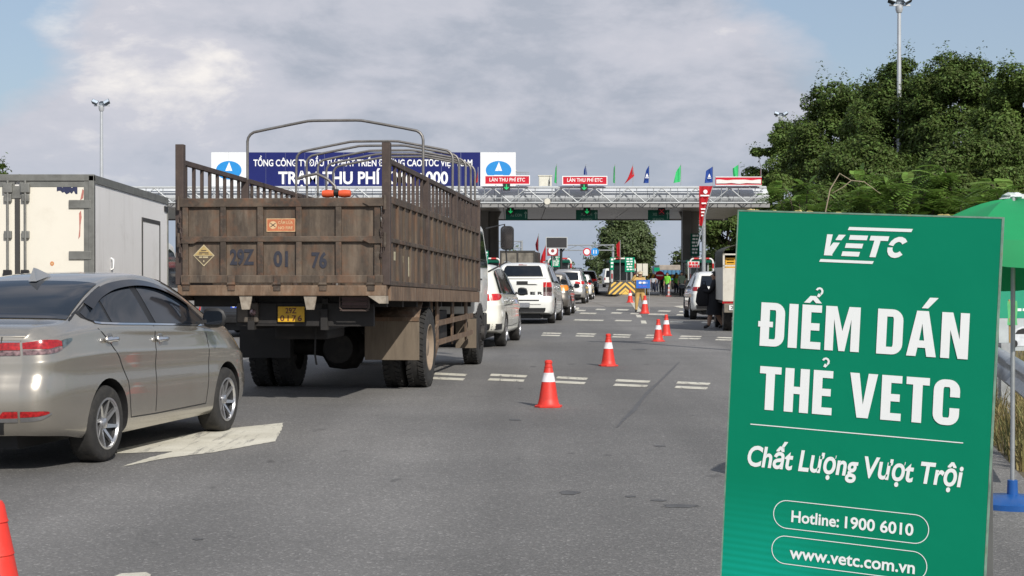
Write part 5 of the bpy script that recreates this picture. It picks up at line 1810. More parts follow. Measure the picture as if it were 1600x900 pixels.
# rear cross beam and its hinges
MB().box(-1.21, 1.21, yt - 0.05, yt + 0.10, 1.255, 1.375).build('rear_beam', m_rust, lorry, bevel=0.012, xf=bedxf)
MB().add([(1.0, yt - 0.052, 1.257), (1.21, yt - 0.052, 1.257), (1.21, yt - 0.052, 1.17), (1.13, yt - 0.052, 1.17), (1.0, yt + 0.1, 1.257), (1.21, yt + 0.1, 1.257), (1.21, yt + 0.1, 1.17), (1.13, yt + 0.1, 1.17)],
         [(0, 3, 2, 1), (4, 5, 6, 7), (0, 4, 7, 3), (1, 2, 6, 5), (3, 7, 6, 2)]).build('corner_gusset', m_scuff, lorry, xf=bedxf)
for px in (289, 362, 435, 508, 584):
    x = -1.20 + 2.40 * (px - 276) / 330
    h_ = MB()
    h_.box(x - 0.04, x + 0.04, yt - 0.058, yt - 0.046, Z0 + 0.0, Z0 + 0.085)
    h_.box(x - 0.04, x + 0.04, yt - 0.062, yt - 0.052, 1.315, 1.375)
    h_.lathe([(0.02, -0.045), (0.02, 0.045)], 10, (x, yt - 0.056, 1.39), 'x')
    h_.build('hinge', m_bed_dark, lorry, xf=bedxf)
for px in (384, 487):
    x = -1.20 + 2.40 * (px - 276) / 330
    MB().prism([(-0.075, 0), (0.075, 0), (0.045, -0.155), (-0.045, -0.155)][::-1], (x, yt - 0.02, 1.254), (1, 0, 0), (0, 0, 1), -0.012, 0.012).build('bracket', m_scuff, lorry, xf=bedxf)
# latches at both ends of the tailgate
for sx in (-1, 1):
    for z in (Z1 - 0.05, zr - 0.01):
        l_ = MB()
        l_.prism([(-0.13, -0.04), (0.06, -0.04), (0.13, -0.005), (0.13, 0.005), (0.06, 0.04), (-0.13, 0.04)], (sx * 1.08, yt - 0.048, z), (-sx, 0, 0), (0, 0, 1), -0.014, 0.0)
        l_.lathe([(0.02, -0.08), (0.02, 0.08)], 8, (sx * 1.195, yt - 0.05, z))
        l_.build('latch', m_bed_dark, lorry, xf=bedxf, fixn=True)
    ch = MB()
    for i in range(9):
        zz = 2.16 - i * 0.055
        ch.tube([(sx * (1.165 + 0.012 * math.sin(i * 1.3)) + 0.014 * math.cos(a) * (i % 2), yt - 0.06 + 0.014 * math.cos(a) * ((i + 1) % 2), zz + 0.034 * math.sin(a)) for a in np.linspace(0, 2 * math.pi, 9)[:-1]], 0.007, 5, closed=True)
    ch.build('chain', m_stake, lorry, xf=bedxf)
# side walls: posts, rails, sheet and ribs
posts_y = [YT + 0.045, -0.55, 2.1, YB - 0.05]
hoop_y = [-0.55, 2.1, 2.78, 3.50, 4.12, 4.62]
for sx in (-1, 1):
    X = sx * HWB
    MB().box(X - 0.012, X + 0.012, YT + 0.06, YB - 0.06, 1.40, Z1 - 0.02).build('side_sheet', m_bed, lorry, xf=bedxf)
    for (z0_, z1_, o_) in ((Z1 - 0.05, Z1 + 0.03, 0.042), (1.865, 1.915, 0.046), (1.375, 1.43, 0.044)):
        MB().box(X - o_, X + o_, YT + 0.02, YB, z0_, z1_).build('side_rail', m_bed_dark, lorry, bevel=0.006, xf=bedxf)
    MB().box(X - 0.05, X + 0.035, YT + 0.1, YB, 1.20, 1.372).build('floor_sill', m_rust if sx > 0 else m_bed_dark, lorry, bevel=0.008, xf=bedxf)
    nr = 19
    rib = MB().box(-0.024, 0.024, -0.016, 0.016, 0, 1.0)
    for i in range(nr):
        y = YT + 0.2 + (YB - YT - 0.35) * i / (nr - 1)
        if min(abs(y - p) for p in posts_y) < 0.10:
            continue
        for za, zb_ in ((1.43, 1.865), (1.915, Z1 - 0.05)):
            MB().box(X + sx * 0.012, X + sx * 0.037, y - 0.028, y + 0.028, za, zb_).build('rib', m_bed, lorry, xf=bedxf)
    for i, y in enumerate(posts_y):
        top = {0: 2.99, 3: 2.86}.get(i, 2.80)
        MB().box(X - 0.048, X + 0.048, y - 0.045, y + 0.045, 1.38, top).build('post', m_stake, lorry, bevel=0.006, xf=bedxf)
    # stakes above the wall
    zt0, zt1 = Z1 + 0.03, 2.79
    MB().box(X - 0.026, X + 0.026, YT + 0.08, YB - 0.05, zt1 - 0.03, zt1 + 0.03).build('stake_rail', m_stake, lorry, bevel=0.005, xf=bedxf)
    ns_ = 25
    for i in range(ns_):
        y = YT + 0.23 + (YB - YT - 0.42) * i / (ns_ - 1)
        if min(abs(y - p) for p in posts_y) < 0.09:
            continue
        MB().box(X - 0.017, X + 0.017, y - 0.022, y + 0.022, zt0, zt1 - 0.03).build('stake', m_stake, lorry, xf=bedxf)
    for i, y in enumerate((2.78, 3.5, 4.12)):
        MB().box(X - 0.05, X + 0.05, y - 0.03, y + 0.03, 2.36, 2.72).build('hoop_socket', m_stake, lorry, xf=bedxf)
    # little stickers and scuffs on the outer sheet
    if sx > 0:
        for (y, z, a_, b_) in ((-2.85, 1.72, 0.05, 0.05), (-2.25, 1.70, 0.045, 0.04), (-1.9, 1.62, 0.03, 0.12), (-1.35, 1.60, 0.05, 0.14), (1.2, 1.74, 0.06, 0.09)):
            MB().box(X + 0.0125, X + 0.015, y - a_, y + a_, z - b_, z + b_).build('sticker', M('torn_sticker', (0.42, 0.38, 0.26), 0.6, var=0.4, scale=20), lorry, xf=bedxf)
# floor and front wall
MB().box(-1.15, 1.15, YT + 0.06, YB - 0.06, 1.30, 1.37).build('bed_floor', m_bed_dark, lorry, xf=bedxf)
MB().box(-1.15, 1.15, YB - 0.11, YB - 0.05, 1.38, 2.52).build('front_wall', m_bed_dark, lorry, xf=bedxf)
for x in np.linspace(-1.0, 1.0, 6):
    MB().box(x - 0.03, x + 0.03, YB - 0.14, YB - 0.111, 1.38, 2.52).build('front_wall_post', m_bed_dark, lorry, xf=bedxf)
# canopy hoops
for k_, y in enumerate(hoop_y):
    wob = (0.0, 0.02, -0.02, 0.015, -0.01, 0.0)[k_]
    pts = [(-HWB + 0.03, y, 2.36)]
    r_ = 0.13
    zs_ = 3.43
    pts += [(-HWB + 0.03, y, 2.9), (-HWB + 0.03, y + wob, zs_ - r_)]
    pts += [(-HWB + 0.03 + r_ * (1 - math.cos(a)), y + wob, zs_ - r_ + r_ * math.sin(a)) for a in (0.4, 0.8, 1.2, 1.5)]
    pts += [(x, y + wob, zs_ + 0.125 * min(1.0, (1.06 - abs(x)) / 0.72) + 0.012 * (1 - x * x)) for x in (-0.9, -0.6, -0.36, -0.28, 0, 0.28, 0.36, 0.6, 0.9)]
    pts += [(HWB - 0.03 - r_ * (1 - math.cos(a)), y + wob, zs_ - r_ + r_ * math.sin(a)) for a in (1.5, 1.2, 0.8, 0.4)]
    pts += [(HWB - 0.03, y + wob, zs_ - r_), (HWB - 0.03, y, 2.9), (HWB - 0.03, y, 2.36)]
    MB().tube(pts, 0.0185, 8).build('hoop', m_hoop, lorry, smooth=60, xf=bedxf)
# bent tube and orange lamp pair inside the bed
MB().tube([(-1.17, 2.2, 3.03), (-1.05, 2.2, 3.07), (-0.88, 2.2, 3.10), (-0.72, 2.2, 3.02), (-0.61, 2.2, 2.92), (-0.58, 2.2, 2.82), (-0.58, 2.2, 1.4)], 0.022, 8).build('bent_tube', m_hoop, lorry, smooth=60, xf=bedxf)
lp = MB()
m_orange = M('orange_plastic', (0.62, 0.09, 0.03), 0.45, var=0.1)
for x in (-0.70, -0.45):
    lp.lathe([(0.001, -0.10), (0.05, -0.085), (0.06, 0.0), (0.05, 0.085), (0.001, 0.10)], 12, (x, 2.16, 2.80), 'x')
lp.build('orange_lamp', m_orange, lorry, smooth=50, xf=bedxf)
MB().lathe([(0.055, -0.03), (0.055, 0.03)], 10, (-0.575, 2.16, 2.815), 'x').build('lamp_clamp', black, lorry, xf=bedxf)
# numbers, hazard diamond and no-fire placard on the tailgate
yp = yt - 0.0085


def tg(px, py):
    """tailgate position of a photo pixel"""
    return (-1.20 + 2.40 * (px - 276) / 330, 2.36 - (py - 310) * 0.00728)


for txt, px0, px1, py_ in (('29Z', 358, 397, 410.5), ('01', 428, 451, 413.5), ('76', 488.5, 513, 415.5)):
    x0, z_ = tg(px0, py_)
    x1, _ = tg(px1, py_)
    lettering(txt, lorry, m_num, (x0, yp, z_ - 0.012), ux, uz, x1 - x0, 0.172, bold=0.035, name='number')
cx, cz = tg(316, 398.5)
m_dia = M('diamond_ochre', (0.42, 0.30, 0.12), 0.6, var=0.25, scale=14)
r_ = 0.125
dm = MB().flat([(-r_ * 1.0, 0), (0, -r_), (r_ * 1.0, 0), (0, r_)], (cx, yp, cz), ux, uz, 0.0012).build('hazard_diamond', M('diamond_edge', (0.50, 0.42, 0.26), 0.6), lorry)
MB().flat([(-r_ * 0.88, 0.002), (r_ * 0.88, 0.002), (0, r_ * 0.88)], (cx, yp, cz), ux, uz, 0.0026).build('diamond_field', m_dia, dm)
MB().flat([(-r_ * 0.88, -0.004), (0, -r_ * 0.88), (r_ * 0.88, -0.004)], (cx, yp, cz), ux, uz, 0.0026).build('diamond_field', M('diamond_brown', (0.10, 0.075, 0.05), 0.6), dm)
for (a_, b_, c_, d_) in ((-0.055, 0.025, 0.055, 0.037), (-0.03, 0.05, 0.03, 0.062), (-0.06, 0.012, -0.02, 0.02), (0.01, 0.012, 0.06, 0.02)):
    MB().flat(rc(a_, b_, c_, d_), (cx, yp, cz), ux, uz, 0.0036).build('diamond_print', M('diamond_brown', (0.10, 0.075, 0.05), 0.6), dm)
for (a_, b_, c_, d_) in ((-0.055, -0.028, -0.02, -0.012), (-0.012, -0.028, 0.05, -0.012), (-0.006, -0.075, 0.006, -0.055)):
    MB().flat(rc(a_, b_, c_, d_), (cx, yp, cz), ux, uz, 0.0036).build('diamond_print', M('diamond_edge', (0.50, 0.42, 0.26), 0.6), dm)
x0, z0_ = tg(417, 361.5)
x1, z1_ = tg(463, 341)
pl_ = MB().box(x0, x1, yp - 0.006, yp, z0_, z1_).build('warning_placard', M('placard_orange', (0.45, 0.14, 0.06), 0.6, var=0.2, scale=10), lorry)
m_pale = M('placard_pale', (0.60, 0.40, 0.22), 0.6, var=0.2, scale=18)
for q in (rc(x0, z0_, x1, z0_ + 0.008), rc(x0, z1_ - 0.008, x1, z1_), rc(x0, z0_ + 0.008, x0 + 0.008, z1_ - 0.008), rc(x1 - 0.008, z0_ + 0.008, x1, z1_ - 0.008)):
    MB().flat(q, (0, yp - 0.006, 0), ux, uz, 0.001).build('placard_border', m_pale, pl_)
c_ = ((x0 + 0.075), (z0_ + z1_) / 2)
MB().flat([(0.045 * math.cos(q), 0.045 * math.sin(q)) for q in np.linspace(0, 2 * math.pi, 25)[:-1]], (c_[0], yp - 0.006, c_[1]), ux, uz, 0.001).build('placard_disc', m_pale, pl_)
for s_ in (-1, 1):
    MB().flat([(-0.03, -0.022 * s_ - 0.005), (-0.03, -0.022 * s_ + 0.005), (0.03, 0.022 * s_ + 0.005), (0.03, 0.022 * s_ - 0.005)][::-1], (c_[0], yp - 0.006, c_[1]), ux, uz, 0.0018 + 0.0004 * s_).build('placard_cross', black, pl_)
lettering('CẤM LỬA', pl_, m_pale, (x0 + 0.135, yp - 0.006, (z0_ + z1_) / 2 + 0.012), ux, uz, 0.17, 0.034, bold=0.02)
lettering('NO FIRE', pl_, m_pale, (x0 + 0.135, yp - 0.006, (z0_ + z1_) / 2 - 0.048), ux, uz, 0.17, 0.034, bold=0.02)
# chassis, plate, lamps
for sx in (-1, 1):
    MB().box(sx * 0.43 - 0.04, sx * 0.43 + 0.04, YT + 0.25, 7.0, 0.86, 1.10).build('chassis_rail', m_chassis, lorry)
    MB().box(sx * 0.43 - 0.035, sx * 0.43 + 0.035, YT + 0.3, YB - 0.3, 1.10, 1.22).build('subframe', m_chassis, lorry)
for y in np.linspace(YT + 0.4, YB - 0.4, 8):
    MB().box(-1.14, 1.14, y - 0.04, y + 0.04, 1.13, 1.30).build('cross_member', m_chassis, lorry, xf=bedxf)
MB().box(-0.62, 1.0, YT + 0.30, YT + 0.38, 0.90, 1.17).build('plate_beam', m_chassis, lorry, bevel=0.01)
MB().box(-0.53, -0.14, YT + 0.29, YT + 0.299, 0.93, 1.16).build('beam_plate', m_chassis, lorry)
m_plate = M('plate_yellow', (0.62, 0.36, 0.02), 0.5, var=0.12, scale=8)
k_ = 18.5 / FPX
def under(px, py, dy=0.28):
    Yw = OT.y + (YT + dy)
    p = at(px, py, Yw)
    return (p.x - OT.x) * math.cos(rotT) + (p.y - OT.y) * math.sin(rotT), p.z
x0, za_ = under(433.5, 503)
x1, zb_ = under(476, 479)
npl = MB().box(x0, x1, YT + 0.265, YT + 0.285, za_, zb_).build('number_plate', m_plate, lorry, bevel=0.004)
m_pltxt = M('plate_maroon', (0.10, 0.02, 0.02), 0.5)
lettering('29Z', npl, m_pltxt, ((x0 + x1) / 2, YT + 0.265, (za_ + zb_) / 2 + 0.012), ux, uz, (x1 - x0) * 0.42, 0.063, bold=0.02, center=True)
lettering('0176', npl, m_pltxt, ((x0 + x1) / 2, YT + 0.265, za_ + 0.012), ux, uz, (x1 - x0) * 0.82, 0.066, bold=0.02, center=True, spacing=1.3)
# lamp guard at the right, lamp box at the left
x0, za_ = under(532.5, 485, 0.12)
x1, zb_ = under(579, 457, 0.12)
gm = MB()
for q in range(5):
    zz = za_ + (zb_ - za_) * q / 4
    gm.tube([(x0, YT + 0.12, zz), (x1, YT + 0.12, zz)], 0.006, 5)
gm.tube([(x0, YT + 0.12, za_ + 0.03), (x0 + 0.03, YT + 0.12, za_), (x1 - 0.03, YT + 0.12, za_), (x1, YT + 0.12, za_ + 0.03), (x1, YT + 0.12, zb_), (x0, YT + 0.12, zb_)], 0.011, 6, closed=True)
lg = MB().box(x0 + 0.02, x1 - 0.02, YT + 0.14, YT + 0.2, za_ + 0.03, zb_ - 0.01).build('tail_lamp', M('dusty_red_lens', (0.07, 0.03, 0.028), 0.5, var=0.3, scale=15), lorry)
gm.build('lamp_guard', m_stake, lg)
x0, za_ = under(367, 504, 0.25)
x1, zb_ = under(401, 473, 0.25)
bx = MB().box(x0, x1, YT + 0.25, YT + 0.40, za_, zb_).build('lamp_box', M('dusty_box', (0.09, 0.075, 0.06), 0.7, var=0.3, scale=8), lorry, bevel=0.02)
MB().lathe([(0.001, -0.02), (0.035, -0.015), (0.04, 0.0)], 16, (x1 - 0.06, YT + 0.249, (za_ + zb_) / 2), 'y').build('lens', clear_lens, bx)
# mud flaps and guards
x0, za_ = under(366, 558, 2.35)
x1, zb_ = under(428, 503, 2.35)
Y_f = YT + 2.45
MB().box(-1.19, -0.52, Y_f, Y_f + 0.02, 0.42, 0.92).build('mud_flap', m_chassis, lorry)
MB().box(0.46, 1.17, Y_f, Y_f + 0.02, 0.40, 0.93).build('mud_flap', m_flap, lorry, bevel=0.004)
MB().box(0.46, 1.17, Y_f - 0.012, Y_f - 0.001, 0.90, 0.95).build('flap_bar', m_rust, lorry)
mg = MB()
prof = [(-0.86, 0.90), (-0.72, 1.02), (-0.50, 1.17), (-0.25, 1.235), (0.28, 1.235), (0.30, 1.10), (0.32, 0.95)]
for sx in (-1, 1):
    a0, a1 = (0.48, 1.16) if sx > 0 else (-1.16, -0.48)
    rows = [[(a0, y, z), (a1, y, z)] for y, z in prof]
    g_ = MB().grid(rows)
    ob = g_.build('mudguard', m_rust if sx > 0 else m_chassis, lorry, smooth=30)
    md = ob.modifiers.new('thick', 'SOLIDIFY')
    md.thickness = 0.015
# rear dual wheels, front wheels
wr = 0.525


def truck_wheel(x, y, sx, r=wr, w=0.27, parent=None, rimmat=None, dish=True):
    prof = [(r * 0.58, -w / 2 + 0.01), (r * 0.80, -w / 2), (r * 0.94, -w * 0.46), (r, -w * 0.38), (r, w * 0.38), (r * 0.94, w * 0.46), (r * 0.80, w / 2), (r * 0.58, w / 2 - 0.01), (r * 0.57, -w / 2 + 0.02)]
    o = MB().lathe(prof, 48, (0, 0, 0), 'x', cap=False).build('wheel', rubber, parent, smooth=40)
    o.location = (x, y, r)
    if sx < 0:
        o.rotation_euler = (0, 0, math.pi)
    tb_ = MB()
    for i in range(44):           # tread blocks on the shoulders
        a = 2 * math.pi * i / 44
        for side_ in (-1, 1):
            q = []
            for da in (-0.045, 0.045):
                for xx in (0.15, 0.44):
                    for rr in (r - 0.004, r + 0.012):
                        aa = a + da + (0.07 if xx > 0.3 else 0.0) + (0.07 if side_ > 0 else 0)
                        q.append((side_ * xx * w, rr * math.cos(aa), rr * math.sin(aa)))
            tb_.add(q, [(1, 3, 7, 5), (0, 1, 5, 4), (2, 6, 7, 3), (0, 2, 3, 1), (4, 5, 7, 6)])
    tb_.build('tread', rubber, o, fixn=True)['kind'] = 'stuff'
    rm = MB()
    if dish:
        rm.lathe([(r * 0.60, w * 0.46), (r * 0.57, w * 0.48), (r * 0.53, w * 0.40), (r * 0.50, w * 0.0), (r * 0.46, -w * 0.15), (r * 0.30, -w * 0.12), (r * 0.28, w * 0.25), (r * 0.20, w * 0.36), (0.001, w * 0.36)], 32, (0, 0, 0), 'x', cap=False)
    else:
        rm.lathe([(r * 0.60, w * 0.46), (r * 0.57, w * 0.48), (r * 0.53, w * 0.36), (r * 0.42, w * 0.52), (r * 0.25, w * 0.56), (r * 0.2, w * 0.75), (0.001, w * 0.78)], 32, (0, 0, 0), 'x', cap=False)
    for i in range(8):
        a = 2 * math.pi * i / 8
        rm.lathe([(0.016, -w * 0.12), (0.016, w * 0.02)] if dish else [(0.016, w * 0.5), (0.016, w * 0.62)], 6, (0, r * 0.36 * math.cos(a), r * 0.36 * math.sin(a)), 'x')
    rm.build('rim', rimmat or m_rimbrown, o, smooth=40)
    return o


for sx in (-1, 1):
    truck_wheel(sx * 1.045, 0, sx, parent=lorry)
    truck_wheel(sx * 0.735, 0, sx, parent=lorry, rimmat=m_chassis)
    truck_wheel(sx * 1.02, 5.5, sx, parent=lorry, dish=False, rimmat=m_chassis)
MB().lathe([(0.10, -0.95), (0.11, -0.4), (0.13, -0.28), (0.28, -0.18), (0.30, 0), (0.28, 0.18), (0.13, 0.28), (0.11, 0.4), (0.10, 0.95)], 20, (0, 0, wr), 'x').build('rear_axle', m_chassis, lorry, smooth=50)
MB().lathe([(0.001, -0.35), (0.2, -0.32), (0.26, -0.1), (0.26, 0.1), (0.1, 0.35)], 18, (0, -0.05, wr), 'y').build('differential', m_chassis, lorry, smooth=50)
MB().lathe([(0.06, -0.95), (0.06, 0.95)], 12, (0, 5.5, wr), 'x').build('front_axle', m_chassis, lorry)
MB().tube([(0, 0.3, wr), (0, 4.2, 0.85)], 0.05, 10).build('drive_shaft', m_chassis, lorry)
for sx in (-1, 1):
    sp = MB()
    for i in range(5):
        L_ = 0.75 - 0.11 * i
        sp.tube([(sx * 0.5, -L_, 0.80 - 0.0 - 0.022 * i), (sx * 0.5, 0, 0.66 - 0.022 * i), (sx * 0.5, L_, 0.80 - 0.022 * i)], 0.022, 4)
    sp.build('leaf_spring', m_chassis, lorry)
MB().tube([(0.18, YT + 0.9, 0.95), (0.17, YT + 0.9, 0.55), (0.19, YT + 0.9, 0.42)], 0.012, 5).build('hanging_chain', m_chassis, lorry)
MB().lathe([(0.29, -0.5), (0.29, 0.5)], 20, (-0.85, 3.2, 0.78), 'y').build('fuel_tank', m_chassis, lorry, smooth=40)
MB().box(-0.35, 0.3, YT + 1.0, YT + 2.0, 0.72, 1.05).build('spare_carrier', m_chassis, lorry, bevel=0.04)
# right side guard: two rails on hangers
for sx in (-1, 1):
    for (za_, zb_) in ((0.82, 0.72), (0.55, 0.40)):
        MB().bar((sx * 1.13, 0.62, za_ - 0.17), (sx * 1.13, 0.95, za_), 0.03, 0.075).build('guard_rail', m_rust, lorry)
        MB().bar((sx * 1.13, 0.952, za_), (sx * 1.13, 4.6, za_ + 0.02), 0.03, 0.075).build('guard_rail', m_rust, lorry)
    for y in (1.15, 2.6, 4.1):
        MB().prism([(-0.14, 1.16), (0.16, 1.16), (0.04, 0.46), (-0.04, 0.46)], (sx * 1.09, y, 0), (0, 1, 0), (0, 0, 1), -0.012, 0.012).build('guard_hanger', m_rust, lorry)
    MB().box(sx * 1.0 - 0.17, sx * 1.0 + 0.17, 4.78, 4.80, 0.30, 0.78).build('mud_flap', m_chassis if sx < 0 else m_flap, lorry)
MB().box(0.55, 1.05, 1.6, 2.35, 0.55, 0.98).build('battery_box', m_chassis, lorry, bevel=0.02)
# cab
cb = MB()
yc0, yc1 = 4.86, 6.55
sec = [(-1.13, 0.85), (-1.15, 1.3), (-1.14, 1.75), (-1.06, 2.28), (-0.97, 2.42), (-0.85, 2.46), (0.85, 2.46), (0.97, 2.42), (1.06, 2.28), (1.14, 1.75), (1.15, 1.3), (1.13, 0.85)]
cab = MB().prism(sec[::-1], (0, yc0, 0), (1, 0, 0), (0, 0, 1), -(yc1 - yc0), 0).build('cab', m_cabwhite, lorry, fixn=True, bevel=0.05, smooth=40)
for sx in (-1, 1):
    xo = sx * 1.128
    sl = (1.06 - 1.14) / (2.28 - 1.75)
    MB().add([(sx * (1.142 + 0.012), yc0 + 0.35, 1.62), (sx * (1.142 + 0.012), yc1 - 0.12, 1.62), (sx * (1.075 + 0.012), yc1 - 0.3, 2.24), (sx * (1.075 + 0.012), yc0 + 0.35, 2.24)], [(0, 1, 2, 3)]).build('door_window', glass_dark, cab)
    MB().box(sx * 1.152, sx * 1.165, yc0 + 0.33, yc0 + 0.345, 0.95, 2.25).build('door_seam', black, cab) if False else None
    MB().bar((sx * 1.17, yc0 + 0.45, 1.42), (sx * 1.17, yc0 + 0.6, 1.42), 0.02, 0.03).build('door_handle', black, cab)
    # mirror on a long arm
    zc = 2.05
    MB().tube([(sx * 1.12, yc1 - 0.1, 2.30), (sx * 1.42, yc1 + 0.12, 2.38), (sx * 1.46, yc1 + 0.12, 1.72), (sx * 1.16, yc1 - 0.08, 1.55)], 0.016, 6).build('mirror_arm', black, cab)
    mr = MB().prism(rrect(-0.115, -0.21, 0.115, 0.21, 0.07), (sx * 1.47, yc1 + 0.12, zc + 0.09), (1, 0, 0), (0, 0, 1), -0.03, 0.05).build('mirror', black, cab, bevel=0.012, fixn=True)
    MB().flat(rrect(-0.095, -0.185, 0.095, 0.185, 0.055), (sx * 1.47, yc1 + 0.069, zc + 0.09), (1, 0, 0), (0, 0, 1), 0).build('mirror_glass', chrome, mr)
MB().add([(-1.0, yc1 + 0.012, 1.55), (1.0, yc1 + 0.012, 1.55), (0.93, yc1 + 0.012, 2.3), (-0.93, yc1 + 0.012, 2.3)], [(3, 2, 1, 0)]).build('windscreen', glass_dark, cab)
MB().box(-1.12, 1.12, yc1 - 0.1, yc1 + 0.08, 0.45, 0.84).build('front_bumper', dark_plastic, cab, bevel=0.03)
MB().add([(-0.8, yc0 - 0.012, 1.6), (0.8, yc0 - 0.012, 1.6), (0.78, yc0 - 0.012, 2.2), (-0.78, yc0 - 0.012, 2.2)], [(0, 1, 2, 3)]).build('rear_window', glass_dark, cab)

# ================================================================== white box lorry on the left
m_boxwhite = M('box_cream_door', (0.70, 0.66, 0.57), 0.5, var=0.03, scale=1.2, dirt=(0.48, 0.42, 0.33), dscale=1.6, damt=0.25)
m_boxside = M('box_side_white', (0.84, 0.82, 0.80), 0.45, var=0.03, scale=1.0, dirt=(0.52, 0.49, 0.45), dscale=3.0, damt=0.35, dstretch=(1, 1, 0.12), dirt2=[((0.40, 0.36, 0.31), 1.1, 0.25, (1, 1, 1))])
m_alu = M('worn_aluminium', (0.20, 0.20, 0.185), 0.5, metal=0.45, var=0.2, scale=6, dirt=(0.08, 0.075, 0.065), dscale=4, damt=0.45)
m_seal = M('door_seal', (0.045, 0.043, 0.042), 0.7, var=0.2)
Y0b, Y1b = 21.0, 25.5
xr = -0.2608 * Y0b
van = thing('box_lorry', 'small white box lorry with closed rear doors beyond the sedan', 'lorry', (xr - 1.01, Y0b, 0), 0.0)
PB = 0.0185


def bxf(x, y, z):
    return (x, y, z - PB * y)


zt_b, zb_b = 2.80, 0.95
hw = 1.01
L_ = Y1b - Y0b
MB().box(-hw + 0.012, hw - 0.012, 0.03, L_, zb_b, zt_b - 0.012).build('cargo_box', m_boxside, van, xf=bxf)
for sx in (-1, 1):
    MB().box(sx * hw - 0.075 if sx > 0 else sx * hw, sx * hw if sx > 0 else sx * hw + 0.075, -0.028, 0.05, zb_b, zt_b).build('corner_post', m_alu, van, bevel=0.008, xf=bxf)
    MB().box(sx * (hw - 0.012), sx * (hw + 0.004), 0.06, L_, zt_b - 0.10, zt_b + 0.004).build('roof_edge_rail', m_alu, van, xf=bxf) if sx > 0 else MB().box(-hw - 0.004, -hw + 0.012, 0.06, L_, zt_b - 0.10, zt_b + 0.004).build('roof_edge_rail', m_alu, van, xf=bxf)
    MB().box(min(sx * (hw - 0.02), sx * (hw + 0.003)), max(sx * (hw - 0.02), sx * (hw + 0.003)), L_ - 0.04, L_ + 0.01, zb_b, zt_b).build('front_post', m_alu, van, xf=bxf)
MB().box(-hw, hw, -0.028, 0.06, zt_b - 0.075, zt_b + 0.012).build('rear_header', m_alu, van, bevel=0.006, xf=bxf)
MB().box(-hw, hw, -0.028, 0.06, zb_b - 0.06, zb_b + 0.05).build('rear_sill', m_alu, van, xf=bxf)
MB().box(-0.03, 0.03, -0.024, 0.02, zb_b + 0.05, zt_b - 0.15).build('door_gasket', m_seal, van, xf=bxf)
for sx in (-1, 1):
    x0, x1 = (0.034, hw - 0.13) if sx > 0 else (-hw + 0.13, -0.034)
    dl = MB().box(x0, x1, -0.014, 0.025, zb_b + 0.06, zt_b - 0.155).build('rear_door', m_boxwhite, van, bevel=0.006, xf=bxf)
    xa = sx * (hw - 0.105)
    MB().box(xa - 0.03, xa + 0.03, -0.020, 0.02, zb_b + 0.05, zt_b - 0.08).build('door_edge', m_alu, van, xf=bxf)
    MB().box(x0, x1, -0.018, 0.0, zt_b - 0.153, zt_b - 0.085).build('door_top_strip', m_alu, van, xf=bxf)
    for z in (2.42, 1.75, 1.15):
        MB().box(min(sx * (hw - 0.33), sx * (hw - 0.04)), max(sx * (hw - 0.33), sx * (hw - 0.04)), -0.036, -0.016, z - 0.055, z + 0.055).build('hinge', m_alu, dl, bevel=0.006, xf=bxf)
    xk = sx * 0.115
    MB().tube([(xk, -0.05, zb_b + 0.1), (xk, -0.05, zt_b - 0.07)], 0.016, 8).build('locking_rod', m_alu, dl, xf=bxf)
    for z in (2.50, 2.02, 1.5):
        MB().box(xk - 0.05, xk + 0.05, -0.06, -0.015, z - 0.05, z + 0.05).build('rod_bracket', m_alu, dl, bevel=0.01, xf=bxf)
    MB().box(xk - 0.055, xk + 0.055, -0.085, -0.06, 1.46, 1.56).build('lock_handle', black, dl, bevel=0.01, xf=bxf)
    MB().box(xk - 0.06, xk + 0.06, -0.068, -0.02, 2.57, 2.69).build('cam_keeper', m_alu, dl, bevel=0.008, xf=bxf)
MB().box(-0.07, 0.07, -0.03, -0.016, 2.50, 2.66).build('center_keeper', m_alu, van, xf=bxf)
# torn stickers on the door
rnd = random.Random(5)
top, bot = [], []
for i in range(12):
    f = i / 11
    top.append((0.52 + 0.27 * f, 2.655 + rnd.uniform(-0.02, 0.02)))
    bot.append((0.52 + 0.27 * f, 2.57 + rnd.uniform(-0.025, 0.03)))
MB().add([(x, -0.0165, z) for x, z in bot + top[::-1]], [tuple(range(24))]).build('torn_sticker', M('navy_scraps', (0.02, 0.025, 0.07), 0.6, var=0.3, scale=20), van, xf=bxf)
MB().add([(0.80 + q[0] * 0.05, -0.0165, 2.2 + q[1]) for q in ((0, -0.24), (0.5, -0.2), (0.6, -0.05), (0.9, 0.05), (0.7, 0.14), (0.2, 0.1), (0.3, -0.1))], [tuple(range(7))]).build('red_scuff', M('red_scrape', (0.42, 0.16, 0.13), 0.7, var=0.3, scale=30), van, xf=bxf)
MB().add([(0.84 + q[0] * 0.05, -0.0165, 2.5 + q[1]) for q in ((-0.3, -0.03), (0.5, 0.0), (0.7, 0.1), (0.3, 0.12))], [tuple(range(4))]).build('red_scuff', M('red_scrape', (0.42, 0.16, 0.13), 0.7, var=0.3, scale=30), van, xf=bxf)
c_ = MB().flat(arc(0, 0, 0.026, 0.03, 0, 350, 20), (0.455, -0.015, 1.642), ux, uz, 0.0015).build('round_sticker', M('orange_sticker', (0.55, 0.20, 0.06), 0.6), van, xf=bxf)
MB().flat(arc(0, 0, 0.013, 0.015, 0, 350, 14), (0.455, -0.015, 1.642), ux, uz, 0.0025).build('sticker_centre', M('placard_pale', (0.6, 0.4, 0.22), 0.6), c_, xf=bxf)
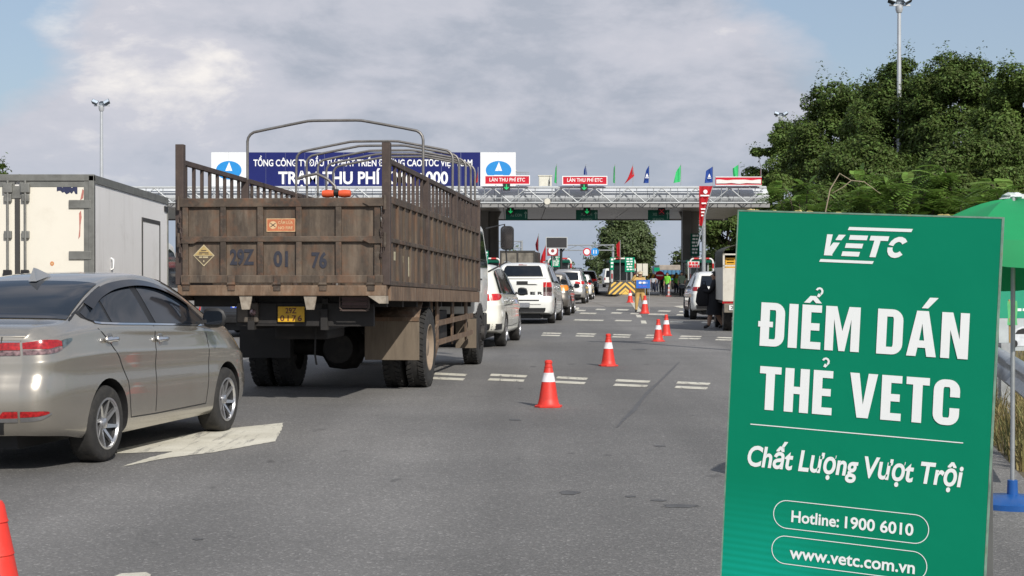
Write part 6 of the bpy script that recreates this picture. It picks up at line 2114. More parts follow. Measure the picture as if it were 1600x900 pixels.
# side door and grab loop
xs = hw - 0.012
ya_, yb_ = 2.72, 3.92
for (y0, y1, z0, z1, mt, o_, nm) in ((ya_, yb_, zb_b + 0.06, 2.40, m_boxside, 0.010, 'side_door'),):
    sd_ = MB().box(xs, xs + o_, y0 + 0.05, y1 - 0.05, z0, z1 - 0.07).build(nm, mt, van, xf=bxf)
    for q in ((y0, y0 + 0.035, z0, z1), (y1 - 0.06, y1, z0, z1), (y0 + 0.035, y1 - 0.06, z1 - 0.055, z1)):
        MB().box(xs, xs + o_ + 0.004, q[0], q[1], q[2], q[3]).build('door_seal', m_seal, sd_, xf=bxf)
MB().tube([(xs + 0.0, 0.9, 1.74), (xs + 0.035, 0.9, 1.72), (xs + 0.035, 0.9, 1.60), (xs + 0.0, 0.9, 1.58)], 0.014, 6).build('grab_loop', white, van, smooth=60, xf=bxf)
MB().box(xs, xs + 0.02, 4.25, 4.46, 2.58, 2.66).build('marker_lamp', black, van, xf=bxf)
# chassis and wheels
for sx in (-1, 1):
    MB().box(sx * 0.36 - 0.035, sx * 0.36 + 0.035, 0.1, 6.2, 0.62, 0.80).build('chassis_rail', m_chassis, van)
    truck_wheel(sx * 0.80, 1.25, sx, r=0.36, w=0.2, parent=van)
    truck_wheel(sx * 0.58, 1.25, sx, r=0.36, w=0.2, parent=van)
    truck_wheel(sx * 0.76, 5.0, sx, r=0.36, w=0.2, parent=van, dish=False)
MB().lathe([(0.07, -0.8), (0.07, 0.8)], 12, (0, 1.25, 0.36), 'x').build('rear_axle', m_chassis, van)
for y in (0.3, 1.5, 2.7, 3.9):
    MB().box(-0.9, 0.9, y, y + 0.08, 0.80, 0.94).build('cross_member', m_chassis, van, xf=bxf)
MB().box(-0.95, 0.95, 0.05, 0.12, 0.45, 0.60).build('under_run_bar', m_chassis, van)
for sx in (-1, 1):
    MB().box(sx * 0.72 - 0.12, sx * 0.72 + 0.12, 0.03, 0.05, 0.62, 0.78).build('tail_lamp', red_lens, van)
# cab of the box lorry: rounded nose, dark window, orange flash
cprof = [(0.15, 0.60), (0.12, 1.3), (0.18, 1.80), (0.32, 1.98), (0.70, 2.04), (1.10, 1.98), (1.40, 1.78), (1.66, 1.42), (1.80, 1.15), (1.86, 0.85), (1.84, 0.52), (1.55, 0.46), (0.3, 0.5)]
cab2 = MB().prism(cprof, (-0.84, 4.45, 0), (0, 1, 0), (0, 0, 1), 0, 1.72).build('cab', m_cabwhite, van, bevel=0.06, fixn=True, smooth=40)
for sx in (-1, 1):
    X = 0.886 if sx > 0 else -0.846
    wpts = [(0.42, 1.30), (0.44, 1.82), (0.72, 1.92), (1.05, 1.86), (1.32, 1.68), (1.50, 1.38), (1.50, 1.28)]
    MB().add([(X, 4.45 + a_, b_) for a_, b_ in wpts], [tuple(range(7))]).build('door_window', glass_dark, cab2)
    MB().add([(X, 4.45 + a_, b_) for a_, b_ in ((0.55, 1.22), (1.0, 1.2), (1.62, 1.02), (1.66, 0.90), (1.15, 0.94), (0.9, 1.08))], [tuple(range(6))]).build('orange_flash', M('orange_decal', (0.55, 0.10, 0.04), 0.5), cab2)
    MB().add([(X + 0.0015 * sx, 4.45 + a_, b_) for a_, b_ in ((1.18, 1.12), (1.26, 1.1), (1.24, 0.935), (1.16, 0.945))], [tuple(range(4))]).build('dark_flash', M('maroon_decal', (0.10, 0.02, 0.02), 0.5), cab2)
    MB().box(min(X, X + sx * 0.02), max(X, X + sx * 0.02), 4.9, 6.2, 0.70, 0.78).build('side_trim', m_alu, cab2)
MB().add([(-0.76, 4.45 + 1.46, 1.76), (0.80, 4.45 + 1.46, 1.76), (0.80, 4.45 + 1.74, 1.36), (-0.76, 4.45 + 1.74, 1.36)], [(0, 3, 2, 1)]).build('windscreen', glass_dark, cab2)

# ================================================================== other lorries
def flat_box_vehicle(name, label, loc, rotz, group=None):
    return thing(name, label, 'lorry', loc, rotz, group)


# covered lorry far ahead, patched grey rear sheets
c = at(808.5, 0, 104)
cov_l = thing('covered_lorry', 'dark framed covered lorry with patched grey rear sheets', 'lorry', (c.x, 104, 0), R(-4))
m_tarp = M('grey_brown_tarp', (0.16, 0.145, 0.12), 0.8, var=0.6, scale=1.6, bump=0.2)
m_frame = M('dark_frame', (0.035, 0.033, 0.03), 0.6, var=0.2)
zt0 = at(0, 391.5, 104).z
MB().box(-1.12, 1.12, 0.05, 7.0, 1.1, zt0 - 0.06).build('cover', m_frame, cov_l)
for (a_, b_, c0, c1) in ((-1.15, 1.15, zt0 - 0.12, zt0), (-1.15, 1.15, 1.05, 1.2), (-1.15, -1.05, 1.2, zt0 - 0.12), (1.05, 1.15, 1.2, zt0 - 0.12), (-0.05, 0.05, 1.2, zt0 - 0.12)):
    MB().box(a_, b_, -0.03, 0.05, c0, c1).build('rear_frame', m_frame, cov_l)
for sx in (-1, 1):
    MB().box(0.06 if sx > 0 else -1.04, 1.04 if sx > 0 else -0.06, 0.0, 0.04, 1.22, zt0 - 0.14).build('rear_sheet', m_tarp, cov_l)
    truck_wheel(sx * 0.9, 1.6, sx, r=0.5, w=0.26, parent=cov_l)
    truck_wheel(sx * 0.9, 7.6, sx, r=0.5, w=0.26, parent=cov_l)
MB().box(-0.45, 0.45, 0.1, 8.6, 0.7, 1.04).build('chassis', m_chassis, cov_l)
MB().box(-1.1, 1.1, 7.15, 8.7, 0.7, 2.6).build('cab', paint_white, cov_l, bevel=0.1)

# olive canvas pickup-lorry at the right with yellow crates inside
p = gp(1130, 517)
mil = thing('canvas_lorry', 'small lorry with olive canvas cover and cream tailgate beside the woman', 'lorry', (p.x + 0.84, p.y - 0.6, 0), R(-3))
m_olive = M('olive_canvas', (0.045, 0.048, 0.035), 0.85, var=0.25, scale=3, bump=0.3, bscale=20)
m_tailw = M('cream_tailgate', (0.55, 0.52, 0.45), 0.6, var=0.08, scale=3, dirt=(0.30, 0.26, 0.2), dscale=4, damt=0.45)
zc_ = 2.34
# canvas tunnel with an open rear end
rows = []
for y in np.linspace(0.0, 2.9, 9):
    sag = 0.02 * math.cos(y * 6.3)
    row = []
    for a in np.linspace(0, math.pi, 17):
        x = -0.92 * math.cos(a)
        z = 1.66 + (zc_ - 1.66 + sag) * (math.sin(a) ** 0.45 if a not in (0, math.pi) else 0)
        row.append((math.copysign(min(0.92, abs(x) * 1.12), x), y, z))
    rows.append(row)
cv = MB().grid(rows).build('canvas_cover', m_olive, mil, smooth=60)
sm = cv.modifiers.new('thick', 'SOLIDIFY')
sm.thickness = 0.02
for sx in (-1, 1):
    MB().box(min(sx * 0.86, sx * 0.93), max(sx * 0.86, sx * 0.93), 0.0, 2.95, 0.82, 1.70).build('side_board', m_tailw, mil)
MB().box(-0.93, 0.93, -0.04, 0.0, 0.80, 1.68).build('tailgate', m_tailw, mil, bevel=0.01)
MB().box(-0.88, 0.88, 0.01, 2.9, 0.74, 0.82).build('bed_floor', m_chassis, mil)
MB().box(-0.9, 0.9, 2.9, 2.96, 0.82, 2.2).build('front_board', m_olive, mil)
for (x0, x1, z0, z1) in ((-0.93, 0.93, 2.02, 2.06), (-0.93, 0.93, 1.72, 1.76), (-0.93, -0.88, 1.68, 2.06), (0.0, 0.04, 1.76, 2.02)):
    MB().box(x0, x1, -0.05, -0.012, z0, z1).build('rear_rack', m_tailw, mil)
MB().box(-0.9, 0.9, -0.10, 0.05, 0.50, 0.74).build('rear_bumper', M('dull_bumper', (0.16, 0.14, 0.11), 0.7, var=0.3, scale=6), mil, bevel=0.02)
MB().box(-0.94, -0.55, -0.03, 0.02, 0.74, 0.80).build('rear_lamp', red_lens, mil)
np_ = MB().box(-0.77, -0.43, -0.125, -0.105, 0.57, 0.70).build('number_plate', M('plate_white', (0.7, 0.7, 0.68), 0.5, var=0.05), mil)
lettering('29H', np_, black, (-0.60, -0.125, 0.597), ux, uz, 0.26, 0.085, bold=0.02, center=True)
for sx in (-1, 1):
    truck_wheel(sx * 0.76, 0.75, sx, r=0.37, w=0.22, parent=mil)
    truck_wheel(sx * 0.76, 3.6, sx, r=0.37, w=0.22, parent=mil)
MB().box(-0.4, 0.4, 0.1, 4.4, 0.5, 0.72).build('chassis', m_chassis, mil)
MB().prism([(3.0, 0.6), (3.0, 1.95), (3.3, 2.02), (4.1, 1.9), (4.55, 1.35), (4.6, 0.6)], (-0.85, 0, 0), (0, 1, 0), (0, 0, 1), 0, 1.7).build('cab', paint_white, mil, bevel=0.05, fixn=True)
m_crate = M('yellow_crate', (0.62, 0.33, 0.02), 0.5, var=0.12)
cr = MB()
cr.box(-0.27, 0.27, -0.19, 0.19, 0, 0.02)
for z in (0.02, 0.09, 0.16, 0.23):
    for (a_, b_, c0, d0) in ((-0.27, 0.27, -0.19, -0.17), (-0.27, 0.27, 0.17, 0.19), (-0.27, -0.25, -0.17, 0.17), (0.25, 0.27, -0.17, 0.17)):
        cr.box(a_, b_, c0, d0, z, z + 0.04)
for (a_, c0) in ((-0.27, -0.19), (0.23, -0.19), (-0.27, 0.15), (0.23, 0.15), (-0.02, -0.19), (-0.02, 0.15)):
    cr.box(a_ + 0.001, a_ + 0.039, c0 + 0.001, c0 + 0.039, 0.02, 0.275)
cr_me = cr.mesh('crate', m_crate)
lev = ['lowest', 'second', 'third', 'topmost']
for ix, x in enumerate((-0.58, 0.02, 0.60)):
    for k_ in range(4):
        o = bpy.data.objects.new('crate', cr_me)
        COL.objects.link(o)
        w_ = Matrix.Rotation(R(-3), 4, 'Z') @ Vector((x, 0.30, 0.825 + k_ * 0.285))
        o.location = Vector(mil.location) + w_
        o.rotation_euler = (0, 0, R(-3))
        tag(o, '%s yellow slatted crate in the canvas lorry, %s' % (lev[k_], ('stack nearest the woman', 'middle stack', 'stack behind the green board')[ix]), 'crate', 'yellow crates in the canvas lorry')

# minibus and blue lorry beyond the plaza
c = at(957, 0, 195)
mini = thing('minibus', 'white minibus driving away beyond the toll plaza', 'minibus', (c.x, 195, 0), 0)
MB().prism([(-0.98, 0.4), (-1.0, 1.1), (-0.86, 2.2), (-0.7, 2.32), (0.7, 2.32), (0.86, 2.2), (1.0, 1.1), (0.98, 0.4)][::-1], (0, 0, 0), (1, 0, 0), (0, 0, 1), -5.2, 0).build('body', paint_white, mini, bevel=0.08, fixn=True, smooth=40)
MB().add([(-0.8, -0.012, 1.25), (0.8, -0.012, 1.25), (0.72, -0.012, 2.05), (-0.72, -0.012, 2.05)], [(0, 1, 2, 3)]).build('rear_window', glass_dark, mini)
for sx in (-1, 1):
    MB().box(sx * 0.9 - 0.06, sx * 0.9 + 0.06, -0.02, 0.02, 0.9, 1.2).build('tail_lamp', red_lens, mini)
    for y in (0.9, 4.1):
        truck_wheel(sx * 0.85, y, sx, r=0.36, w=0.22, parent=mini)
    MB().add([(sx * 1.004, 0.5, 1.3), (sx * 1.004, 4.6, 1.3), (sx * 0.90, 4.3, 2.05), (sx * 0.90, 0.6, 2.05)], [(0, 1, 2, 3)]).build('side_window', glass_dark, mini)
MB().box(-0.95, 0.95, -0.05, 0.1, 0.35, 0.6).build('rear_bumper', dark_plastic, mini, bevel=0.03)
c = at(1047, 0, 165)
bl = thing('blue_lorry', 'blue lorry with beige load beyond the barrier', 'lorry', (c.x, 165, 0), 0)
m_bluep = M('blue_panel', (0.05, 0.17, 0.30), 0.5, var=0.15)
MB().box(-1.2, 1.2, 0, 6, 1.0, 2.0).build('load_bed', m_bluep, bl, bevel=0.03)
for i in range(6):
    x = -1.1 + i * 0.42
    MB().box(x, x + 0.1, -0.04, -0.002, 1.0, 2.0).build('bed_post', M('blue_dark', (0.03, 0.09, 0.16), 0.5), bl)
MB().box(-1.1, 1.1, 0.1, 5.8, 2.0, 2.55).build('load', M('beige_load', (0.30, 0.26, 0.22), 0.8, var=0.2), bl, bevel=0.08)
MB().box(-1.1, 1.1, 6.2, 8.0, 0.7, 2.5).build('cab', m_bluep, bl, bevel=0.1)
MB().box(-0.5, 0.5, 0.2, 7.9, 0.6, 0.98).build('chassis', m_chassis, bl)
for sx in (-1, 1):
    for y in (1.4, 7.0):
        truck_wheel(sx * 1.0, y, sx, r=0.48, w=0.26, parent=bl)

# ================================================================== green standing board in front
TLp = Vector((0.71219, 5.02202, 1.69041))
Rz, Rx, Ry = Matrix.Rotation(-0.45562, 3, 'Z'), Matrix.Rotation(-0.01254, 3, 'X'), Matrix.Rotation(0.04473, 3, 'Y')
RM = Rz @ Rx @ Ry
BU, BV, BN = RM.col[0].normalized(), RM.col[2].normalized(), -RM.col[1].normalized()
BW, BH = 0.80, 1.66
base_pt = TLp + BU * BW / 2 - BV * 1.685
sb = thing('standing_board', 'tall green standing board with white lettering in front', 'sign board', (base_pt.x, base_pt.y, 0))
OFF = TLp - Vector((base_pt.x, base_pt.y, 0))


def bp(u_, v_, n_=0.0):
    return OFF + BU * u_ + BV * v_ + BN * n_


def board_material():
    m = bpy.data.materials.new('printed_green')
    m.use_nodes = True
    N, L = m.node_tree.nodes, m.node_tree.links
    bs = N['Principled BSDF']
    bs.inputs['Roughness'].default_value = 0.38
    bs.inputs['Specular IOR Level'].default_value = 0.2
    tcn = N.new('ShaderNodeTexCoord')
    # board coordinates (metres right of / above the top left corner)
    def dotn(vec, off):
        n = N.new('ShaderNodeVectorMath')
        n.operation = 'DOT_PRODUCT'
        L.new(tcn.outputs['Object'], n.inputs[0])
        n.inputs[1].default_value = vec
        a_ = N.new('ShaderNodeMath')
        a_.operation = 'SUBTRACT'
        L.new(n.outputs['Value'], a_.inputs[0])
        a_.inputs[1].default_value = off
        return a_.outputs[0]
    uu, vv = dotn(BU, OFF.dot(BU)), dotn(BV, OFF.dot(BV))
    cb_ = N.new('ShaderNodeCombineXYZ')
    L.new(uu, cb_.inputs[0])
    L.new(vv, cb_.inputs[1])
    # printed teal flare with fine light streaks towards the foot
    d_ = N.new('ShaderNodeVectorMath')
    d_.operation = 'DISTANCE'
    L.new(cb_.outputs[0], d_.inputs[0])
    d_.inputs[1].default_value = (0.12, -1.28, 0)
    mr = N.new('ShaderNodeMapRange')
    mr.interpolation_type = 'SMOOTHSTEP'
    mr.inputs['From Min'].default_value = 0.50
    mr.inputs['From Max'].default_value = 0.05
    L.new(d_.outputs['Value'], mr.inputs['Value'])
    mpn = N.new('ShaderNodeMapping')
    mpn.inputs['Rotation'].default_value = (0, 0, R(22))
    mpn.inputs['Scale'].default_value = (0.4, 10.0, 1)
    L.new(cb_.outputs[0], mpn.inputs['Vector'])
    wv = N.new('ShaderNodeTexWave')
    wv.bands_direction = 'Y'
    wv.inputs['Scale'].default_value = 1.6
    wv.inputs['Distortion'].default_value = 2.5
    L.new(mpn.outputs[0], wv.inputs['Vector'])
    mm = N.new('ShaderNodeMath')
    mm.operation = 'MULTIPLY'
    L.new(mr.outputs[0], mm.inputs[0])
    m2 = N.new('ShaderNodeMath')
    m2.operation = 'MULTIPLY_ADD'
    L.new(wv.outputs['Fac'], m2.inputs[0])
    m2.inputs[1].default_value = 0.35
    m2.inputs[2].default_value = 0.6
    L.new(m2.outputs[0], mm.inputs[1])
    nz = N.new('ShaderNodeTexNoise')
    nz.inputs['Scale'].default_value = 3
    L.new(tcn.outputs['Object'], nz.inputs['Vector'])
    nb = N.new('ShaderNodeTexNoise')
    nb.inputs['Scale'].default_value = 5.0
    nb.inputs['Detail'].default_value = 3
    L.new(tcn.outputs['Object'], nb.inputs['Vector'])
    bu = N.new('ShaderNodeBump')
    bu.inputs['Strength'].default_value = 0.35
    bu.inputs['Distance'].default_value = 0.01
    L.new(nb.outputs['Fac'], bu.inputs['Height'])
    L.new(bu.outputs[0], bs.inputs['Normal'])
    rp = N.new('ShaderNodeValToRGB')
    rp.color_ramp.elements[0].color = (0.0, 0.192, 0.102, 1)
    rp.color_ramp.elements[1].color = (0.001, 0.212, 0.114, 1)
    L.new(nz.outputs['Fac'], rp.inputs['Fac'])
    mx = N.new('ShaderNodeMix')
    mx.data_type = 'RGBA'
    L.new(mm.outputs[0], mx.inputs['Factor'])
    L.new(rp.outputs['Color'], mx.inputs['A'])
    mx.inputs['B'].default_value = (0.004, 0.36, 0.26, 1)
    L.new(mx.outputs['Result'], bs.inputs['Base Color'])
    return m


m_board = board_material()
MB().prism([(0, 0), (0, -BH), (BW, -BH), (BW, 0)], OFF, BU, BV, -0.018, 0.0).build('panel', m_board, sb)
m_edge = M('board_edge', (0.16, 0.26, 0.20), 0.6, var=0.35, scale=25, dirt=(0.45, 0.32, 0.10), dscale=14, damt=0.3)
for (a_, b_, c0, d0) in ((-0.004, -0.004, BW + 0.004, 0.0), (-0.004, -BH, 0.0, -0.004), (BW, -BH, BW + 0.004, -0.004)):
    if b_ == -0.004:
        q = [(a_, 0.0), (c0, 0.0), (c0, 0.005), (a_, 0.005)]
    else:
        q = [(a_, b_), (c0, b_), (c0, 0.0), (a_, 0.0)]
    MB().prism(q, OFF, BU, BV, -0.021, 0.001).build('edge', m_edge, sb)
fl = MB()
rnd = random.Random(11)
for i in range(11):     # flaking glue along the top edge
    u_ = 0.01 + rnd.random() ** 1.6 * 0.62
    w_ = rnd.uniform(0.006, 0.022)
    fl.prism([(u_, 0.0052), (u_ + w_, 0.0052), (u_ + w_ * 0.7, 0.0065 + rnd.uniform(0, 0.004)), (u_ + w_ * 0.2, 0.0062 + rnd.uniform(0, 0.003))], OFF, BU, BV, -0.016, -0.003)
fl.build('flaking_glue', M('glue_flakes', (0.50, 0.40, 0.16), 0.7, var=0.4, scale=30), sb)['kind'] = 'stuff'
# back frame and legs
m_leg = M('frame_tube', (0.30, 0.30, 0.30), 0.5, metal=0.5)
for u_ in (0.03, BW - 0.03):
    MB().bar(bp(u_, -0.01, -0.034), bp(u_, -1.70, -0.034), 0.025, 0.025).build('frame_post', m_leg, sb)
    top_, foot = bp(u_, -0.35, -0.05), bp(u_, -1.70, -0.034) - BN * 0.45
    foot.z = 0.004
    MB().bar(top_, foot, 0.022, 0.022).build('stay', m_leg, sb)
for v_ in (-0.03, -0.85, -1.62):
    MB().bar(bp(0.045, v_, -0.0335), bp(BW - 0.045, v_, -0.0335), 0.024, 0.024).build('frame_rail', m_leg, sb)
m_print = M('print_white_board', (0.80, 0.82, 0.81), 0.42, var=0.02)
# emblem word: slanted letters built from bars
LG = MB()
kx = 0.272 / 4.66
ox, oy, hh = 0.265, -0.127, 0.0645


def lgp(pts_, j=[0]):
    j[0] += 1
    LG.flat([((x + 0.28 * y) * kx, y * hh) for x, y in pts_], bp(ox, oy), BU, BV, 0.0015 + 0.00003 * j[0])


lgp([(0.28, 0), (0.68, 0), (1.02, 0.52), (0.78, 0.62), (0.52, 0.30), (0.30, 1), (0.0, 1)][0:0] or [(0.06, 1), (0.36, 1), (0.40, 0.42), (0.68, 0), (0.22, 0)])
lgp([(0.40, 0.42), (0.52, 0.62), (0.86, 0.62), (0.62, 0.0), (0.55, 0.0)])
lgp([(0.58, 0.74), (0.68, 1.0), (1.05, 1.0), (0.90, 0.74)])
lgp(rc(1.28, 0.78, 2.22, 1.0))
lgp(rc(1.20, 0.39, 2.10, 0.61))
lgp(rc(1.14, 0.0, 2.06, 0.22))
lgp(rc(2.36, 0.78, 3.32, 1.0))
lgp(rc(2.62, 0.0, 2.94, 0.78))
lgp(arc(3.92, 0.5, 0.56, 0.5, 8, 90)[:0] or corner(3.90, 0.5, 0.5, 0.24, 0.26, 34, 168))
lgp(corner(3.90, 0.5, 0.5, 0.24, 0.26, 182, 318))
for (u0, u1, v0, th) in ((0.348, 0.540, -0.0475, 0.0095), (0.264, 0.428, -0.1475, 0.0085)):
    sk = 0.004
    LG.flat([(u0, v0), (u1, v0), (u1 + sk, v0 + th), (u0 + sk, v0 + th)], bp(0, 0), BU, BV, 0.0015)
LG.build('emblem_word', m_print, sb)
# heading lines
H1 = MB()
up1 = {0: [rc(-0.055, 0.44, 0.30, 0.565)], 2: circumflex(0.24, 1.045) + [[(a_ + 0.02, b_ + 0.0) for a_, b_ in p_] for p_ in hook(0.36, 1.20)], 6: [[(0.30, 1.06), (0.47, 1.30), (0.66, 1.30), (0.44, 1.06)]]}
heavy_text('DIEM DAN', up1, bp(0.088, -0.4165), BU, BV, 0.635, 0.1355, H1)
H1.build('heading', m_print, sb)
H2 = MB()
up2 = {2: [[(a_, b_) for a_, b_ in p_] for p_ in hook(0.27, 1.09)]}
heavy_text('THE VETC', up2, bp(0.094, -0.6145), BU, BV, 0.612, 0.135, H2)
H2.build('heading', m_print, sb)
MB().flat(rc(0.071, -0.6645, 0.722, -0.6615), bp(0, 0), BU, BV, 0.0015).build('rule', m_print, sb)
lettering('Chất Lượng Vượt Trội', sb, m_print, bp(0.067, -0.792), BU, BV, 0.660, 0.0645, bold=0.026, shear=0.16, name='slogan', lift=0.0015)
for vc in (-0.932, -1.042):
    x0, x1, hh_ = 0.158, 0.636, 0.044
    outer, inner = rrect(x0, vc - hh_, x1, vc + hh_, hh_ - 0.0005, 10), rrect(x0 + 0.0024, vc - hh_ + 0.0024, x1 - 0.0024, vc + hh_ - 0.0024, hh_ - 0.003, 10)
    rg = MB()
    n_ = len(outer)
    rg.add([bp(a_, b_, 0.0015) for a_, b_ in outer] + [bp(a_, b_, 0.0015) for a_, b_ in inner], [(i, (i + 1) % n_, n_ + (i + 1) % n_, n_ + i) for i in range(n_)])
    rg.build('pill_outline', m_print, sb)
lettering('Hotline:', sb, m_print, bp(0.216, -0.9525), BU, BV, 0.149, 0.036, bold=0.022, name='hotline_word', lift=0.0015)
lettering('1900 6010', sb, m_print, bp(0.383, -0.9525), BU, BV, 0.207, 0.036, bold=0.022, name='hotline_number', lift=0.0015)
lettering('www.vetc.com.vn', sb, m_print, bp(0.216, -1.0655), BU, BV, 0.384, 0.0385, bold=0.02, name='web_address', lift=0.0015)

# ================================================================== traffic cones
m_cone = M('cone_red', (0.66, 0.035, 0.022), 0.5, var=0.14, scale=6, dirt=(0.24, 0.05, 0.04), dscale=9, damt=0.45, dirt2=[((0.62, 0.16, 0.12), 16.0, 0.2, (1, 1, 1)), ((0.10, 0.06, 0.05), 12.0, 0.28, (1, 1, 0.5))])
m_sleeve = M('cone_sleeve', (0.70, 0.68, 0.70), 0.4, var=0.12, scale=30, dirt=(0.42, 0.36, 0.36), dscale=14, damt=0.45)


def cone(px, py, H, label, proto=[None], z0=0.0):
    p = gp(px, py)
    if proto[0] is None:
        t_ = thing('traffic_cone', label, 'traffic cone', (p.x, p.y, 0), 0, 'red traffic cones on the road')
        b_ = MB()
        b_.prism([(0.155, -0.05), (0.155, 0.05), (0.05, 0.155), (-0.05, 0.155), (-0.155, 0.05), (-0.155, -0.05), (-0.05, -0.155), (0.05, -0.155)], (0, 0, 0), (1, 0, 0), (0, 1, 0), 0.0, 0.022)
        b_.build('base', m_cone, t_, bevel=0.005)
        MB().lathe([(0.135, 0.022), (0.118, 0.04), (0.105, 0.10), (0.076, 0.285)], 28).build('lower_body', m_cone, t_, smooth=40)
        MB().lathe([(0.079, 0.285), (0.077, 0.288), (0.0585, 0.382), (0.058, 0.386)], 28).build('sleeve', m_sleeve, t_, smooth=40)
        MB().lathe([(0.0575, 0.386), (0.045, 0.44), (0.047, 0.442), (0.047, 0.456), (0.041, 0.458), (0.038, 0.485), (0.044, 0.49), (0.043, 0.512), (0.030, 0.526), (0.018, 0.526), (0.017, 0.50)], 28).build('upper_body', m_cone, t_, smooth=40)
        proto[0] = t_
    else:
        t_ = copy_tree(proto[0])
        t_['label'] = label
    k = H / 0.525
    t_.location = (p.x, p.y, 0.0 + z0)
    t_.scale = (k, k, k)
    t_.rotation_euler = (0, 0, (px * 7 % 13) * 0.1)
    return t_


cone(857, 636, 0.53, 'red cone with white band standing nearest the lorry rear wheel')
cone(950.5, 572, 0.53, 'second red cone along the line, clear of the others')
cone(1028.5, 533.5, 0.50, 'red cone standing just in front of another cone')
cone(1041, 524.5, 0.52, 'red cone half behind the cone in front of it')
cone(1007.5, 490, 0.70, 'tall red cone at the officer\'s feet')
cone(984.5, 473, 0.70, 'red cone at the chevron nose beside the officer', z0=0.01)
p_near = gp(-8, 1000)
t = thing('traffic_cone', 'plain red ringed cone cut off by the lower left corner', 'traffic cone', (-1.905, 5.88, 0), 0, 'red traffic cones on the road')
MB().prism(rrect(-0.19, -0.19, 0.19, 0.19, 0.05), (0, 0, 0), (1, 0, 0), (0, 1, 0), 0, 0.03).build('base', m_cone, t)
MB().lathe([(0.155, 0.03), (0.14, 0.06), (0.104, 0.22), (0.107, 0.225), (0.104, 0.235), (0.086, 0.36), (0.089, 0.365), (0.086, 0.375), (0.069, 0.46), (0.072, 0.465), (0.069, 0.475), (0.047, 0.58), (0.051, 0.585), (0.047, 0.595), (0.037, 0.645), (0.028, 0.66), (0.012, 0.66)], 32).build('body', m_cone, t, smooth=40)
c_ = cone(316, 475, 0.7, 'small red cone far off between the left lorries')
c_.location = (at(316, 0, 68).x, 68, 0)
# pale guide post near the barrier
p = gp(1043, 463)
t = thing('guide_post', 'slim pink and white guide post by the barrier', 'guide post', (p.x, 112, 0.008))
MB().lathe([(0.22, 0), (0.2, 0.04), (0.09, 0.06)], 16).build('base', m_cone, t)
for i in range(5):
    MB().lathe([(0.085 - 0.008 * i, 0.06 + i * 0.15), (0.078 - 0.008 * i, 0.21 + i * 0.15)], 16).build('band', m_sleeve if i % 2 == 0 else M('pale_pink', (0.66, 0.30, 0.26), 0.5), t)

# ================================================================== parasol, rail, banner on the right edge
UX, UY = 3.225, 10.3
par = thing('parasol', 'green market parasol on a blue base at the roadside', 'parasol', (UX, UY, 0))
m_pgreen = M('parasol_green', (0.012, 0.33, 0.115), 0.65, var=0.10, scale=2, transl=0.25)
m_pblue = M('parasol_base_blue', (0.012, 0.085, 0.30), 0.4, var=0.15, scale=5, dirt=(0.10, 0.12, 0.16), dscale=6, damt=0.4)
MB().lathe([(0.25, 0.0), (0.25, 0.035), (0.20, 0.06), (0.05, 0.075), (0.035, 0.08), (0.032, 0.17), (0.022, 0.172)], 32).build('base', m_pblue, par, smooth=40)
MB().lathe([(0.015, 0.12), (0.015, 2.0)], 12).build('pole', steel_grey, par, smooth=60)
tiltM = Matrix.Translation((0, 0, 1.625)) @ Matrix.Rotation(R(-6), 4, 'X') @ Matrix.Rotation(R(2), 4, 'Y')
NG = 8
RAD = 0.75
for g in range(NG):
    a0, a1 = 2 * math.pi * g / NG + 0.18, 2 * math.pi * (g + 1) / NG + 0.18
    rows = []
    for i in range(11):
        s_ = i / 10
        row = []
        for j in range(7):
            f = j / 6
            a = a0 + (a1 - a0) * f
            sag = 1 - 0.06 * math.sin(math.pi * f) * s_
            r_ = RAD * s_ * (1 - (1 - math.cos(math.pi / NG)) * math.sin(math.pi * f) * 0.9) * 1.0
            z = 0.36 * (1 - s_ ** 1.7) * (1 - 0.05 * math.sin(math.pi * f))
            row.append(tuple(tiltM @ Vector((r_ * math.cos(a), r_ * math.sin(a), z))))
        rows.append(row)
    # valance
    for dz in (0.06, 0.13, 0.17):
        row = []
        for j in range(7):
            f = j / 6
            a = a0 + (a1 - a0) * f
            r_ = (RAD + 0.005) * (1 - (1 - math.cos(math.pi / NG)) * math.sin(math.pi * f) * 0.9)
            z = -dz if dz < 0.15 else -(0.135 + 0.035 * math.sin(math.pi * f))
            row.append(tuple(tiltM @ Vector((r_ * math.cos(a), r_ * math.sin(a), z))))
        rows.append(row)
    MB().grid(rows).build('canopy_panel', m_pgreen, par, smooth=35)
    e_ = tiltM @ Vector((RAD * math.cos(a0), RAD * math.sin(a0), 0.0))
    MB().tube([tuple(tiltM @ Vector((RAD * s_ * math.cos(a0), RAD * s_ * math.sin(a0), 0.36 * (1 - s_ ** 1.7) - 0.012))) for s_ in np.linspace(0.02, 1, 8)], 0.006, 5).build('rib', steel_grey, par)
fin = MB()
tp = tiltM @ Vector((0, 0, 0.36))
rnd = random.Random(4)
rows = []
for i in range(9):
    th = math.pi * i / 8
    row = []
    for j in range(13):
        ph = 2 * math.pi * (j % 12) / 12
        q = Vector((math.sin(th) * math.cos(ph), math.sin(th) * math.sin(ph), math.cos(th)))
        k_ = 0.05 * (1 + 0.7 * mnoise.noise(q * 3.0) + 0.4 * mnoise.noise(q * 7.0))
        row.append((tp.x + q.x * k_ * 1.5, tp.y + q.y * k_ * 1.2, tp.z + 0.012 + q.z * k_ * 0.55))
    rows.append(row)
fin.grid(rows)
fin.build('top_knot', M('plastic_wrap', (0.62, 0.66, 0.66), 0.3, var=0.25, scale=20), par, smooth=20)

# guard rail
def rail_pt(s_):
    a_, b_ = Vector((4.20, 12.9, 0)), Vector((5.09, 16.8, 0))
    return a_ + (b_ - a_) * s_


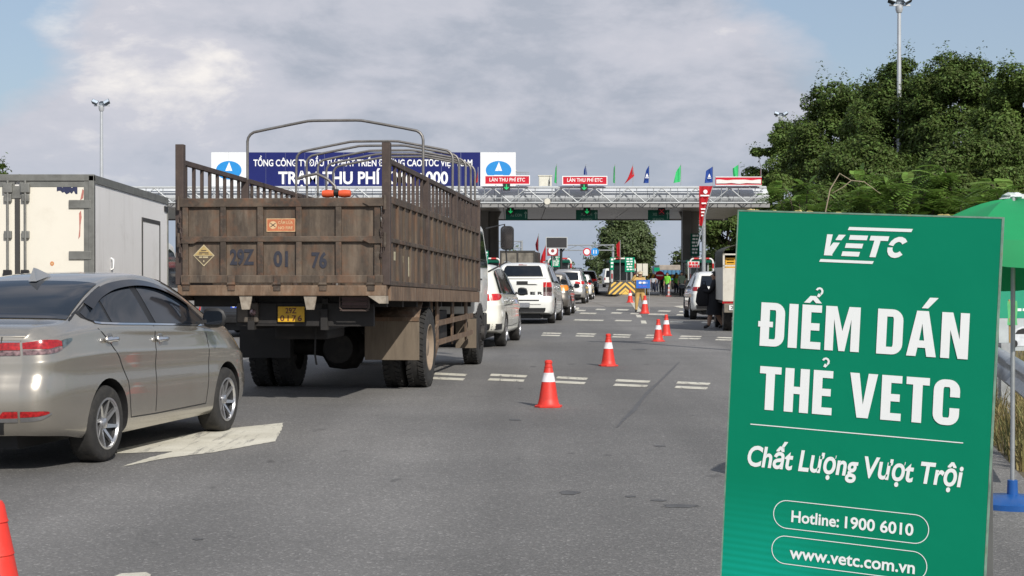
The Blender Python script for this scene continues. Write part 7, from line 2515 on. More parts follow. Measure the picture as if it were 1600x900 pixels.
gr = thing('guard_rail', 'dull steel guard rail along the grassy road edge', 'guard rail', (4.2, 12.9, 0))
wprof = [(-0.02, 0.44), (0.03, 0.46), (0.06, 0.50), (0.0, 0.57), (0.0, 0.61), (0.06, 0.68), (0.03, 0.72), (-0.02, 0.74)]
dirv = Vector((0.89, 3.9, 0)).normalized()
nrm = Vector((-dirv.y, dirv.x, 0))
for k_ in range(5):
    rows = []
    for s_ in (k_ * 4.0 - 2.0 + 0.0, k_ * 4.0 + 2.03):
        rows.append([tuple(dirv * s_ + nrm * (o_ + 0.003 * k_) + Vector((0, 0, z))) for o_, z in wprof])
    ob = MB().grid(rows).build('beam', steel_grey, gr, smooth=30)
    md = ob.modifiers.new('thick', 'SOLIDIFY')
    md.thickness = 0.004
    pst = dirv * (k_ * 4.0)
    MB().bar(tuple(pst - nrm * 0.09), tuple(pst - nrm * 0.09 + Vector((0, 0, 0.78))), 0.12, 0.10).build('post', steel_grey, gr)
    MB().box(pst.x - 0.03, pst.x + 0.03, pst.y - 0.01, pst.y + 0.01, 0.56, 0.62).build('reflector', amber_lens, gr)
# banner with a pale car picture behind the rail
bY = 18.2
a_, b_ = at(1561, 452, bY), at(1640, 548, bY)
bn = thing('roadside_banner', 'green and white roadside banner with a printed pale car', 'banner', ((a_.x + b_.x) / 2, bY, 0))
hw_ = (b_.x - a_.x) / 2
MB().box(-hw_, hw_, 0, 0.012, b_.z, a_.z).build('sheet', M('banner_grey', (0.42, 0.46, 0.47), 0.5, var=0.25, scale=4), bn)
zg = at(0, 497, bY).z
MB().box(-hw_, hw_, -0.004, -0.001, zg, a_.z).build('green_field', M('banner_green', (0.01, 0.28, 0.16), 0.45, var=0.1), bn)
for sx in (-hw_, hw_):
    MB().tube([(sx, 0.03, 0), (sx, 0.03, a_.z + 0.05)], 0.02, 8).build('post', steel_grey, bn)
k_ = bY / FPX
cx_ = (at(1592, 0, bY).x - bn.location.x)
cz_ = at(0, 528, bY).z
carp = [(-11, -13), (-12, -2), (-9, 6), (-4, 14), (6, 18), (20, 18), (30, 12), (36, 3), (38, -12)]
cp_ = MB().flat([(x * k_, z * k_) for x, z in carp][::-1], (cx_, -0.006, cz_), ux, uz, 0).build('car_print', M('car_print_pale', (0.60, 0.63, 0.66), 0.4, var=0.25, scale=12), bn)
MB().flat([(x * k_, z * k_) for x, z in ((-5, 6), (-1, 12), (7, 15), (18, 15), (24, 6))][::-1], (cx_, -0.006, cz_), ux, uz, 0.001).build('car_print_window', black, cp_)
MB().flat([(3.8 * k_ * math.cos(q) - 4.5 * k_, 5.5 * k_ * math.sin(q) - 9 * k_) for q in np.linspace(0, 2 * math.pi, 19)[:-1]], (cx_, -0.006, cz_), ux, uz, 0.001).build('car_print_wheel', black, cp_)
for i, (x0_, x1_) in enumerate(((1590, 1597), (1599, 1612))):
    xa_, xb_ = at(x0_, 0, bY).x - bn.location.x, at(x1_, 0, bY).x - bn.location.x
    MB().flat(rc(xa_, 0, xb_, 0.03), (0, -0.004, at(0, 486, bY).z), ux, uz, 0.001).build('print_row', white, bn)
# light green pennant on a bamboo cane
c = at(1578, 0, 16.9)
pn = thing('pennant', 'pale green pennant on a bamboo cane by the guard rail', 'flag', (c.x, 16.9, 0))
MB().tube([(0.02, 0, 0), (0.0, 0, at(0, 468, 16.9).z)], 0.010, 7).build('cane', M('bamboo', (0.40, 0.28, 0.12), 0.6, var=0.2, scale=10), pn)
k_ = 16.9 / FPX
z_t = at(0, 470, 16.9).z
rows = [[((-3 + 15 * j / 6) * k_, -0.015 + 0.012 * math.sin(j * 1.4 + i), z_t - (i * 38 / 8) * k_) for j in range(7)] for i in range(9)]
MB().grid(rows).build('cloth', M('pennant_green', (0.16, 0.62, 0.24), 0.7, transl=0.35), pn, smooth=70)

# ================================================================== floodlight masts
m_mast = M('mast_grey', (0.50, 0.52, 0.54), 0.4, metal=0.4, var=0.08, scale=2)
m_lamp = M('floodlight_body', (0.05, 0.065, 0.08), 0.4, metal=0.3, var=0.2)


def mast(X, Y, H, r, label):
    t_ = thing('floodlight_mast', label, 'lamp post', (X, Y, 0), 0, 'tall floodlight masts around the plaza')
    MB().lathe([(r * 2.0, 0), (r * 2.0, 0.04), (r * 1.15, 0.06), (r * 1.1, 1.0), (r * 0.62, H)], 14).build('shaft', m_mast, t_, smooth=40)
    MB().lathe([(r * 0.9, -0.25), (r * 1.25, -0.1), (r * 1.25, 0.08), (r * 0.5, 0.15)], 14, (0, 0, H)).build('collar', m_mast, t_, smooth=40)
    MB().bar((-0.5, 0, H + 0.12), (0.55, 0, H + 0.12), 0.08, 0.08).build('cross_arm', m_mast, t_)
    for (x, ry, rx) in ((-0.42, 22, -35), (0.42, -30, -30), (0.05, 0, 40)):
        Mx = Matrix.Translation((x, -0.1 if rx < 0 else 0.15, H + 0.30)) @ Matrix.Rotation(R(ry), 4, 'Y') @ Matrix.Rotation(R(rx), 4, 'X')
        f_ = MB()
        f_.add([(-0.22, -0.16, -0.11), (0.22, -0.16, -0.11), (0.22, -0.16, 0.16), (-0.22, -0.16, 0.16), (-0.15, 0.12, -0.07), (0.15, 0.12, -0.07), (0.15, 0.12, 0.10), (-0.15, 0.12, 0.10)],
               [(0, 1, 2, 3), (7, 6, 5, 4), (0, 4, 5, 1), (1, 5, 6, 2), (2, 6, 7, 3), (3, 7, 4, 0)])
        h_ = f_.build('floodlight', m_lamp, t_, bevel=0.015, xf=lambda x_, y_, z_: tuple(Mx @ Vector((x_, y_, z_))))
        MB().box(-0.19, 0.19, -0.17, -0.162, -0.08, 0.13).build('lens', M('flood_glass', (0.45, 0.52, 0.60), 0.1, var=0.1), h_, xf=lambda x_, y_, z_: tuple(Mx @ Vector((x_, y_, z_))))
    return t_


def mast_px(px, top_py, Y, r, label):
    p_ = at(px, top_py, Y)
    return mast(p_.x, Y, p_.z, r, label)


mast_px(158.5, 168, 108, 0.15, 'thin floodlight mast rising behind the white box lorry')
mast_px(1405, 12, 80.5, 0.15, 'tall floodlight mast standing in front of the big trees')
mast_px(1220, 184, 140, 0.16, 'floodlight mast head above the tree at the canopy end')
mast(9.75, 20.4, 12.3, 0.13, 'floodlight mast beside the road casting a thin shadow over it')

# ================================================================== people
def person(label, loc, rotz, H, cols, joints=None, hair=None, cap=None, bare_legs=False, group=None, skirt=None, build=1.0):
    """one continuous skinned body; cols = (top, bottom, shoe) materials"""
    J = {
        'pelvis': (0, 0, 0.53, 0.082), 'belly': (0, 0.005, 0.62, 0.078), 'chest': (0, 0, 0.735, 0.088), 'necklow': (0, 0, 0.825, 0.045), 'neck': (0, 0.008, 0.858, 0.032), 'head': (0, 0.014, 0.905, 0.055), 'crown': (0, 0.010, 0.955, 0.047),
        'shL': (-0.10, 0, 0.805, 0.046), 'elL': (-0.135, -0.01, 0.635, 0.033), 'wrL': (-0.135, 0.05, 0.50, 0.022),
        'shR': (0.10, 0, 0.805, 0.046), 'elR': (0.135, -0.01, 0.635, 0.033), 'wrR': (0.135, 0.05, 0.50, 0.022),
        'hipL': (-0.052, 0, 0.485, 0.070), 'knL': (-0.058, 0.012, 0.28, 0.045), 'anL': (-0.06, -0.012, 0.055, 0.028), 'toL': (-0.066, 0.075, 0.022, 0.024),
        'hipR': (0.052, 0, 0.485, 0.070), 'knR': (0.058, 0.012, 0.28, 0.045), 'anR': (0.06, -0.012, 0.055, 0.028), 'toR': (0.066, 0.075, 0.022, 0.024),
    }
    for k, val in (joints or {}).items():
        J[k] = val if len(val) == 4 else (*val, J[k][3])
    E_ = [('pelvis', 'belly'), ('belly', 'chest'), ('chest', 'necklow'), ('necklow', 'neck'), ('neck', 'head'), ('head', 'crown'), ('chest', 'shL'), ('shL', 'elL'), ('elL', 'wrL'), ('chest', 'shR'), ('shR', 'elR'), ('elR', 'wrR'),
          ('pelvis', 'hipL'), ('hipL', 'knL'), ('knL', 'anL'), ('anL', 'toL'), ('pelvis', 'hipR'), ('hipR', 'knR'), ('knR', 'anR'), ('anR', 'toR')]
    names = list(J)
    me = bpy.data.meshes.new('person')
    me.from_pydata([tuple(c * H for c in J[n][:3]) for n in names], [(names.index(a), names.index(b)) for a, b in E_], [])
    ob = bpy.data.objects.new('person', me)
    sk = ob.modifiers.new('skin', 'SKIN')
    for i, n in enumerate(names):
        v = me.skin_vertices[0].data[i]
        fat = build if n in ('pelvis', 'belly', 'chest') else 1.0
        rr = J[n][3] * H * 1.12 * fat
        v.radius = (rr * (1.15 if n in ('pelvis', 'belly', 'chest') else 1.0), rr * (0.78 if n in ('pelvis', 'belly', 'chest') else 1.0))
        v.use_root = n == 'pelvis'
    sb_ = ob.modifiers.new('sub', 'SUBSURF')
    sb_.levels = 2
    sb_.render_levels = 2
    new = evaluated(ob)
    COL.objects.link(ob)
    ob.modifiers.clear()
    ob.data = new
    bpy.data.meshes.remove(me)
    for m in (skin_mat, cols[0], cols[1], cols[2]):
        new.materials.append(m)
    P = {n: Vector(J[n][:3]) * H for n in names}
    reg = {('elL', 'wrL'): 0 if cols[3] == 'short' else 1, ('elR', 'wrR'): 0 if cols[3] == 'short' else 1}
    for a, b in E_:
        if (a, b) in reg:
            continue
        if b in ('neck', 'head', 'crown') or a == 'neck':
            reg[(a, b)] = 0
        elif b.startswith('to'):
            reg[(a, b)] = 3
        elif a.startswith(('hip', 'kn')) or b.startswith('hip'):
            reg[(a, b)] = 2
            if bare_legs and a.startswith('kn'):
                reg[(a, b)] = 0
        else:
            reg[(a, b)] = 1
    for f in new.polygons:
        c = f.center
        best, bi = 1e9, 0
        for (a, b), r_ in reg.items():
            pa, pb = P[a], P[b]
            d = pb - pa
            t_ = max(0, min(1, (c - pa).dot(d) / max(1e-9, d.dot(d))))
            q = (c - pa - d * t_).length / max(0.02, (J[a][3] + (J[b][3] - J[a][3]) * t_) * H)
            if q < best:
                best, bi = q, r_
        f.material_index = bi
        if c.z < 0.045 * H:
            f.material_index = 3
    new.shade_smooth()
    tag(ob, label, 'person', group)
    zmin = min(v.co.z for v in new.vertices)
    ob.location = (loc[0], loc[1], loc[2] - zmin)
    ob.rotation_euler = (0, 0, rotz)
    # face, hair, hands
    hc = P['head'] + (P['crown'] - P['head']) * 0.35
    fz = (P['head'] + P['crown']) / 2
    rh = 0.056 * H
    fc = MB()
    fc.add([(hc.x - 0.006 * H, hc.y + rh * 0.98, hc.z - 0.01 * H), (hc.x + 0.006 * H, hc.y + rh * 0.98, hc.z - 0.01 * H), (hc.x, hc.y + rh * 1.02, hc.z + 0.012 * H), (hc.x, hc.y + rh * 1.28, hc.z - 0.008 * H)], [(0, 1, 3), (1, 2, 3), (2, 0, 3)])
    for sx in (-1, 1):
        fc.lathe([(0.001, -0.004 * H), (0.010 * H, 0), (0.001, 0.004 * H)], 8, (hc.x + sx * rh * 1.0, hc.y, hc.z - 0.002 * H), 'x')
    fc.build('nose_and_ears', skin_mat, ob)
    ey = MB()
    for sx in (-1, 1):
        ey.lathe([(0.001, 0.004 * H), (0.006 * H, 0.001 * H), (0.006 * H, -0.004 * H)], 8, (hc.x + sx * rh * 0.42, hc.y + rh * 0.92, hc.z + 0.006 * H), 'y')
    ey.box(hc.x - 0.012 * H, hc.x + 0.012 * H, hc.y + rh * 0.9, hc.y + rh * 1.0, hc.z - 0.026 * H, hc.z - 0.022 * H)
    ey.build('eyes_and_mouth', black, ob)
    if hair:
        hm = MB()
        rows = []
        for i in range(8):
            th = math.pi * 0.62 * i / 7
            row = []
            for j in range(17):
                ph = 2 * math.pi * j / 16
                front = math.sin(ph)
                lim = th if front < 0.35 else th * 0.62
                row.append((hc.x + rh * 1.12 * math.sin(lim) * math.cos(ph), hc.y - 0.004 * H + rh * 1.12 * math.sin(lim) * math.sin(ph), hc.z + 0.012 * H + rh * 1.15 * math.cos(lim)))
            rows.append(row)
        hm.grid(rows)
        if hair == 'tied':
            hm.lathe([(0.001, -0.02 * H), (0.026 * H, 0), (0.001, 0.03 * H)], 10, (hc.x, hc.y - rh * 1.15, hc.z + 0.005 * H))
        hm.build('hair', M('black_hair', (0.012, 0.010, 0.009), 0.5, var=0.2), ob, smooth=60)
    if cap:
        cm = MB()
        cm.lathe([(rh * 1.14, 0.0), (rh * 1.18, 0.02 * H), (rh * 1.42, 0.036 * H), (rh * 1.3, 0.046 * H), (0.001, 0.05 * H)], 20, (hc.x, hc.y, hc.z + 0.014 * H))
        cm.prism([(-rh * 0.9, 0), (rh * 0.9, 0), (rh * 0.6, rh * 0.75), (-rh * 0.6, rh * 0.75)], (hc.x, hc.y + rh * 0.85, hc.z + 0.012 * H), (1, 0, 0), (0, 1, -0.25), 0, 0.004 * H)
        cm.build('cap', cap, ob, smooth=40)
    for sd_ in 'LR':
        w_, e_ = P['wr' + sd_], P['el' + sd_]
        d = (w_ - e_).normalized()
        s_ = d.cross(Vector((1, 0, 0)))
        s_ = s_.normalized() if s_.length > 0.2 else Vector((0, 1, 0))
        hd = MB()
        n_ = d.cross(s_)
        pe = w_ + d * 0.048 * H
        hd.bar(w_ - d * 0.004 * H, pe, 0.040 * H, 0.018 * H, up=tuple(n_))
        for i, (o_, l_) in enumerate(((-0.015, 0.036), (-0.005, 0.042), (0.005, 0.040), (0.015, 0.031))):
            a_ = pe + s_ * o_ * H
            b_ = a_ + d * l_ * 0.5 * H + n_ * 0.003 * H
            hd.tube([a_ - d * 0.004 * H, b_, b_ + d * l_ * 0.45 * H + n_ * 0.014 * H], 0.0052 * H, 6)
        tb_ = w_ + d * 0.014 * H + s_ * 0.018 * H
        hd.tube([tb_, tb_ + d * 0.016 * H + s_ * 0.012 * H, tb_ + d * 0.034 * H + s_ * 0.014 * H + n_ * 0.006 * H], 0.006 * H, 6)
        hd.build('hand', skin_mat, ob, fixn=True)
    if skirt:
        z0, z1, r0, r1, mt = skirt
        MB().lathe([(r1 * H, z0 * H), (r0 * 1.08 * H, (z0 + z1) / 2 * H), (r0 * H, z1 * H)], 20, (0, 0, 0)).build('dress', mt, ob, smooth=60)
    return ob


m_tan = M('tan_uniform', (0.50, 0.32, 0.11), 0.8, var=0.15, scale=6)
m_blk = M('black_cloth', (0.012, 0.012, 0.014), 0.85, var=0.2, scale=6)
m_shoe = M('dark_shoe', (0.02, 0.018, 0.016), 0.5)
m_vest = M('lime_vest', (0.20, 0.62, 0.06), 0.7, var=0.1)
m_navy = M('navy_cloth', (0.02, 0.025, 0.05), 0.8, var=0.2)
m_sage = M('sage_shirt', (0.16, 0.22, 0.15), 0.8, var=0.15)
m_pale = M('pale_shirt', (0.42, 0.44, 0.48), 0.8, var=0.15)

# officer in tan, hand raised to the cap, holding a blue board
p = gp(1000, 487.5)
off = person('traffic officer in tan uniform saluting behind a blue board', (p.x, p.y, 0.0), R(180), 1.68, (m_tan, m_tan, m_shoe, 'long'),
             {'elR': (0.20, 0.08, 0.77), 'wrR': (0.105, 0.11, 0.90), 'elL': (-0.15, 0.03, 0.65), 'wrL': (-0.07, 0.15, 0.69), 'knL': (-0.085, 0.02, 0.28), 'anL': (-0.095, -0.01, 0.055), 'toL': (-0.11, 0.07, 0.022), 'knR': (0.08, 0.01, 0.28), 'anR': (0.09, -0.02, 0.055), 'toR': (0.105, 0.06, 0.022)}, hair='short', cap=M('cream_cap', (0.60, 0.52, 0.38), 0.7), build=1.2)
k_ = p.y / FPX
t = thing('blue_placard', 'blue placard with white print held by the officer', 'placard', (p.x + 0.10, p.y - 0.33, 0))
z0_, z1_ = at(0, 450.5, p.y - 0.33).z, at(0, 437.5, p.y - 0.33).z
MB().box(-0.28, 0.28, 0, 0.02, z0_, z1_).build('panel', M('placard_blue', (0.015, 0.13, 0.50), 0.45, var=0.08), t, bevel=0.004)
lettering('TRẠM THU PHÍ', t, white, (0, -0.002, z1_ - 0.19), ux, uz, 0.46, 0.085, bold=0.03, center=True) if False else text_bars(t, white, -0.23, 0.25, -0.003, z1_ - 0.07, 1, 0.2, 0.075, random.Random(2))
text_bars(t, M('placard_violet', (0.12, 0.10, 0.5), 0.5), -0.2, 0.22, -0.003, z1_ - 0.23, 1, 0.2, 0.05, random.Random(8))
MB().tube([(0.25, 0.03, 0.0), (0.25, 0.03, z0_ + 0.05)], 0.012, 6).build('prop', steel_grey, t)

# woman in black beside the canvas lorry
p = gp(1117, 513)
person('woman in loose black clothes with bare calves beside the white crossover', (p.x, p.y, 0.0), R(75), 1.62, (m_blk, m_blk, m_shoe, 'long'),
       {'elR': (0.15, 0.06, 0.64), 'wrR': (0.12, 0.20, 0.58), 'elL': (-0.14, 0.06, 0.65), 'wrL': (-0.08, 0.22, 0.66), 'hipL': (-0.05, 0.0, 0.485), 'knL': (-0.05, 0.07, 0.28), 'anL': (-0.055, 0.10, 0.055), 'toL': (-0.06, 0.19, 0.022), 'knR': (0.05, -0.02, 0.28), 'anR': (0.055, -0.13, 0.06), 'toR': (0.06, -0.05, 0.022)},
       hair='tied', bare_legs=True, skirt=(0.24, 0.60, 0.125, 0.155, m_blk), build=1.15)
# dark bundle she holds
p2 = gp(1100, 513)
bag = MB()
bag.add([(sx_ * w_ + o_, sy_ * 0.09 * w_ / 0.17, z_) for (w_, o_, z_) in ((0.13, 0.02, 0.0), (0.17, -0.01, 0.12), (0.165, 0.01, 0.32), (0.14, 0.03, 0.50), (0.05, 0.05, 0.62)) for sx_, sy_ in ((-1, -1), (1, -1), (1, 1), (-1, 1))], [(0, 3, 2, 1), (16, 17, 18, 19)] + [(4 * i + j, 4 * i + (j + 1) % 4, 4 * i + 4 + (j + 1) % 4, 4 * i + 4 + j) for i in range(4) for j in range(4)])
bg = thing('black_bag', 'large black bag hanging in front of the woman', 'bag', (p.x - 0.36, p.y - 0.02, 0.62), 0)
bag.build('body', m_blk, bg, smooth=60, bevel=0.03)
MB().tube([(0.0, 0, 0.58), (0.02, 0, 0.70), (0.08, 0, 0.70), (0.10, 0, 0.58)], 0.012, 6).build('handle', m_blk, bg)

# workers and bystanders near the barrier
def bystander(px, py, Y, H, lab, cols, rz=0.0, hair='short', vest=False):
    c = at(px, 0, Y)
    return person(lab, (c.x, Y, 0.008), rz, H, cols, hair=hair, group='people near the barrier')


bystander(1043, 0, 115.5, 1.70, 'worker in lime vest standing behind the guide post', (m_vest, m_navy, m_shoe, 'short'), R(150))
bystander(1057, 0, 121.5, 1.70, 'worker in lime vest in the shade by the right booth', (m_vest, m_navy, m_shoe, 'short'), R(200))
bystander(1065.5, 0, 112.5, 1.74, 'person in sage shirt and dark trousers at the right arch', (m_sage, m_blk, m_shoe, 'short'), R(170))
bystander(1021, 0, 142, 1.68, 'bystander in pale shirt left of the no entry sign', (m_pale, m_navy, m_shoe, 'short'), R(170))
bystander(1026, 0, 144, 1.66, 'bystander in grey clothes behind the barrier arm', (M('grey_shirt', (0.16, 0.17, 0.2), 0.8), m_navy, m_shoe, 'short'), R(190))
bystander(1034, 0, 127, 1.72, 'person in dark clothes just right of the no entry sign', (m_navy, m_blk, m_shoe, 'long'), R(160))

# ================================================================== trees
m_bark = M('bark', (0.10, 0.078, 0.058), 0.9, var=0.3, scale=6, stretch=(2, 2, 0.4), bump=0.5, bscale=14)
m_leaf = M('leaf_dark', (0.085, 0.130, 0.030), 0.6, spec=0.25, var=0.25, scale=0.6, transl=0.3, island=0.55)
m_leaf2 = M('leaf_mid', (0.098, 0.150, 0.034), 0.6, spec=0.25, var=0.25, scale=0.6, transl=0.25, island=0.4)
m_leaf3 = M('leaf_bright', (0.15, 0.25, 0.05), 0.6, spec=0.25, var=0.2, scale=0.8, transl=0.38, island=0.35)
m_leaf4 = M('leaf_far', (0.085, 0.122, 0.042), 0.6, var=0.2, scale=0.4, transl=0.2, island=0.3)


def leaves_mesh(name, centers, normals, sizes, aspect, mat, rng):
    n = len(centers)
    rand = rng.normal(size=(n, 3))
    nn = normals + rand * 0.55
    nn /= np.linalg.norm(nn, axis=1)[:, None] + 1e-9
    t1 = np.cross(nn, rng.normal(size=(n, 3)))
    t1 /= np.linalg.norm(t1, axis=1)[:, None] + 1e-9
    t1[:, 2] -= 0.25
    t1 /= np.linalg.norm(t1, axis=1)[:, None] + 1e-9
    t2 = np.cross(nn, t1)
    L_ = sizes[:, None]
    W_ = L_ * aspect
    a = centers - t1 * L_ * 0.5
    b = centers + t2 * W_ * 0.5 + nn * L_ * 0.08
    c = centers + t1 * L_ * 0.5
    d = centers - t2 * W_ * 0.5 + nn * L_ * 0.08
    v = np.stack([a, b, c, d], axis=1).reshape(-1, 3)
    me = bpy.data.meshes.new(name)
    me.vertices.add(n * 4)
    me.vertices.foreach_set('co', v.astype(np.float32).ravel())
    me.loops.add(n * 4)
    me.loops.foreach_set('vertex_index', np.arange(n * 4, dtype=np.int32))
    me.polygons.add(n)
    me.polygons.foreach_set('loop_start', np.arange(0, n * 4, 4, dtype=np.int32))
    me.polygons.foreach_set('loop_total', np.full(n, 4, dtype=np.int32))
    me.materials.append(mat)
    me.update(calc_edges=True)
    return me


def tree(label, X, Y, z_lo, z_hi, rad, seed, mat, n_clump=40, per=260, leaf=0.34, group=None, trunk_r=0.18, aspect=0.5, flat=1.0, name='tree', depth=None):
    rng = np.random.default_rng(seed)
    t_ = thing(name, label, 'tree', (X, Y, -0.012), 0, group)
    zc, hz = (z_lo + z_hi) / 2, (z_hi - z_lo) / 2
    dep = depth or rad
    # clump centres on an uneven ellipsoid
    cs = []
    while len(cs) < n_clump:
        u = rng.normal(size=3)
        u /= np.linalg.norm(u)
        r = rng.uniform(0.45, 1.0) ** 0.6
        lump = 0.82 + 0.30 * mnoise.noise(Vector(u * 1.7) + Vector((seed * 3.1, 0, 0)))
        c = np.array([u[0] * rad * r * lump, u[1] * dep * r * lump, zc + u[2] * hz * r * (0.9 + 0.2 * lump) * 0.92])
        if c[2] > z_lo:
            cs.append(c)
    cs = np.array(cs)
    cen, nor, siz = [], [], []
    core = np.array([0, 0, zc - hz * 0.2])
    for c in cs:
        cr_ = rng.uniform(0.16, 0.30) * min(rad, hz * 1.2)
        k = int(per * rng.uniform(0.7, 1.3))
        u = rng.normal(size=(k, 3))
        u /= np.linalg.norm(u, axis=1)[:, None]
        rr = rng.uniform(0.35, 1.0, size=k) ** 0.5
        q = u * rr[:, None] * cr_ * np.array([1.15, 1.15, 0.72 * flat])
        cen.append(c + q)
        out = (c - core)
        out /= np.linalg.norm(out) + 1e-9
        nor.append(u * 0.7 + out * 0.5 + np.array([0, 0, 0.55]))
        siz.append(rng.uniform(0.65, 1.25, size=k) * leaf)
    cen, nor, siz = np.concatenate(cen), np.concatenate(nor), np.concatenate(siz)
    # stray sprays beyond the clumps break the outline
    k = int(len(cen) * 0.03)
    idx = rng.integers(0, len(cs), k)
    u = rng.normal(size=(k, 3))
    u /= np.linalg.norm(u, axis=1)[:, None]
    cen = np.concatenate([cen, cs[idx] + u * rng.uniform(0.7, 1.12, size=(k, 1)) * 0.24 * min(rad, hz * 1.2)])
    nor = np.concatenate([nor, u])
    siz = np.concatenate([siz, rng.uniform(0.6, 1.1, size=k) * leaf])
    # short sprigs of leaves poking out of the outline
    ns_ = int(n_clump * 1.6)
    ii = rng.integers(0, len(cs), ns_)
    ou = cs[ii] - core
    ou /= np.linalg.norm(ou, axis=1)[:, None] + 1e-9
    ou += rng.normal(size=(ns_, 3)) * 0.45
    ou[:, 2] += 0.25
    tips = cs[ii] + ou * (0.14 + 0.09 * rng.random((ns_, 1))) * min(rad, hz * 1.2)
    m_ = 26
    s_ = rng.uniform(-0.55, 0.25, size=(ns_, m_, 1))
    sp = tips[:, None, :] + ou[:, None, :] * s_ * leaf * 4.0 + rng.normal(size=(ns_, m_, 3)) * leaf * 0.55
    cen = np.concatenate([cen, sp.reshape(-1, 3)])
    nor = np.concatenate([nor, np.repeat(ou, m_, axis=0) * 0.3 + np.array([0, 0, 0.8])])
    siz = np.concatenate([siz, rng.uniform(0.6, 1.1, size=ns_ * m_) * leaf])
    me = leaves_mesh('crown', cen, nor, siz, aspect, mat, rng)
    o = bpy.data.objects.new('crown', me)
    COL.objects.link(o)
    o.parent = t_
    tk = MB()
    fork = np.array([0, 0, max(0.8, z_lo * 0.85)])
    tk.tube([(0, 0, 0), (0.05, 0, fork[2] * 0.5), tuple(fork), (0.1, 0.05, zc)], [trunk_r * 1.3, trunk_r, trunk_r * 0.85, trunk_r * 0.35], 9)
    tk.build('trunk', m_bark, t_, smooth=60)
    for i in rng.choice(len(cs), min(len(cs), 16), replace=False):
        c = cs[i]
        b = fork + (np.array([0, 0, zc]) - fork) * rng.uniform(0, 0.8)
        mid = (b + c) / 2 + np.array([0, 0, -0.08 * hz]) + rng.normal(size=3) * 0.1
        MB().tube([tuple(b), tuple(mid), tuple(c)], [trunk_r * 0.42, trunk_r * 0.26, trunk_r * 0.08], 6).build('limb', m_bark, t_, smooth=60)
    return t_


def tree_px(label, px, py_top, py_bot, half_px, Y, seed, mat, **kw):
    a, b = at(px, py_top, Y), at(px, py_bot, Y)
    return tree(label, a.x, Y, max(0.6, b.z), a.z, half_px * Y / FPX, seed, mat, **kw)


GT = 'big trees behind the right roadside'
tree_px('dark tree just behind the canopy end', 1222, 196, 380, 62, 128, 1, m_leaf2, n_clump=85, per=500, leaf=0.27, group=GT)
tree_px('rounded dark tree between canopy end and tall mast', 1300, 128, 370, 84, 98, 2, m_leaf, n_clump=120, per=560, leaf=0.22, group=GT)
tree_px('tall dark tree directly behind the floodlight mast', 1400, 92, 370, 92, 82, 3, m_leaf, n_clump=150, per=560, leaf=0.19, group=GT)
tree_px('tallest dark tree right of the floodlight mast', 1495, 80, 360, 88, 78, 4, m_leaf, n_clump=150, per=560, leaf=0.19, group=GT)
tree_px('leafy tree cut by the right picture edge', 1592, 96, 360, 84, 72, 5, m_leaf2, n_clump=130, per=560, leaf=0.185, group=GT)
tree_px('dark tree filling the gap low behind the mast', 1350, 215, 385, 95, 76, 6, m_leaf, n_clump=80, per=520, leaf=0.19, group=GT, depth=3.0)
tree_px('dark tree low at the right behind the parasol', 1520, 215, 400, 110, 66, 7, m_leaf, n_clump=80, per=520, leaf=0.175, group=GT, depth=3.0)
GF = 'trees beyond the toll plaza'
tree_px('broad round tree standing alone beyond the barrier', 979, 341, 434, 47, 228, 11, m_leaf4, n_clump=150, per=300, leaf=0.5, group=GF)
tree_px('dark tree behind the far gantry post', 948, 385, 436, 18, 250, 12, m_leaf4, n_clump=24, per=160, leaf=0.6, group=GF)
tree_px('small far tree left of the white minibus', 926, 403, 436, 14, 300, 13, m_leaf4, n_clump=20, per=130, leaf=0.7, group=GF)
tree_px('slim far tree left of the right column', 1060, 392, 434, 12, 235, 14, m_leaf4, n_clump=20, per=150, leaf=0.5, group=GF)
tree_px('shady tree hanging under the canopy right of the column', 1135, 322, 395, 46, 150, 15, m_leaf, n_clump=44, per=220, leaf=0.45, group=GF)
tree_px('bushy tree beyond the white crossover roof', 1112, 388, 436, 18, 190, 16, m_leaf4, n_clump=24, per=150, leaf=0.5, group=GF)
tree_px('dark tree under the canopy behind the canvas lorry', 1178, 345, 430, 40, 140, 17, m_leaf, n_clump=40, per=220, leaf=0.42, group=GF)
tree_px('bush beyond the lorry mirror below the far gantry', 800, 398, 436, 22, 240, 18, m_leaf4, n_clump=22, per=150, leaf=0.6, group=GF)
tree_px('tree top peeking over the box lorry roof', 2, 252, 330, 20, 150, 19, m_leaf, n_clump=22, per=160, leaf=0.4, group=GF)
tree_px('green tree seen between box lorry and brown lorry', 272, 392, 436, 20, 190, 20, m_leaf3, n_clump=22, per=150, leaf=0.5, group=GF)
for i, (px, h, hp) in enumerate(((700, 398, 60), (560, 400, 70), (420, 398, 60), (880, 412, 30), (130, 395, 80), (1010, 418, 30))):
    tree_px(('hazy far tree behind the load bed tail', 'hazy far tree behind the number plate lorry', 'hazy far tree behind the lorry left wall', 'low far trees behind the display post', 'low far tree hidden behind the box lorry', 'low far bush behind the barrier')[i], px, h, 436, hp * 0.6, 290 + 10 * i, 30 + i, m_leaf4, n_clump=20, per=120, leaf=0.8, group=GF)


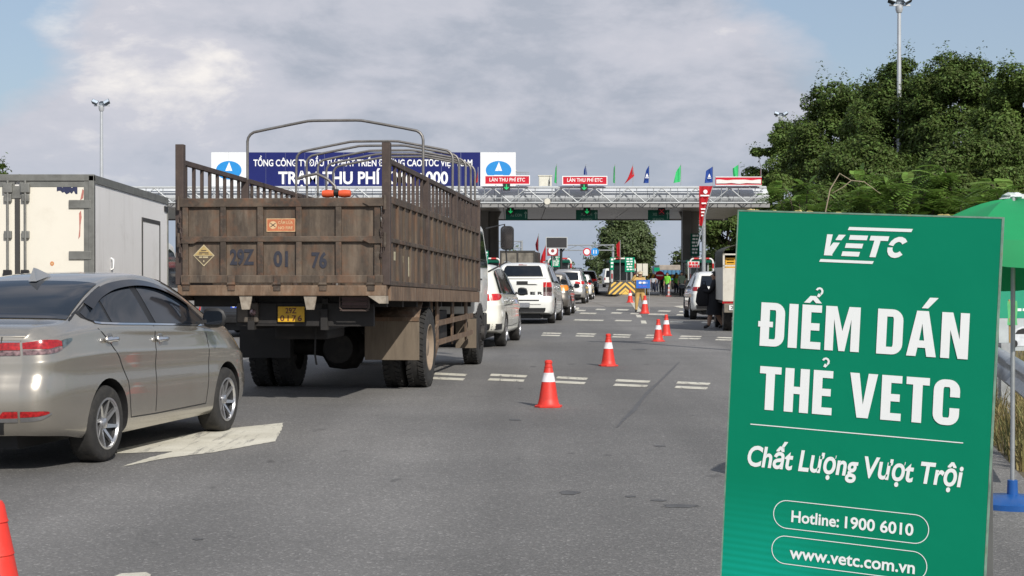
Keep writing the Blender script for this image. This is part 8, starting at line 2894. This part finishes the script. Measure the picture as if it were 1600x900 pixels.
# feathery roadside shrubs with drooping fronds --------------------
def frond_shrub(label, X, Y, H, rad, seed, mat, n_br=16, fr_per=26, z0=0.0):
    rng = np.random.default_rng(seed)
    t_ = thing('feathery_shrub', label, 'shrub', (X, Y, -0.012), 0, 'feathery shrubs behind the green board')
    cen, ax, wid, ln = [], [], [], []
    V, F = [], []
    for b in range(n_br):
        a = rng.uniform(0, 2 * math.pi)
        reach = rad * rng.uniform(0.35, 1.0)
        top = H * rng.uniform(0.62, 1.0) * (1 - 0.25 * (reach / rad) ** 2)
        pts = []
        for s in np.linspace(0, 1, 9):
            pts.append(np.array([math.cos(a) * reach * s ** 1.3, math.sin(a) * reach * s ** 1.3, z0 + top * (1 - (1 - s) ** 1.8) - 0.10 * H * max(0, s - 0.7)]))
        MB().tube([tuple(p_) for p_ in pts], list(np.linspace(0.045, 0.008, 9)), 5).build('branch', m_bark, t_)
        for k in range(fr_per):
            s = rng.uniform(0.35, 1.0)
            i0 = int(s * 8)
            i1 = min(8, i0 + 1)
            p0 = pts[i0] + (pts[i1] - pts[i0]) * (s * 8 - i0)
            d = rng.normal(size=3) * np.array([1, 1, 0.35])
            d[:2] += np.array([math.cos(a), math.sin(a)]) * 0.6
            d /= np.linalg.norm(d)
            L_ = rng.uniform(0.35, 0.75)
            side = np.cross(d, np.array([0, 0, 1.0]))
            side /= np.linalg.norm(side) + 1e-9
            prev = None
            npair = 9
            for j in range(npair):
                f = (j + 0.5) / npair
                q = p0 + d * L_ * f + np.array([0, 0, -0.35 * L_ * f * f])
                wl_ = 0.17 * L_ * 1.6 * math.sin(math.pi * (0.12 + 0.8 * f)) + 0.03
                hwid = L_ / npair * 0.36
                for sg in (-1, 1):
                    tip = q + side * sg * wl_ + d * wl_ * 0.35 + np.array([0, 0, -wl_ * 0.18])
                    o_ = len(V)
                    V += [tuple(q - d * hwid * 0.6), tuple(q + d * hwid * 0.6), tuple(tip + d * hwid), tuple(tip - d * hwid)]
                    F.append((o_, o_ + 1, o_ + 2, o_ + 3))
    me = bpy.data.meshes.new('foliage')
    me.from_pydata(V, [], F)
    me.materials.append(mat)
    o = bpy.data.objects.new('foliage', me)
    COL.objects.link(o)
    o.parent = t_
    return t_


for i, (px, py, Y, rp, lab) in enumerate(((1255, 268, 46, 70, 'feathery shrub left above the board top edge'), (1335, 262, 44, 75, 'feathery shrub above the board middle'), (1420, 270, 42, 75, 'feathery shrub right of the board emblem'), (1500, 236, 43, 85, 'tallest feathery shrub beside the parasol'), (1585, 258, 40, 80, 'feathery shrub above the parasol top'))):
    a = at(px, py, Y)
    frond_shrub(lab, a.x, Y, a.z * 1.06, rp * Y / FPX * 1.25, 50 + i, m_leaf3, n_br=22, fr_per=34)
# bare twig arching out of the shrubs
tw = thing('dry_branch', 'bare pale branch arching over the feathery shrubs', 'branch', (0, 0, 0))
pt = [at(a_, b_, 41.0) for a_, b_ in ((1290, 330), (1297, 296), (1312, 271), (1330, 282), (1350, 284), (1364, 294), (1376, 303))]
MB().tube([tuple(pt[0].xy) + (0.0,)] + [tuple(q) for q in pt], [0.022, 0.02, 0.018, 0.016, 0.013, 0.011, 0.009, 0.006], 6).build('stem', M('dry_wood', (0.28, 0.23, 0.16), 0.9, var=0.2), tw, smooth=60)
MB().tube([tuple(at(a_, b_, 41.0)) for a_, b_ in ((1330, 282), (1318, 292), (1300, 302))], [0.013, 0.010, 0.005], 5).build('twig', M('dry_wood', (0.28, 0.23, 0.16), 0.9), tw)

# dry verge grass -------------------------------------------------
rng = np.random.default_rng(77)
V, F = [], []
for k in range(9000):
    s = rng.uniform(0, 1) ** 1.3
    Yg = 12.2 + s * 26
    xg = edge_x(Yg) + abs(rng.normal()) * 0.9 + 0.02
    h = rng.uniform(0.06, 0.34) * (1.0 if rng.random() < 0.8 else 1.5)
    a = rng.uniform(0, 2 * math.pi)
    lean = rng.uniform(0.1, 1.1) * h
    w = rng.uniform(0.004, 0.009)
    dx, dy = math.cos(a), math.sin(a)
    o_ = len(V)
    V += [(xg - dy * w, Yg + dx * w, -0.012), (xg + dy * w, Yg - dx * w, -0.012), (xg + dx * lean * 0.45 + dy * w * 0.7, Yg + dy * lean * 0.45 - dx * w * 0.7, h * 0.6), (xg + dx * lean * 0.45 - dy * w * 0.7, Yg + dy * lean * 0.45 + dx * w * 0.7, h * 0.6), (xg + dx * lean, Yg + dy * lean, h)]
    F += [(o_, o_ + 1, o_ + 2, o_ + 3), (o_ + 3, o_ + 2, o_ + 4)]
me = bpy.data.meshes.new('verge_grass')
me.from_pydata(V, [], F)
me.materials.append(M('dry_grass', (0.27, 0.21, 0.09), 0.8, var=0.3, scale=1.5, transl=0.3, island=0.4, dirt=(0.08, 0.13, 0.03), dscale=2.2, damt=0.75))
og = bpy.data.objects.new('verge_grass', me)
COL.objects.link(og)
tag(og, 'dry yellow grass along the guard rail', 'grass', kind='stuff')

bpy.data.scenes.remove(TMP)
